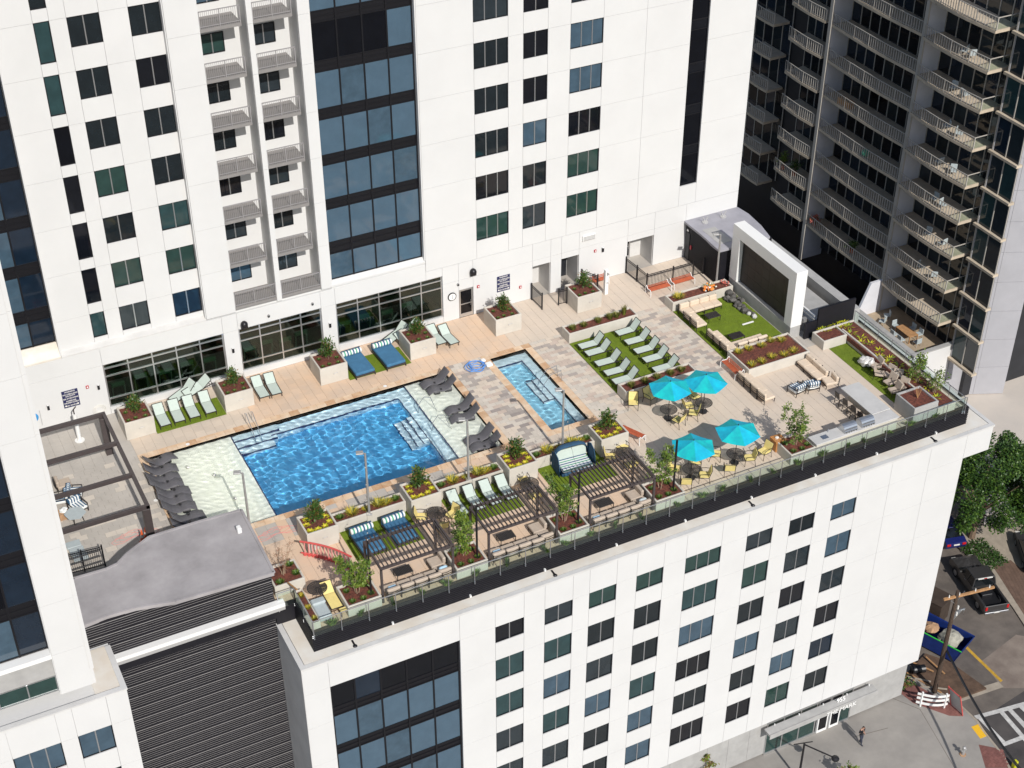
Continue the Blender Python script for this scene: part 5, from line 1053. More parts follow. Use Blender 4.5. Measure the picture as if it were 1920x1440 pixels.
# ---- pergolas
def pergola(k, x0, x1, y0, y1, z):
    t = thing('pergola', 'brown metal slatted pergola over a taupe sofa, %s from the left' % ORD[k], 'pergola', ((x0 + x1) / 2, (y0 + y1) / 2, 0), group='front pergolas')
    for a in (x0 + .06, x1 - .06):
        for b in (y0 + .06, y1 - .06): MB().cbox(a - .06, a + .06, b - .06, b + .06, .003, z - .1, .008).build('post', 'pergola_metal', t)
    for b in (y0, y1 - .12): MB().box(x0, x1, b, b + .12, z - .16, z - .02).build('beam', 'pergola_metal', t)
    for a in (x0, x1 - .1): MB().box(a, a + .1, y0 + .12, y1 - .12, z - .16, z - .021).build('side_beam', 'pergola_metal', t)
    n = 18
    for i in range(1, n): x = x0 + (x1 - x0) * i / n; MB().box(x - .022, x + .022, y0 - .05, y1 + .18, z - .02, z + .07).build('rafter', 'pergola_metal', t)
for k, (a, b) in enumerate([(5.2, 9.45), (11.48, 15.78), (17.76, 22.03)]): pergola(k, a, b, -23.18, -20.75, 2.5)
bp = thing('open_pergola', 'large open dark steel pergola frame beside the left tower wing', 'pergola', (-6.5, -8.5, 0))
for y in (-3.75, -6.85, -10.1, -13.15): MB().box(-9.6, -4.2, y - .09, y + .09, 2.7, 2.95).build('cross_beam', 'pergola_metal', bp)
for x in (-4.3, -9.5): MB().box(x - .1, x + .1, -13.24, -3.66, 2.72, 2.93).build('long_beam', 'pergola_metal', bp)
for y in (-3.85, -13.05): MB().cbox(-4.62, -4.2, y - .2, y + .2, .003, 2.7, .015).build('column', 'pergola_metal', bp); MB().cbox(-9.6, -9.3, y - .15, y + .15, .003, 2.7, .015).build('column', 'pergola_metal', bp)
# ---- lamp posts, poles, rails
def lamp():
    t = thing('lamp_post', '', 'lamp post'); L(MB().cyl((0, 0, 0), (0, 0, 4.35), .075, 10, .06), 'pole', 'galvanised', t); L(MB().cbox(-.16, .16, -.16, .16, 0, .06, .01), 'base_plate', 'galvanised', t); L(MB().bar((0, 0, 4.3), (-.2, .12, 4.34), .06), 'arm', 'galvanised', t); L(MB().cbox(-.5, -.1, -.06, .26, 4.3, 4.38, .02), 'lamp_head', 'galvanised', t); return t
lm = Proto(lamp)
for x, y, z, l in [(7.12, -16.8, .64, 'in the first low planter by the pool'), (13.42, -16.6, .64, 'in the second low planter by the pool'), (19.65, -16.55, .64, 'in the third low planter by the pool'), (.78, -14.6, 0, 'beside the grey roof at the left pool corner'), (38.3, -4.7, 0, 'beside the big screen and black shed')]: lm.put((x, y, z), R_(-20), 'slim grey lamp post ' + l, 'deck lamp posts')
def pole(): t = thing('string_light_pole', '', 'pole'); L(MB().bar((0, 0, 0), (0, 0, 3.6), .09), 'shaft', 'black_metal', t); L(MB().cbox(-.14, .14, -.14, .14, 0, .05, .01), 'foot_plate', 'black_metal', t); return t
pl_ = Proto(pole)
for k, x in enumerate((4.75, 11.0, 17.28, 23.55)): pl_.put((x, -22.75, .64), 0, 'thin black string light pole in the tree planter %s' % tp_l[k], 'string light poles')
for k, (x, lx) in enumerate(((4.75, 7.12), (11.0, 13.42), (17.28, 19.65))):
    t = thing('string_lights', 'thin string of bulbs from the %s low planter lamp to the front pole' % ORD[k], 'lights', (x, -20, 3)); a, b = Vector((x, -22.75, 4.2)), Vector((lx, -16.7, 4.6)); pts = [a.lerp(b, q / 14) - Vector((0, 0, 1.0 * math.sin(math.pi * q / 14))) for q in range(15)]
    MB().tube(pts, .008, 4).build('wire', 'black_metal', t)
    for p in pts[1:-1:2]: MB().ball(p - Vector((0, 0, .06)), .035, 6, 4).build('bulb', 'flower_white', t)
for k, (x, y) in enumerate([(14.32, -8.15), (14.34, -10.25)]):
    t = thing('pool_handrail', 'bent steel handrail at the right pool shelf, %s one' % ['back', 'front'][k], 'handrail', (x, y, 0)); MB().tube([(x - .35, y + .05, -.55), (x - .3, y + .05, .25), (x + .1, y + .1, .68), (x + .45, y - .1, .68), (x + .72, y - .45, -.34)], .022, 7).build('rail', 'steel', t)
t = thing('pool_handrail', 'bent steel handrail at the steps of the narrow pool', 'handrail', (22.6, -9.7, 0)); MB().tube([(21.8, -9.8, -.7), (21.9, -9.8, .2), (22.5, -9.75, .85), (23.3, -9.6, .85), (23.4, -9.6, 0)], .022, 7).build('rail', 'steel', t); MB().tube([(21.8, -9.2, -.7), (21.9, -9.2, .2), (22.5, -9.15, .85), (23.3, -9.0, .85), (23.4, -9.0, 0)], .022, 7).build('rail', 'steel', t)
t = thing('pool_handrail', 'pair of steel handrails over the left pool steps', 'handrail', (4.15, -5.2, 0))
for x in (3.9, 4.3): MB().tube([(x, -4.6, 0), (x, -4.62, .7), (x, -4.9, .85), (x, -6.1, .1), (x, -6.4, -.6)], .022, 7).build('rail', 'steel', t)
hp = thing('vacuum_hose', 'tangled blue pool vacuum hose heaped beside the narrow pool', 'hose', (19.3, -5.7, 0)); q = random.Random(4)
for k in range(5):
    cx, cy, r = q.uniform(19.0, 19.6), q.uniform(-5.95, -5.4), q.uniform(.3, .6); MB().tube([(cx + r * math.cos(a) * 1.1, cy + r * math.sin(a) * q.uniform(.8, 1.1), .04 + .03 * k) for a in [6.28 * i / 16 for i in range(17)]], .028, 6).build('coil', 'hose_blue', hp)
MB().cbox(19.75, 20.2, -6.15, -5.75, .002, .2, .05).cbox(19.7, 20.0, -5.5, -5.2, .002, .16, .05).build('vacuum_head', 'white_paint', hp)
for nm, (cx, cy), l in [('pink_cord', (-5.6, -11.8), 'thin pink cord coiled on the paving under the left pergola'), ('pink_cord', (1.6, -15.2), 'thin pink cord trailing beside the near left pool corner')]:
    q = random.Random(int(cx)); pts = []; 
    for i in range(46): a = i * .42; r = .5 + .35 * math.sin(i * .9); pts.append((cx + r * math.cos(a) * 1.3 + i * .02, cy + r * math.sin(a) * .7, .012))
    tag(MB().tube(pts, .011, 4).build(nm, 'hose_pink'), l, 'cord')
sw_ = thing('shower_post', 'white outdoor shower post standing by the wall bench', 'shower', (31.06, -1.82, 0)); MB().cbox(30.93, 31.19, -1.95, -1.69, .002, 1.98, .02).build('post', 'white_paint', sw_); MB().cyl((31.06, -1.98, 1.8), (31.06, -2.2, 1.75), .04, 8).build('shower_head', 'steel', sw_); MB().cyl((31.06, -1.97, 1.0), (31.06, -2.02, 1.0), .05, 8).build('valve', 'steel', sw_)
sw_ = thing('shower_post', 'white outdoor shower post under the left pergola', 'shower', (-5.7, -1.8, 0)); MB().cyl((-5.7, -1.8, .002), (-5.7, -1.8, 2.0), .13, 10).build('post', 'white_paint', sw_); MB().tube([(-5.7, -1.8, 2.0), (-5.7, -1.75, 2.3), (-5.5, -1.5, 2.3)], .04, 6).build('shower_head', 'pergola_metal', sw_); MB().cyl((-5.7, -1.8, .01), (-5.7, -1.8, .05), .3, 12).build('foot', 'white_paint', sw_)

# ---- black fences
def fence(label, pts, h=1.3, gate=False):
    t = thing('picket_fence' if not gate else 'gate', label, 'fence' if not gate else 'gate', (pts[0][0], pts[0][1], 0)); pk = MB()
    for (a, b), (c, d) in zip(pts, pts[1:]):
        p, q = Vector((a, b, 0)), Vector((c, d, 0)); n = max(1, round((q - p).length / .115))
        for z in (.12, h - .22, h - .08): MB().bar((a, b, z), (c, d, z), .035).build('rail', 'black_metal', t)
        for i in range(1, n): r = p.lerp(q, i / n); pk.bar((r.x, r.y, .1), (r.x, r.y, h - .06), .02)
    pk.build('pickets', 'black_metal', t, kind='stuff')
    for a, b in pts: MB().cbox(a - .04, a + .04, b - .04, b + .04, .003, h + .06, .006).build('post', 'black_metal', t)
    return t
fence('black picket fence enclosing the right wall niche', [(33.72, -.05), (33.82, -1.4), (33.88, -2.66), (36.0, -2.66), (37.7, -2.64), (38.55, -2.62)])
fence('open black picket gate left of the doorway niches', [(26.12, -.15), (26.17, -1.6)], gate=True); fence('black picket fence beside the tall doorway planter', [(27.45, -1.62), (28.05, -1.68)]); fence('black picket gate behind the tall doorway planter', [(30.1, -.1), (30.75, -1.2)], gate=True)
fence('black steel gate at the left edge by the curved grey roof', [(-9.4, -13.4), (-8.3, -13.5), (-7.2, -13.6)], 1.5)
for k in range(3): tag(MB().cbox(-9.3, -7.3, -13.75 + .1 * k, -13.7 + .1 * k, .5 + .3 * k, .56 + .3 * k, .01).build('stacked_bar', 'black_metal'), 'black steel bar laid across the left gate, %s' % ['lowest', 'middle', 'topmost'][k], 'bar', 'bars on the left gate')
# ---- shed and big screen
shd = thing('black_shed', 'small black equipment shed with a curved grey roof at the tower corner', 'shed', (40.5, -2.2, 0))
MB().box(38.62, 42.85, -4.5, -.02, .003, 2.82).build('shed_wall', 'black_siding', shd)
rib = MB()
for k in range(19): rib.box(38.585, 38.62, -4.5, -.75, .05 + k * .15, .12 + k * .15)
rib.build('siding', 'black_siding', shd); MB().box(38.57, 38.6, -.62, -.1, .01, 2.2).build('door', 'neighbour_dark', shd); MB().box(38.54, 38.57, -.45, -.25, 2.3, 2.45).build('exit_lamp', 'white_paint', shd); MB().cbox(38.5, 38.585, -.98, -.82, 1.1, 1.4, .01).build('call_box', 'plastic_red', shd)
rp_ = [(38.42, -.01), (38.42, -.6), (38.46, -2.0), (38.44, -2.9), (38.36, -3.6), (38.38, -4.62), (39.3, -4.66), (42.6, -4.6), (42.95, -3.0), (43.1, -1.2), (42.95, -.01)]
MB().prism(list(reversed(rp_)), 2.84, 3.0).build('roof', 'shed_roof', shd)
for x, y in [(39.6, -.9), (41.2, -.8)]: MB().cyl((x, y, 3.0), (x, y, 3.08), .22, 12).bar((x, y, 3.08), (x - .2, y + .05, 3.5), .05).bar((x, y, 3.08), (x + .2, y, 3.45), .05).build('roof_anchor', 'frame_grey', shd)
MB().box(38.85, 39.9, -3.9, -1.7, 3.0, 3.02).build('roof_hatch', 'concrete_grey', shd)
scr = thing('outdoor_screen', 'huge black outdoor screen in a thick white frame', 'screen', (39.55, -8.7, 0))
a0, a1, y0, y1 = 39.12, 40.0, -12.3, -4.95
MB().cbox(a0, a1, y0, y1, 4.28, 5.15, .02).build('frame_top', 'screen_white', scr); MB().cbox(a0, a1, y0, -11.52, .92, 4.28, .02).build('frame_side', 'screen_white', scr); MB().cbox(a0, a1, -5.85, y1, .92, 4.28, .02).build('frame_side', 'screen_white', scr)
MB().box(a0 + .03, a1 - .05, y0 + .03, y1 - .03, .003, .92).build('plinth', 'concrete_grey', scr); MB().box(a0 + .35, a1 - .1, -11.52, -5.85, .92, 4.28).build('housing', 'black_metal', scr)
for i in range(7):
    for j in range(4): MB().box(a0 + .31, a0 + .35, -11.52 + .81 * i + .006, -11.52 + .81 * (i + 1) - .006, 1.0 + .82 * j + .006, 1.0 + .82 * (j + 1) - .006).build('screen_panel', 'screen_black', scr)
bw_ = thing('black_wall', 'black ribbed screen wall right of the big screen', 'wall', (41.5, -12.7, 0)); MB().box(40.02, 40.95, -12.75, -12.62, .003, 1.25).build('gate_leaf', 'black_siding', bw_); MB().box(40.95, 43.95, -12.8, -12.66, .003, 2.15).build('wall_panel', 'black_siding', bw_)
eq = thing('plant_equipment', 'grey service equipment half hidden behind the big screen', 'equipment', (41.8, -9, 0)); q = random.Random(8)
MB().cbox(41.2, 43.6, -12.0, -6.5, .003, .5, .02).build('housing', 'concrete_grey', eq)
for k in range(5): y = -11.7 + k * .7; MB().cyl((40.7, y, .003), (40.7, y, .9), .18, 10).build('cylinder', 'galvanised', eq)
for z in (1.1, 1.35): MB().bar((41.0, -12.4, z), (41.0, -7.0, z), .12).build('duct', 'white_paint', eq)
MB().box(43.9, 44.6, -12.6, -2, -.6, 1.1).build('side_parapet', 'concrete_grey', eq)
# ---- rocks by the screen
rp2 = thing('rock_pile', 'heap of dark rocks with pale stones at the foot of the big screen', 'rocks', (38.5, -7.3, .02)); q = random.Random(12)
for k in range(34):
    u = k / 33; x = 38.55 + q.uniform(-.5, .35) * (1 - .5 * u); y = -6.2 - 2.9 * u + q.uniform(-.15, .15); r = q.uniform(.13, .3) * (1.15 - .5 * u)
    b = MB(); b.ball((x, y, .03 + r * .6 + (.25 if k % 4 == 0 else 0) * (1 - u)), r, 7, 5, q.uniform(.6, .9), jit=.22); b.build('rock', 'rock_pale' if k in (25, 29, 31, 33) else 'rock', rp2)
tag(MB().cbox(37.3, 38.2, -9.55, -9.42, .05, .10, .01).build('white_plank', 'white_paint'), 'short white plank lying on the turf before the screen', 'plank').rotation_euler = (0, 0, 0)
# ---- red railing piece and the cones
rr_ = thing('red_barrier', 'faded red plastic barrier with balusters leaning along the left tall planter', 'barrier', (3.7, -18.8, 0)); A, B = Vector((2.7, -17.55, 0)), Vector((4.75, -20.0, 0))
ct = [A.lerp(B, k / 14) + Vector((.18, .1, 0)) * math.sin(math.pi * k / 14) for k in range(15)]
for z, r in ((.95, .06), (.12, .05)): MB().tube([p + Vector((0, 0, z)) for p in ct], r, 7).build('rail', 'barrier_red', rr_)
for p in ct[1:-1]: MB().cyl(p + Vector((0, 0, .1)), p + Vector((0, 0, .95)), .035, 7).build('baluster', 'hose_pink', rr_); MB().cyl(p, p + Vector((0, 0, .12)), .11, 8).build('foot', 'barrier_red', rr_)
p = at(275, 1003, .5)
for k, (dx, dy) in enumerate([(-.25, 0), (0, .15), (.25, -.05)]):
    t = thing('traffic_cone', 'orange traffic cone behind the curved roof edge, %s of the three' % ['left', 'back', 'right'][k], 'cone', (p.x + dx, p.y + dy, 0), group='cones by the curved roof'); L(MB().cyl((0, 0, .04), (0, 0, .95), .16, 12, .03), 'cone', 'cone_orange', t); L(MB().cbox(-.2, .2, -.2, .2, .003, .05, .01), 'base', 'cone_orange', t); L(MB().cyl((0, 0, .45), (0, 0, .62), .108, 12, .085), 'reflective_band', 'flower_white', t)
tag(MB().bar((1.0, -20.3, .9), (1.2, -21.2, 1.05), .07).build('timber_rail', 'wood_raw'), 'raw timber handrail leaning at the left deck corner', 'timber')
# ================================================================== plants
pr = random.Random(31)
def leaf(mb, p, d, l, w, mi, up=None):
    d = Vector(d).normalized(); s = d.cross(Vector((pr.uniform(-.4, .4), pr.uniform(-.4, .4), 1)))
    s = (s.normalized() if s.length > 1e-3 else Vector((1, 0, 0))) * (w / 2); p = Vector(p); q = p + d * l; m = p + d * (l * .45)
    mb.add([p, m + s, q, m - s], [(0, 1, 2, 3)], mi)
def shrub_mesh(h, r, n, l, w):
    """upright leafy shrub: short stem, leaves spread through an uneven crown"""
    st = MB(); lf = MB(); br = []
    for k in range(9):
        a = 2.4 * k; z0 = h * (.12 + .06 * k); e = Vector((math.cos(a) * r * pr.uniform(.5, 1) * (1.1 - .06 * k), math.sin(a) * r * pr.uniform(.5, 1) * (1.1 - .06 * k), min(h, z0 + h * pr.uniform(.22, .4)))); st.cyl((0, 0, z0 * .8), e, .022, 5, .008); br.append(((0, 0, z0 * .8), e))
    st.cyl((0, 0, -.1), (0, 0, h * .8), .035, 6, .012); br.append(((0, 0, h * .4), Vector((0, 0, h))))
    for _ in range(n):
        b0, b1 = pr.choice(br); t = pr.uniform(.25, 1.05); c = Vector(b0).lerp(b1, t) + Vector((pr.gauss(0, .09), pr.gauss(0, .09), pr.gauss(0, .08)))
        d = Vector((c.x, c.y, 0)) * 1.2 + Vector((pr.gauss(0, .5), pr.gauss(0, .5), pr.gauss(.35, .4))); leaf(lf, c, d, l * pr.uniform(.7, 1.2), w * pr.uniform(.8, 1.2), pr.choice((0, 0, 0, 1, 1, 2)))
    return st, lf
def plant_thing(name, label, cat, loc, parts, group=None, rz=0.0):
    t = thing(name, label, cat, loc, rz, group)
    for n, mb, m, k in parts: L(mb, n, m, t, False, k)
    return t
def shrub(): 
    st, lf = shrub_mesh(1.25, .52, 620, .19, .085); t = thing('magnolia_shrub', '', 'shrub'); L(st, 'stem', 'bark', t); L(lf, 'leaves', ['leaf_dark', 'leaf_mid', 'leaf_rust'], t, kind='stuff'); return t
sh1, sh2, sh3 = Proto(shrub), Proto(shrub), Proto(shrub)
for k, (a, b) in enumerate(TALL): [sh1, sh2, sh3][k % 3].put(((a + b) / 2 + .05, -2.1, 1.14), R_(70 * k), 'glossy upright shrub in the tall wall planter ' + tl[k], 'shrubs in tall wall planters').scale = (.95, .95, [1.0, .95, 1.15, .95, 1.0, .95][k])
for k, (a, b) in enumerate(FRT): [sh2, sh3, sh1][k % 3].put(((a + b) / 2 - .05, -16.65, 1.14), R_(50 * k + 20), 'glossy upright shrub in the %s tall front planter from the left' % ORD[k], 'shrubs in tall front planters').scale = (1.05, 1.05, 1.1)
def tuft(name, cat, h, r, n, mats, w=.018, lean=.7):
    def mk():
        t = thing(name, '', cat); g = MB()
        for _ in range(n):
            a = pr.uniform(0, 6.28); q = r * math.sqrt(pr.random()) * .35; p = Vector((q * math.cos(a), q * math.sin(a), -.02)); o = Vector((math.cos(a), math.sin(a), 0)); hh = h * pr.uniform(.65, 1.1); e = p + o * r * lean * pr.uniform(.4, 1.1) + Vector((0, 0, hh)); m = p.lerp(e, .55) + Vector((0, 0, hh * .18)); s = Vector((-o.y, o.x, 0)) * w
            g.add([p - s, p + s, m + s * .8, m - s * .8, e], [(0, 1, 2, 3), (3, 2, 4)], pr.randrange(len(mats)))
        L(g, 'blades', mats, t, kind='stuff'); return t
    return Proto(mk)
yel = tuft('yellow_grass', 'grass', .36, .46, 130, ['leaf_yellow', 'leaf_olive', 'leaf_yellow', 'leaf_light'], .016, 1.0); olive = tuft('grass_tuft', 'grass', .36, .36, 150, ['leaf_olive', 'leaf_olive', 'leaf_light'], .016); green = tuft('green_tuft', 'plant', .28, .34, 150, ['leaf_mid', 'leaf_light', 'leaf_dark'], .022, .9); lime = tuft('lime_plant', 'plant', .10, .20, 46, ['leaf_lime', 'leaf_lime', 'leaf_yellow'], .035, 1.0); spear = tuft('strap_leaf_plant', 'plant', .12, .34, 16, ['leaf_light', 'leaf_lime'], .035, 1.2)
for k, x0 in enumerate((5.0, 11.26, 17.48)):
    for j, (dx, P, s) in enumerate([(.5, green, 1), (1.25, yel, 1.2), (2.05, yel, .7), (2.85, yel, 1.25), (3.3, yel, 1.0), (3.9, green, 1.05)]):
        o = P.put((x0 + dx, -16.42 + .05 * (j % 2), .64), R_(40 * j), '%s tuft, %s low front planter, %s from its left end' % ('green' if P is green else 'yellow', ORD[k], ORD[j]), 'tufts in the low front planters'); o.scale = (s * .85, s * .75, s * .8)
for k, (a, b) in enumerate(FRT):
    for j, (dx, dy) in enumerate([(.35, .35), (.3, .9), (.75, .28), (1.2, .35), (1.55, .6), (1.5, 1.1), (.45, 1.3), (1.3, 1.35)]): lime.put((a + dx, -17.6 + dy + .05 * (k % 2), 1.16), R_(33 * j), 'round lime plant in the %s tall front planter, at its %s' % (ORD[k], ['front left corner', 'left side', 'front edge left of centre', 'front edge right of centre', 'right side', 'right rear corner', 'left rear corner', 'rear edge'][j]), 'lime plants in tall planter ' + ORD[k])
for k, (a, b) in enumerate(TALL):
    for j, (dx, dy) in enumerate([(.35, .35), (.8, .4), (1.4, .35), (1.5, .9), (.4, 1.2)]): o = green.put((a + dx, -3.16 + dy, 1.14), R_(50 * j), 'green plant, %s of the tall planter ' % ['front left', 'front', 'front right', 'right', 'rear left'][j] + tl[k], 'ground plants in wall planter ' + ORD[k]); o.scale = (.45, .45, .5)
for k, (dx) in enumerate([.55, 1.4, 2.5, 3.4, 3.9]): o = olive.put((25.83 + dx, -5.55, .64), R_(30 * k), 'olive grass tuft in the back grass planter, %s from the left' % ORD[k], 'tufts in the grass planters'); o.scale = (1, 1, [.95, .8, 1, 1.15, 1.1][k])
o = olive.put((30.35, -5.5, .64), 0, 'tall spiky grass at the right end of the back grass planter'); o.scale = (.8, .8, 2.0)
for k, dx in enumerate([.7, 1.7, 2.6, 3.6, 4.4]): olive.put((25.85 + dx, -12.92, .64), R_(30 * k), 'olive grass tuft in the front grass planter, %s from the left' % ORD[k], 'tufts in the grass planters')
for k, (px_, py_) in enumerate([(1384, 659), (1403, 653), (1427, 647), (1444, 638), (1464, 637), (1409, 683), (1428, 677), (1447, 668), (1470, 664), (1487, 657)]):
    p = at(px_, py_, .75); o = yel.put((p.x, p.y - .05, .62), R_(36 * k), 'yellow tuft in the large low planter, %s counting the back row then the front row' % ORD[k], 'yellow tufts in the large planter'); o.scale = (.72, .72, .85)
o = yel.put((34.75, -5.4, .6), 0, 'lone yellow tuft at the left end of the orange flower planter')
fl = thing('flower_clump', 'orange and yellow flowering clump near the big screen', 'flowers', (37.2, -5.4, .6)); q = random.Random(5)
g = MB(); f2 = MB()
for _ in range(130): a = q.uniform(0, 6.28); r = q.uniform(0, .5); leaf(g, (37.2 + r * math.cos(a), -5.45 + r * .8 * math.sin(a), .6 + q.uniform(0, .35)), (math.cos(a), math.sin(a), .8), .16, .05, q.randrange(2))
for k in range(26): f2.ball((37.15 + q.gauss(0, .25), -5.6 + q.gauss(0, .2), .8 + q.uniform(0, .22)), q.uniform(.06, .12), 7, 4, .8, mi=0 if k < 17 else 1, jit=.2)
g.build('leaves', ['leaf_yellow', 'leaf_mid'], fl, kind='stuff'); f2.build('blossoms', ['flower_orange', 'flower_white'], fl, kind='stuff')
fp = thing('flower_clump', 'small pink flowers at the corner post of the orange flower planter', 'flowers', (38.7, -5.3, .6)); f2 = MB()
for k in range(16): f2.ball((38.6 + q.gauss(0, .12), -5.3 + q.gauss(0, .2), .72 + q.uniform(0, .1)), .05, 6, 4, .8, jit=.2)
f2.build('blossoms', ['flower_pink'], fp, kind='stuff')
spots = [(1538 + .0, 0)]
k = 0
for px_, py_ in [(1540, 617), (1550, 609), (1549, 617), (1567, 604), (1571, 612), (1577, 604), (1583, 603), (1582, 611), (1592, 611), (1597, 623), (1615, 632), (1631, 643), (1615, 641), (1650, 656), (1649, 667), (1669, 671), (1666, 678), (1686, 684), (1686, 695), (1702, 698), (1703, 709), (1722, 714), (1741, 728), (1756, 744)]:
    p = at(px_, py_, .66); o = spear.put((max(40.6, min(p.x, 43.5)), p.y, .62), R_(47 * k), 'lime strap leaf plant in the right railing planter, %s from the screen end' % ORD[k], 'strap leaf plants along the right railing'); k += 1
for kx in range(24):                                                # plants behind the front glass
    x = 2.2 + kx * 1.74 + pr.uniform(-.4, .4); o = green.put((x, -23.55, .08), R_(40 * kx), 'small green plant behind the front glass railing, %s from the left' % ORD[kx], 'plants behind the front railing'); o.scale = (pr.uniform(.7, 1.3), .42, pr.uniform(.8, 1.5))
for k, (a, b) in enumerate(TREEP):
    for j, (dx, dy) in enumerate([(.4, .35), (1.0, .3), (1.5, .5), (1.45, 1.2), (.4, 1.2)]): o = green.put((a + dx, -23.35 + dy, .63), R_(40 * j), 'green plant, %s of the tree planter ' % ['front left', 'front', 'front right', 'rear right', 'rear left'][j] + tp_l[k], 'ground plants in tree planter ' + ORD[k]); o.scale = (.6, .6, .6)
for j, (x, y) in enumerate([(.7, -19.9), (1.7, -19.6), (1.6, -18.8)]): o = green.put((x, y, .64), R_(60 * j), 'bright green ground plant around the bare reddish shrub, %s' % ['left', 'right front', 'right back'][j], 'plants in the left corner planter'); o.scale = (.75, .75, .7)
for j, y in enumerate((-21.2, -22.2, -23.1)): o = yel.put((1.4, y, .44), R_(60 * j), 'small yellow tuft in the narrow strip planter, %s from the back' % ORD[j], 'tufts in the strip planter'); o.scale = (.4, .4, .6)
# ---- trees
def tree_mesh(h, r, n, stems, leafl, leafw, seed, dense=1.0, lean=.25, z0=.35):
    q = random.Random(seed); st = MB(); lf = MB(); tips = []
    for s in range(stems):
        a = 6.28 * s / stems + q.uniform(-.4, .4); p = Vector((.07 * math.cos(a), .07 * math.sin(a), -.1)); d = Vector((lean * math.cos(a) * q.uniform(.5, 1), lean * math.sin(a) * q.uniform(.5, 1), 1)); rad = .03; L_ = h * q.uniform(.8, 1.0); N = 6
        for k in range(N):
            e = p + d.normalized() * (L_ / N); st.cyl(p, e, rad, 5, rad * .8); rad *= .8
            if k >= 1:
                for b in range(3):
                    aa = q.uniform(0, 6.28); bd = Vector((math.cos(aa), math.sin(aa), q.uniform(.1, .9))); bl = r * q.uniform(.45, 1.0) * (1.15 - .12 * k); be = e + bd.normalized() * bl; st.cyl(e, be, rad * .55, 4, .004); tips.append((e, be))
            p = e; d += Vector((q.gauss(0, .12), q.gauss(0, .12), 0))
        tips.append((p - d * .2, p))
    for _ in range(n):
        a, b = q.choice(tips); t = q.uniform(.3, 1.1); c = a.lerp(b, t) + Vector((q.gauss(0, .06), q.gauss(0, .06), q.gauss(0, .06))); leaf(lf, c, (q.gauss(0, 1), q.gauss(0, 1), q.gauss(.1, .6)), leafl * q.uniform(.7, 1.3), leafw * q.uniform(.8, 1.2), q.choice((0, 0, 1, 1, 2)))
    return st, lf
for k, (x, y, h, r, n, z, l) in enumerate([(4.1, -22.4, 2.6, .8, 1500, .63, 'left of the first pergola'), (10.4, -22.3, 2.6, .78, 1400, .63, 'between the first and second pergolas'), (16.65, -22.3, 2.8, .8, 1300, .63, 'between the second and third pergolas'), (22.95, -22.3, 2.9, .76, 1200, .63, 'right of the third pergola'), (32.3, -22.45, 2.7, .95, 1000, .63, 'beside the wooden crate and grills'), (43.0, -20.6, 1.9, .8, 700, .6, 'leaning on the right glass railing'), (43.2, -22.0, 1.6, .6, 300, .6, 'sparse one near the right glass corner')]):
    st, lf = tree_mesh(h, r, n, 3 if k < 4 else 5, .165, .085, 100 + k); t = thing('small_tree', 'young multi-stem leafy tree ' + l, 'tree', (x, y, z), group='young deck trees'); L(st, 'trunk', 'bark_pale', t); L(lf, 'crown', ['leaf_light', 'leaf_mid', 'leaf_light' if k in (0, 1, 3) else 'leaf_mid'], t, kind='stuff')
st, lf = tree_mesh(2.3, .5, 480, 4, .06, .025, 77, lean=.12); t = thing('bare_shrub', 'almost bare reddish shrub with thin pale stems at the left deck corner', 'shrub', (1.1, -19.3, .63)); L(st, 'stem', 'bark_pale', t); L(lf, 'leaves', ['leaf_red', 'leaf_red', 'leaf_rust'], t, kind='stuff')
t = thing('pruned_shrub', 'fan of bare pale stems in the right corner planter', 'shrub', (41.4, -22.5, 1.07))
for k in range(7): L(MB().cyl((0, 0, 0), (-.3 + .1 * k, .1 * math.sin(k), .85), .018, 5, .01), 'stem', 'wood_raw', t)
# ================================================================== neighbouring building with balconies
NX = 70.0
nb_ = thing('balcony_building', 'dark glass apartment building with curved slab balconies at the right', 'building', (76, 15, GZ))
FH = 3.42; ZF = [3.2 - FH * k for k in range(-3, 8)]               # floor levels, top to bottom
FIN = [2.0, 12.1, 24.25, 34.5, 46.0]
MB().box(NX + 1.6, NX + 22, 2.2, 60, GZ, 30).build('core', 'neighbour_dark', nb_)
for y in (12.1, 24.25):
    b = MB(); b.sweep([(-.75, 0), (1.6, 0), (1.6, .001), (-.75, .001)], lambda u, v: (NX + u, y - .12, -21 if True else 0), lambda u, v: (NX + u, y + .12, 30)) if False else b.box(NX - .75, NX + 1.6, y - .13, y + .13, -21.5, 24); b.build('fin_wall', 'fin_white', nb_)
    MB().box(NX - .90, NX - .75, y - .2, y + .2, -21.5, 24).build('column_cover', 'neighbour_frame', nb_)
def nglass(y0, y1, x, n, zf, h=FH, mats=('pane_black', 'pane_navy', 'pane_smoke', 'pane_dark'), frame='neighbour_frame'):
    fr = MB(); fr.box(x + .02, x + .1, y0, y1, zf, zf + h)
    f = fr.build('glazing', 'neighbour_dark', nb_); mm = MB()
    for i in range(n + 1): yy = y0 + (y1 - y0) * i / n; MB().box(x - .06, x + .02, yy - .04, yy + .04, zf + .02, zf + h - .02).build('mullion', frame, f)
    for i in range(n):
        a, b = y0 + (y1 - y0) * i / n + .05, y0 + (y1 - y0) * (i + 1) / n - .05; off = OFF[nb_]
        MB().box(x, x + .018, a, b, zf + .1, zf + h - .1).build('pane', wr.choice(mats), f)
for ki, z in enumerate(ZF):
    nglass(12.25, 24.1, NX + 1.4, 9, z); nglass(3.4, 11.95, NX + 1.2, 6, z, mats=('pane_black', 'pane_navy', 'pane_dark', 'pane_slate')); nglass(24.4, 30.3, NX + 1.5, 5, z); None
    # corner bay of clear glass
    nglass(.2, 3.3, NX + .4, 2, z, mats=('pane_navy', 'pane_teal', 'pane_slate')); MB().box(NX + .1, NX + .7, .1, 3.5, z - .22, z + .0).build('edge_beam', 'neighbour_slab', nb_)
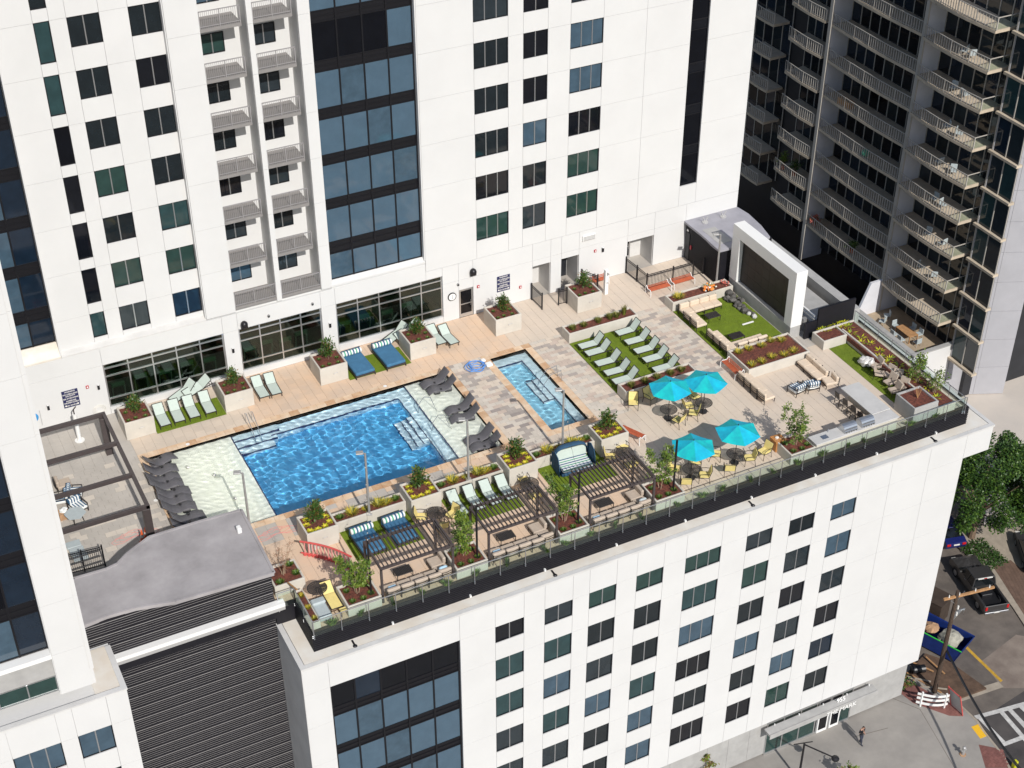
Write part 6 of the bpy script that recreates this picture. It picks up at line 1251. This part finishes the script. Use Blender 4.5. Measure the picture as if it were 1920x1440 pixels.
def nbalc(y0, y1, z, dep, bow, n=10, glass_end=False, x=NX, lab=None):
    pts = []
    for i in range(n + 1): u = i / n; pts.append((x - dep - bow * math.sin(math.pi * u), y0 + (y1 - y0) * u))
    poly = [(x + 1.4, y1), (x + 1.4, y0)] + pts
    b = MB().prism(list(reversed(poly)), z - .26, z).build('balcony', 'neighbour_slab', nb_)
    rl = MB()
    for a, c in zip(pts, pts[1:]): rl.bar((a[0] + .05, a[1], z + 1.05), (c[0] + .05, c[1], z + 1.05), .06); rl.bar((a[0] + .05, a[1], z + .12), (c[0] + .05, c[1], z + .12), .04)
    N = int((y1 - y0) / .30)
    for i in range(N + 1):
        u = i / N; rl.bar((x - dep - bow * math.sin(math.pi * u) + .05, y0 + (y1 - y0) * u, z), (x - dep - bow * math.sin(math.pi * u) + .05, y0 + (y1 - y0) * u, z + 1.05), .08 if i % 7 == 0 else .045)
    if glass_end:
        rl.bar((x - dep, y0, z + 1.05), (x + 1.2, y0, z + 1.05), .06)
        MB().box(x - dep, x + 1.2, y0, y0 + .02, z + .08, z + 1.0).build('glass_screen', 'glass_rail', b)
    rl.build('balcony_railing', 'neighbour_frame', b, kind='stuff'); return b
nb_it = random.Random(2)
for z in ZF[1:-1]:
    nbalc(12.3, 24.0, z, .8, .22); nbalc(4.0, 11.9, z, 1.1, .25, glass_end=True); nbalc(24.9, 30.0, z, .9, .15, glass_end=False); nbalc(33.0, 36.6, z, .5, .1, 4); nglass(32.6, 40, NX + 1.5, 5, z)
# belongings on the balconies, standing on their slabs
def bal_chair(): t = thing('patio_chair', '', 'chair'); L(MB().cbox(-.28, .28, -.28, .28, .36, .44, .02), 'seat', 'cover_grey', t); L(MB().cbox(-.28, .28, -.3, -.22, .44, .9, .02), 'back', 'cover_grey', t); L(MB().bar((-.25, .25, 0), (-.25, .25, .36), .04).bar((.25, .25, 0), (.25, .25, .36), .04).bar((-.25, -.25, 0), (-.25, -.25, .36), .04).bar((.25, -.25, 0), (.25, -.25, .36), .04), 'legs', 'neighbour_frame', t, kind='stuff'); return t
bc = Proto(bal_chair); flo = ['topmost', 'second', 'third', 'fourth', 'fifth', 'sixth', 'seventh', 'eighth', 'lowest']
for fi in range(2, 9):
    for j in range(2): bc.put((NX - .6, 6.2 + 1.6 * j + nb_it.uniform(-.4, .4), ZF[fi]), R_(nb_it.uniform(0, 360)), 'pale patio chair on the %s right hand balcony of the dark building, %s one' % (flo[fi], ['nearer', 'farther'][j]), 'chairs on the neighbour balconies')
def pot_plant(x, y, z, h, label, mats, n=260):
    st, lf = shrub_mesh(h, .6, n, .24, .10); t = thing('potted_plant', label, 'plant', (x, y, z)); L(MB().cyl((0, 0, 0), (0, 0, .4), .2, 10, .26), 'pot', 'bench_red', t); st.v = [(a, b, c + .35) for a, b, c in st.v]; lf.v = [(a, b, c + .35) for a, b, c in lf.v]; L(st, 'stem', 'bark', t); L(lf, 'leaves', mats, t, kind='stuff')
pot_plant(NX - .4, 29.2, ZF[8], 1.5, 'leafy potted plant on the lowest left balcony of the dark building', ['leaf_light', 'leaf_mid', 'leaf_mid']); pot_plant(NX - .2, 27.6, ZF[8], 1.2, 'second potted plant on the lowest left balcony of the dark building', ['leaf_mid', 'leaf_dark', 'leaf_mid'])
pot_plant(NX - .5, 23.2, ZF[9], .7, 'potted plant with red blossoms on the lowest middle balcony', ['flower_pink', 'leaf_mid', 'flower_pink']); pot_plant(NX - .3, 17.5, ZF[9], .8, 'green potted plant at the middle of the lowest middle balcony', ['leaf_mid', 'leaf_dark', 'leaf_light'])
tag(MB().ball((NX - .65, 17.2, ZF[6] + .45), .38, 12, 8).build('exercise_ball', 'stripe_green', smooth=True), 'green exercise ball on a middle balcony of the dark building', 'ball')
tag(MB().cbox(NX - .9, NX - .2, 20.2, 21.8, ZF[5], ZF[5] + .7, .03).build('wooden_cabinet', 'wood_raw'), 'brown wooden cabinet on a middle balcony of the dark building', 'cabinet')
# low terrace with table and chairs, white garden wall, grey end wall
zt = -20.6
struct('terrace', MB().box(NX - 3.6, NX + 1.5, 3.6, 12.2, GZ, zt), ['neighbour_floor'])
tw = thing('garden_wall', 'white wall closing the neighbour terrace beyond the glass railing', 'wall', (NX, 3.5, GZ)); MB().box(NX - 3.9, NX + 4.2, 3.3, 3.58, GZ, zt + 1.1).build('wall', 'white_wall', tw); MB().box(NX - 4.0, NX + 4.25, 3.22, 3.66, zt + 1.1, zt + 1.2).build('coping', 'concrete_grey', tw)
tw = thing('terrace_parapet', 'long dark capped parapet of the neighbour terrace beyond the right railing', 'wall', (NX - 5.3, 14, GZ)); MB().box(NX - 3.95, NX - 3.6, 3.67, 40, GZ, zt + 1.0).build('wall', 'neighbour_concrete', tw); MB().box(NX - 4.15, NX - 3.35, 3.67, 40, zt + 1.0, zt + 1.1).build('coping', 'concrete_grey', tw)
MB().sweep([(NX - 3.5, zt), (NX - 2.2, zt + 3.4), (NX + 1.4, zt + 3.4), (NX + 1.4, zt)], lambda u, v: (u, 12.0, v), lambda u, v: (u, 12.25, v)).build('terrace_fin', 'fin_white', nb_)
tt = thing('patio_table', 'long wooden patio table on the neighbour terrace', 'table', (NX - 1.4, 7.2, zt)); MB().cbox(NX - 1.9, NX - .9, 6.3, 8.3, zt + .7, zt + .76, .01).build('table_top', 'wood_raw', tt)
for a in (-1.85, -.95):
    for b in (6.35, 8.25): MB().bar((NX + a, b, zt), (NX + a, b, zt + .7), .07).build('leg', 'wood_raw', tt)
for k, (dx, y, r) in enumerate([(-3.6, 6.8, 270), (-3.6, 7.8, 270), (-1.6, 6.8, 90), (-1.6, 7.8, 90), (-2.6, 5.8, 0), (-2.6, 8.8, 180), (-3.2, 10.0, 30), (-2.2, 10.6, 60)]): bc.put((NX + dx + 1.2, y, zt), R_(r), 'pale chair around the wooden table of the neighbour terrace, %s' % ['near left', 'far left', 'near right', 'far right', 'near end', 'far end', 'apart by the fin wall', 'apart behind the others'][k], 'chairs on the neighbour terrace')
gw_ = thing('grey_end_wall', 'tall grey panelled end wall of the dark apartment building', 'wall', (NX + 4, 1.5, GZ))
P1, P2 = Vector((NX + .35, 3.2)), Vector((NX + 5.4, .9)); nrm = Vector((P2.y - P1.y, -(P2.x - P1.x))).normalized(); 
for zi in range(17):
    for xi in range(2):
        a, b = P1.lerp(P2, xi / 2 + .002), P1.lerp(P2, (xi + 1) / 2 - .002); z0 = GZ + zi * 3.0
        q = MB().prism([(a.x, a.y), (b.x, b.y), (b.x - nrm.x * .2, b.y - nrm.y * .2), (a.x - nrm.x * .2, a.y - nrm.y * .2)], z0 + .015, z0 + 2.985); q.build('wall_panel', 'neighbour_concrete', gw_)
MB().prism([(P1.x - nrm.x * .1, P1.y - nrm.y * .1), (P2.x - nrm.x * .1, P2.y - nrm.y * .1), (P2.x + 1, P2.y + 12), (P1.x + 4.2, P1.y + 1)], GZ, GZ + 50).build('core', 'neighbour_concrete', gw_)
gb = thing('glass_building', 'dark blue glass building filling the far right edge', 'building', (100, 20, GZ)); MB().box(84, 130, 8, 60, GZ, 25).build('core', 'neighbour_dark', gb)
for k in range(14):
    for j in range(6): MB().box(83.9 + j * 2.6, 86.4 + j * 2.6, 7.9, 8.0, GZ + .3 + k * 3.2, GZ + 3.2 + k * 3.2).build('pane', ('pane_navy', 'pane_blue', 'pane_smoke')[(k + j) % 3], gb)

# ================================================================== the street
# young tree, mature tree
def big_tree(x, y, h, r, n, seed, label):
    q = random.Random(seed); t = thing('street_tree', label, 'tree', (x, y, GZ)); st = MB(); lf = MB()
    st.cyl((0, 0, 0), (.1, 0, h * .3), .28, 8, .2); lim = []
    for k in range(9): a = 6.28 * k / 9; e = Vector((math.cos(a) * r * .6, math.sin(a) * r * .6, h * q.uniform(.5, .85))); st.cyl((.1, 0, h * .28), e, .12, 6, .03); lim.append(e)
    L(st, 'trunk', 'bark', t); cl = []
    for k in range(95):
        a, b = q.uniform(0, 6.28), q.uniform(-.55, 1); rr = r * q.uniform(.55, 1.0); c = Vector((rr * math.cos(a) * math.sqrt(max(.05, 1 - b * b)), rr * math.sin(a) * math.sqrt(max(.05, 1 - b * b)), h * .62 + b * h * .36)); cl.append((c, q.uniform(.55, 1.05)))
    for _ in range(n):
        c, s = q.choice(cl); d = Vector((q.gauss(0, 1), q.gauss(0, 1), q.gauss(0, 1))).normalized(); p = c + d * s * q.random() ** .4; leaf(lf, p, (d.x + q.gauss(0, .6), d.y + q.gauss(0, .6), d.z * .5 + q.gauss(0, .5)), q.uniform(.15, .28), q.uniform(.10, .17), q.choice((0, 0, 0, 0, 1, 1)))
    L(lf, 'crown', ['leaf_dark', 'leaf_mid', 'leaf_light'], t, kind='stuff'); return t
big_tree(59.6, -13.2, 9.2, 4.9, 34000, 3, 'big dense green street tree beyond the right building edge')
big_tree(64.5, -15.5, 8.4, 3.9, 18000, 9, 'green street tree at the right picture edge behind the big tree')
st, lf = tree_mesh(2.4, .9, 420, 1, .2, .11, 300, lean=.1); p = at(1585, 1470, GZ); t = thing('street_sapling', 'sparse young street tree below the entrance at the bottom edge', 'tree', (p.x, p.y, GZ)); L(st, 'trunk', 'bark', t); L(lf, 'crown', ['leaf_mid', 'leaf_light', 'leaf_rust'], t, kind='stuff')
st, lf = tree_mesh(3.2, 1.0, 600, 1, .2, .11, 301, lean=.1); p = at(1312, 1470, GZ); t = thing('street_sapling', 'young yellow green street tree at the foot of the white facade', 'tree', (p.x, p.y - .5, GZ)); L(st, 'trunk', 'bark', t); L(lf, 'crown', ['leaf_olive', 'leaf_light', 'leaf_rust'], t, kind='stuff')
hd_ = MB(); q = random.Random(6); c0 = at(1855, 1075, GZ)
for _ in range(1300): leaf(hd_, (c0.x + q.uniform(-.2, 2.2) , c0.y + q.uniform(.2, 3.4), GZ + q.uniform(.0, .25)), (q.gauss(0, 1), q.gauss(0, 1), q.gauss(.3, .6)), .2, .1, q.randrange(3))
tag(hd_.build('hedge', ['leaf_dark', 'leaf_dark', 'leaf_dark']), 'low dark hedge beneath the big street tree', 'hedge', kind='stuff')
vg = MB(); c0 = at(1680, 1278, GZ)
for _ in range(500): leaf(vg, (c0.x + q.uniform(-.9, .9), c0.y + q.uniform(-1.0, .9), GZ + q.uniform(.05, .4)), (q.gauss(0, 1), q.gauss(0, 1), q.gauss(.3, .6)), .22, .1, q.randrange(3))
tag(vg.build('verge_plants', ['leaf_dark', 'leaf_rust', 'leaf_mid']), 'rusty low planting beside the brick strip at the building corner', 'plants', kind='stuff')

# pickup truck
def pickup(x, y, rz):
    t = thing('pickup_truck', 'dark grey pickup truck with open bed parked at the far kerb', 'pickup', (x, y, GZ - .14), rz); W = .98
    def sec(pts, w0, name, m, inset=0): return L(MB().sweep(pts, lambda u, v: (-w0, u, v), lambda u, v: (w0, u, v)), name, m, t)
    bd = MB(); prof = [(-2.9, .45), (-2.9, .95), (-2.86, 1.12), (-.78, 1.12), (-.78, .62), (2.75, .62), (2.9, .8), (2.88, 1.0), (2.6, 1.1), (1.15, 1.16), (-.78, 1.16)]
    low = [(-2.92, .42), (2.92, .42), (2.95, .75), (2.86, 1.0), (2.55, 1.10), (1.2, 1.18), (-.7, 1.18), (-.7, .75), (-2.92, .75)]
    sec(low, W, 'body', 'truck_paint')
    for s in (-1, 1): L(MB().cbox(s * W - .09, s * W + .09 if s < 0 else s * W + .0, -2.92, -.7, .7, 1.2, .03) if s < 0 else MB().cbox(W - .18, W, -2.92, -.7, .7, 1.2, .03), 'bed_side', 'truck_paint', t)
    L(MB().cbox(-W, W, -2.96, -2.86, .62, 1.2, .03), 'tailgate', 'truck_paint', t); L(MB().box(-W + .18, W - .18, -2.86, -.7, .72, .76), 'bed_floor', 'gym_black', t); L(MB().cbox(-.55, .3, -1.6, -.85, .76, 1.05, .03), 'tool_box', 'gym_black', t)
    cab = MB(); zb, zt_ = 1.18, 1.88; lo = [(-W + .02, -.72), (W - .02, -.72), (W - .02, 1.25), (-W + .02, 1.25)]; hi = [(-W + .17, -.6), (W - .17, -.6), (W - .17, .55), (-W + .17, .55)]
    cab.add([(a, b, zb) for a, b in lo] + [(a, b, zt_) for a, b in hi], [(0, 1, 5, 4), (1, 2, 6, 5), (2, 3, 7, 6), (3, 0, 4, 7), (4, 5, 6, 7)], 0); L(cab, 'cabin_glass', 'dark_glass', t)
    L(MB().cbox(-W + .14, W - .14, -.66, .62, zt_ - .03, zt_ + .06, .03), 'roof', 'truck_paint', t)
    pl = MB()
    for s in (-1, 1):
        for (a, b) in [((s * (W - .02), -.72), (s * (W - .17), -.6)), ((s * (W - .02), 1.25), (s * (W - .17), .55)), ((s * (W - .02), .2), (s * (W - .17), .05))]: pl.bar((a[0], a[1], zb), (b[0], b[1], zt_), .09)
    L(pl, 'pillars', 'truck_paint', t, kind='stuff'); L(MB().box(-.6, .6, -.72, -.64, zt_ - .02, zt_ + .05), 'rear_light_bar', 'flower_white', t); L(MB().box(-.12, .12, -.735, -.7, zt_ - .0, zt_ + .05), 'brake_lamp', 'tail_light', t)
    for s in (-1, 1):
        L(MB().cbox(s * (W - .1) - .09, s * (W - .1) + .09, -2.985, -2.9, .78, 1.12, .01), 'tail_lamp', 'tail_light', t); L(MB().cbox(s * (W - .25) - .2, s * (W - .25) + .2, 2.8, 2.93, .8, .98, .02), 'headlight', 'flower_white', t); L(MB().cbox(s * (W + .12) - .1, s * (W + .12) + .1, .95, 1.08, 1.18, 1.36, .02), 'door_mirror', 'truck_paint', t); L(MB().bar((s * (W + .005), .3, 1.0), (s * (W + .005), .52, 1.0), .03), 'door_handle', 'steel', t)
        for yy in (-1.85, 1.85):
            w = L(MB().cyl((s * (W - .26), yy, .40), (s * (W + .015), yy, .40), .40, 20), 'wheel', 'tyre', t); L(MB().cyl((s * (W - .02), yy, .40), (s * (W + .03), yy, .40), .25, 12), 'rim', 'steel', w)
            L(MB().cyl((s * (W - .3), yy, .46), (s * (W + .012), yy, .46), .47, 20), 'wheel_arch', 'gym_black', t)
    L(MB().cbox(-W, W, -3.05, -2.95, .42, .6, .02), 'rear_bumper', 'steel', t); L(MB().box(-.22, .22, -3.06, -3.04, .5, .6), 'number_plate', 'flower_white', t); L(MB().box(-.7, .7, 2.93, 2.96, .6, .85), 'grille', 'gym_black', t); return t
pa, pb = at(1852, 1160, GZ), at(1792, 1072, GZ)
pickup(55.95, -18.1, math.atan2(pb.y - pa.y, pb.x - pa.x) - math.pi / 2)
# blue car
def car(x, y, rz, m, label):
    t = thing('parked_car', label, 'car', (x, y, GZ - .14), rz); W = .88
    L(MB().sweep([(-2.2, .3), (2.2, .3), (2.25, .6), (2.0, .82), (1.0, .95), (-1.7, .98), (-2.2, .85), (-2.28, .6)], lambda u, v: (-W, u, v), lambda u, v: (W, u, v)), 'body', m, t)
    c = MB(); lo = [(-W + .05, -1.75), (W - .05, -1.75), (W - .05, 1.0), (-W + .05, 1.0)]; hi = [(-W + .2, -1.0), (W - .2, -1.0), (W - .2, .25), (-W + .2, .25)]
    c.add([(a, b, .95) for a, b in lo] + [(a, b, 1.42) for a, b in hi], [(0, 1, 5, 4), (1, 2, 6, 5), (2, 3, 7, 6), (3, 0, 4, 7), (4, 5, 6, 7)]); L(c, 'cabin_glass', 'dark_glass', t); L(MB().cbox(-W + .18, W - .18, -1.05, .3, 1.40, 1.46, .02), 'roof', m, t)
    for s in (-1, 1):
        L(MB().cbox(s * .66 - .16, s * .66 + .16, -2.3, -2.2, .6, .78, .01), 'tail_lamp', 'tail_light', t); L(MB().cbox(s * .62 - .18, s * .62 + .18, 2.1, 2.24, .58, .74, .01), 'headlight', 'flower_white', t)
        for yy in (-1.35, 1.35): w = L(MB().cyl((s * (W - .2), yy, .32), (s * (W + .01), yy, .32), .32, 18), 'wheel', 'tyre', t); L(MB().cyl((s * (W - .02), yy, .32), (s * (W + .02), yy, .32), .2, 10), 'rim', 'steel', w)
    L(MB().box(-.25, .25, -2.31, -2.27, .62, .74), 'number_plate', 'flower_white', t); return t
car(58.0, -11.6, math.atan2(pb.y - pa.y, pb.x - pa.x) - math.pi / 2, 'car_blue', 'dark blue car half hidden behind the white building, ahead of the pickup'); p = at(1915, 1065, GZ); car(p.x + 1.6, p.y + .8, R_(-30), 'truck_paint', 'dark car at the right picture edge under the tree')
# dumpster with waste
dp = thing('dumpster', 'blue open dumpster full of building waste beside the utility pole', 'dumpster', (49.3, -21.3, GZ), R_(-68))
for s in (-1, 1): L(MB().add([(-1.9, s * 1.0, .1), (1.9, s * 1.0, .1), (2.3, s * 1.05, 1.45), (-2.3, s * 1.05, 1.45), (-1.9, s * .93, .1), (1.9, s * .93, .1), (2.3, s * .98, 1.45), (-2.3, s * .98, 1.45)], [(0, 1, 2, 3), (7, 6, 5, 4), (0, 4, 5, 1), (2, 6, 7, 3), (3, 7, 4, 0), (1, 5, 6, 2)]), 'side_panel', 'dumpster_blue', dp)
for s in (-1, 1): L(MB().add([(s * 1.9, -1, .1), (s * 1.9, 1, .1), (s * 2.3, 1.05, 1.45), (s * 2.3, -1.05, 1.45), (s * 1.83, -1, .1), (s * 1.83, 1, .1), (s * 2.23, 1.05, 1.45), (s * 2.23, -1.05, 1.45)], [(0, 1, 2, 3), (7, 6, 5, 4), (0, 4, 5, 1), (2, 6, 7, 3), (3, 7, 4, 0), (1, 5, 6, 2)]), 'end_panel', 'dumpster_blue', dp)
L(MB().box(-1.9, 1.9, -1, 1, .08, .14), 'floor', 'dumpster_blue', dp); L(MB().bar((-2.3, -1.05, 1.46), (2.3, -1.05, 1.46), .06), 'rim', 'green_rope', dp); L(MB().bar((-2.3, 1.05, 1.46), (2.3, 1.05, 1.46), .06), 'rim', 'dumpster_blue', dp)
for i, (nm, m, lab, (cx, cy, cz), r, sz) in enumerate([('waste_sack', 'tarp', 'pale tarpaulin bundle in the blue dumpster', (.9, 0, 1.2), .85, .6), ('waste_sack', 'cardboard', 'torn brown cardboard in the blue dumpster', (-.7, .1, 1.15), .62, .5), ('waste_sack', 'stripe_white', 'white rubble sack in the blue dumpster', (-1.4, -.2, 1.05), .45, .6)]):
    ca, sa = math.cos(R_(-68)), math.sin(R_(-68)); b = MB(); b.ball((49.3 + cx * ca - cy * sa, -21.3 + cx * sa + cy * ca, GZ + cz), r, 11, 7, sz, jit=.16); tag(b.build(nm, m, smooth=False), lab, 'waste')
bd_ = thing('waste_container', 'tall brown waste container standing behind the blue dumpster', 'container', (50.6, -18.6, GZ), R_(-68)); L(MB().cbox(-1.3, 1.3, -.8, .8, .1, 2.2, .04), 'body', 'dumpster_brown', bd_); L(MB().cbox(-1.35, 1.35, -.85, .85, 2.2, 2.28, .02), 'lid', 'dumpster_brown', bd_)
# utility pole with crossarm and cables
ub = at(1752, 1297, GZ); up = thing('utility_pole', 'tall wooden utility pole with a crossarm above the dumpster', 'utility pole', (ub.x, ub.y, GZ)); HP = 9.9
L(MB().cyl((0, 0, 0), (0, 0, HP), .19, 10, .13), 'pole', 'pole_wood', up); L(MB().bar((-1.0, .15, HP - .5), (2.9, -.45, HP - .5), .15, .15), 'crossarm', 'wood_raw', up)
for u in (.1, .3, .62, .9): px_, py_ = -1.0 + 3.9 * u, .15 - .6 * u; L(MB().cyl((px_, py_, HP - .42), (px_, py_, HP - .2), .05, 8, .03), 'insulator', 'flower_white', up)
L(MB().bar((0, 0, HP - 1.2), (.9, .2, HP - .55), .04).bar((0, 0, HP - 1.2), (-.6, -.15, HP - .55), .04), 'brace', 'steel', up)
for k in range(5): L(MB().tube([(.15, 0, HP - 2.0 - .2 * k), (.7 + .12 * k, .2, HP - 2.3), (1.1 + .1 * k, .1 * k, HP - 2.1 - .25 * k)], .03, 5), 'cable_loop', 'steel', up)
for z in (HP - 1.6, HP - 2.2): L(MB().cyl((.16, -.2, z), (.16, -.2, z + .3), .06, 8), 'fuse', 'flower_white', up)
cab_ = thing('overhead_cable', 'thick black cable bundle sagging from the utility pole across the crossing', 'cable', (ub.x, ub.y, GZ + 4)); ea, eb = Vector((ub.x + .1, ub.y, GZ + 4.3)), at(1960, 1500, GZ + 5.5)
for o_ in (0, .14): MB().tube([ea.lerp(eb, i / 12) + Vector((o_, o_, -.9 * math.sin(math.pi * i / 12))) for i in range(13)], .06 - .15 * o_, 6).build('cable', 'gym_black', cab_)
# white wooden barricade, mesh panel, lumber, black barrel
w0, w1 = at(1716, 1322, GZ), at(1775, 1326, GZ); br = thing('barricade', 'white three board barricade around the utility pole base', 'barricade', tuple((w0 + w1) / 2))
for z in (.35, .8, 1.2): p_ = [w0.lerp(w1, i / 8) + Vector((0, -.25 * math.sin(math.pi * i / 8), z)) for i in range(9)]; bb = MB(); [bb.bar(a, b, .04, .2) for a, b in zip(p_, p_[1:])]; bb.build('board', 'white_paint', br)
for i in (.12, .88): p_ = w0.lerp(w1, i) + Vector((0, -.1, 0)); MB().bar(p_, p_ + Vector((0, 0, 1.45)), .11).build('post', 'white_paint', br)
m0, m1 = at(1783, 1322, GZ), at(1805, 1342, GZ); mp = thing('mesh_barrier', 'leaning grey mesh barrier beside the white barricade', 'barrier', tuple((m0 + m1) / 2)); MB().add([m0 + Vector((0, 0, .1)), m1 + Vector((0, 0, .1)), m1 + Vector((-.3, .3, 1.7)), m0 + Vector((-.3, .3, 1.7))], [(0, 1, 2, 3)]).build('mesh', 'concrete_grey', mp).modifiers.new('t', 'SOLIDIFY').thickness = .03
for a, b in [(m0, m0), (m1, m1)]: MB().bar(a, a + Vector((-.32, .32, 1.8)), .06).build('frame', 'barrier_red', mp)
MB().bar(m0 + Vector((-.3, .3, 1.7)), m1 + Vector((-.3, .3, 1.7)), .06).build('frame', 'barrier_red', mp)
q = random.Random(17)
for k, (a, b, c, d) in enumerate([(1700, 1262, 1765, 1300), (1690, 1268, 1745, 1280), (1712, 1245, 1750, 1262), (1725, 1290, 1775, 1296), (1735, 1236, 1770, 1268), (1705, 1276, 1730, 1292)]):
    p_, r_ = at(a, b, GZ), at(c, d, GZ); tag(MB().bar((p_.x, p_.y, GZ + .05 + .05 * k), (r_.x, r_.y, GZ + .06 + .05 * k), .12, .05).build('timber', 'curb' if k % 2 else 'wood_raw'), 'loose timber on the dirt by the utility pole, %s in the heap' % ['longest', 'lower left', 'nearest the dumpster', 'nearest the barricade', 'upper right', 'shortest'][k], 'timber', 'timbers on the work site')
p = at(1722, 1255, GZ + .3); brl = MB(); brl.cyl((p.x - .5, p.y + .15, GZ + .33), (p.x + .45, p.y - .15, GZ + .33), .3, 14, .3); tag(brl.build('black_barrel', 'gym_black'), 'black drum lying on its side by the dumpster', 'barrel')
# hydrant, green marker, street lamp, entrance frame
p = at(1805, 1415, GZ); hy = thing('fire_hydrant', 'small pale fire hydrant on the corner walk', 'hydrant', tuple(p)); L(MB().cyl((0, 0, 0), (0, 0, .06), .22, 12), 'base', 'cardboard', hy); L(MB().cyl((0, 0, .06), (0, 0, .65), .12, 10, .1), 'barrel', 'galvanised', hy); L(MB().ball((0, 0, .68), .13, 10, 6), 'cap', 'galvanised', hy); L(MB().cyl((-.22, 0, .45), (.22, 0, .45), .05, 8), 'outlet', 'galvanised', hy)
p = at(1902, 1436, GZ); tag(MB().cbox(p.x - .15, p.x + .15, p.y - .15, p.y + .15, GZ - .13, GZ + .5, .03).build('green_marker', 'leaf_lime'), 'lime green marker box at the corner kerb', 'marker')
p = at(1497, 1462, GZ); sl_ = thing('street_lamp', 'black street lamp with a slanting arm below the entrance', 'street lamp', (p.x, p.y, GZ)); L(MB().cyl((0, 0, 0), (0, 0, 3.6), .09, 10, .07), 'pole', 'black_metal', sl_); L(MB().bar((0, 0, 3.55), (1.3, -1.4, 3.1), .07), 'arm', 'black_metal', sl_); L(MB().ball((1.45, -1.55, 3.0), .28, 10, 6, .6), 'lamp_head', 'black_metal', sl_); L(MB().bar((-.6, .35, 3.5), (.6, -.1, 3.62), .05), 'sign_bar', 'black_metal', sl_)
# pedestrian
def person(x, y, rz):
    V = [(0, 0, .95), (0, .01, 1.12), (0, .02, 1.3), (0, .01, 1.46), (0, .03, 1.54), (0, .05, 1.64), (0, .05, 1.74),
         (-.18, 0, 1.44), (-.27, -.06, 1.18), (-.26, .06, .95), (-.25, .10, .87), (.18, 0, 1.44), (.26, -.08, 1.2), (.17, .17, 1.32), (.12, .17, 1.45),
         (-.1, 0, .9), (-.11, .06, .5), (-.10, -.10, .09), (-.10, .06, .04), (.1, 0, .9), (.11, .14, .5), (.10, .16, .09), (.10, .32, .04)]
    E = [(0, 1), (1, 2), (2, 3), (3, 4), (4, 5), (5, 6), (3, 7), (7, 8), (8, 9), (9, 10), (3, 11), (11, 12), (12, 13), (13, 14), (0, 15), (15, 16), (16, 17), (17, 18), (0, 19), (19, 20), (20, 21), (21, 22)]
    Rr = [.15, .145, .165, .12, .06, .095, .075, .085, .055, .04, .038, .085, .055, .04, .038, .11, .075, .05, .045, .11, .075, .05, .045]
    for w, d0 in ((10, Vector((0, .03, -.05))), (14, Vector((0, -.02, .06)))):              # palm, four fingers and a thumb for each hand
        wv0 = Vector(V[w]); pi = len(V); V.append(tuple(wv0 + d0 * .7)); E.append((w, pi)); Rr.append(.034)
        for k in range(4): f0 = Vector(V[pi]) + Vector((-.027 + .018 * k, 0, 0)) + d0 * .7; f1 = f0 + d0 * (.55 + .15 * (k in (1, 2))) + Vector((0, .012, 0)); V.append(tuple(f0)); E.append((pi, len(V) - 1)); Rr.append(.010); V.append(tuple(f1)); E.append((len(V) - 2, len(V) - 1)); Rr.append(.008)
        s = 1 if w == 10 else -1; V.append(tuple(Vector(V[pi]) + Vector((s * .045, .01, 0)) + d0 * .3)); E.append((pi, len(V) - 1)); Rr.append(.010)
    me = bpy.data.meshes.new('body'); me.from_pydata(V, E, []); o = bpy.data.objects.new('body', me); COL.objects.link(o); md = o.modifiers.new('skin', 'SKIN'); md.use_smooth_shade = True
    for i, r in enumerate(Rr): sv = me.skin_vertices[0].data[i]; sv.radius = (r, r); sv.use_root = (i == 0)
    o.modifiers.new('sub', 'SUBSURF').levels = 2; bpy.context.view_layer.update(); me2 = bpy.data.meshes.new_from_object(o.evaluated_get(bpy.context.evaluated_depsgraph_get())); bpy.data.objects.remove(o)
    me2.name = 'person'; me2.materials.clear()
    for k in ('skin', 'shirt_black', 'denim', 'hair', 'gym_black'): me2.materials.append(M(k))
    for f in me2.polygons:
        c = f.center; i = 0
        if c.z < .09: i = 4
        elif c.z < .98 and abs(c.x) < .21: i = 2
        elif c.z < 1.49 and (abs(c.x) < .22 or c.z > 1.24) and not (c.x > .05 and c.y > .185): i = 1
        elif c.z > 1.68 or (c.z > 1.58 and c.y < .03): i = 3
        f.material_index = i; f.use_smooth = True
    o = bpy.data.objects.new('person', me2); COL.objects.link(o); o.location = (x, y, GZ); o.rotation_euler.z = rz; o.scale = (1.0, 1.0, 1.02)
    fc = MB(); fc.ball((-.035, .138, 1.655), .012, 6, 4, mi=0); fc.ball((.035, .138, 1.655), .012, 6, 4, mi=0); L(fc, 'eyes', 'gym_black', o); L(MB().ball((0, .152, 1.63), .018, 6, 4, 1.4), 'nose', 'skin', o); L(MB().box(-.025, .025, .13, .143, 1.592, 1.602), 'mouth', 'barrier_red', o)
    for s in (-1, 1): L(MB().ball((s * .095, .05, 1.64), .022, 6, 4, 1.5), 'ear', 'skin', o)
    L(MB().cbox(.09, .135, .15, .17, 1.42, 1.56, .005), 'phone', 'gym_black', o)
    return tag(o, 'person in black T-shirt and dark jeans walking outside the entrance, arm raised', 'person')
p = at(1612, 1394, GZ); person(p.x, p.y, R_(200))
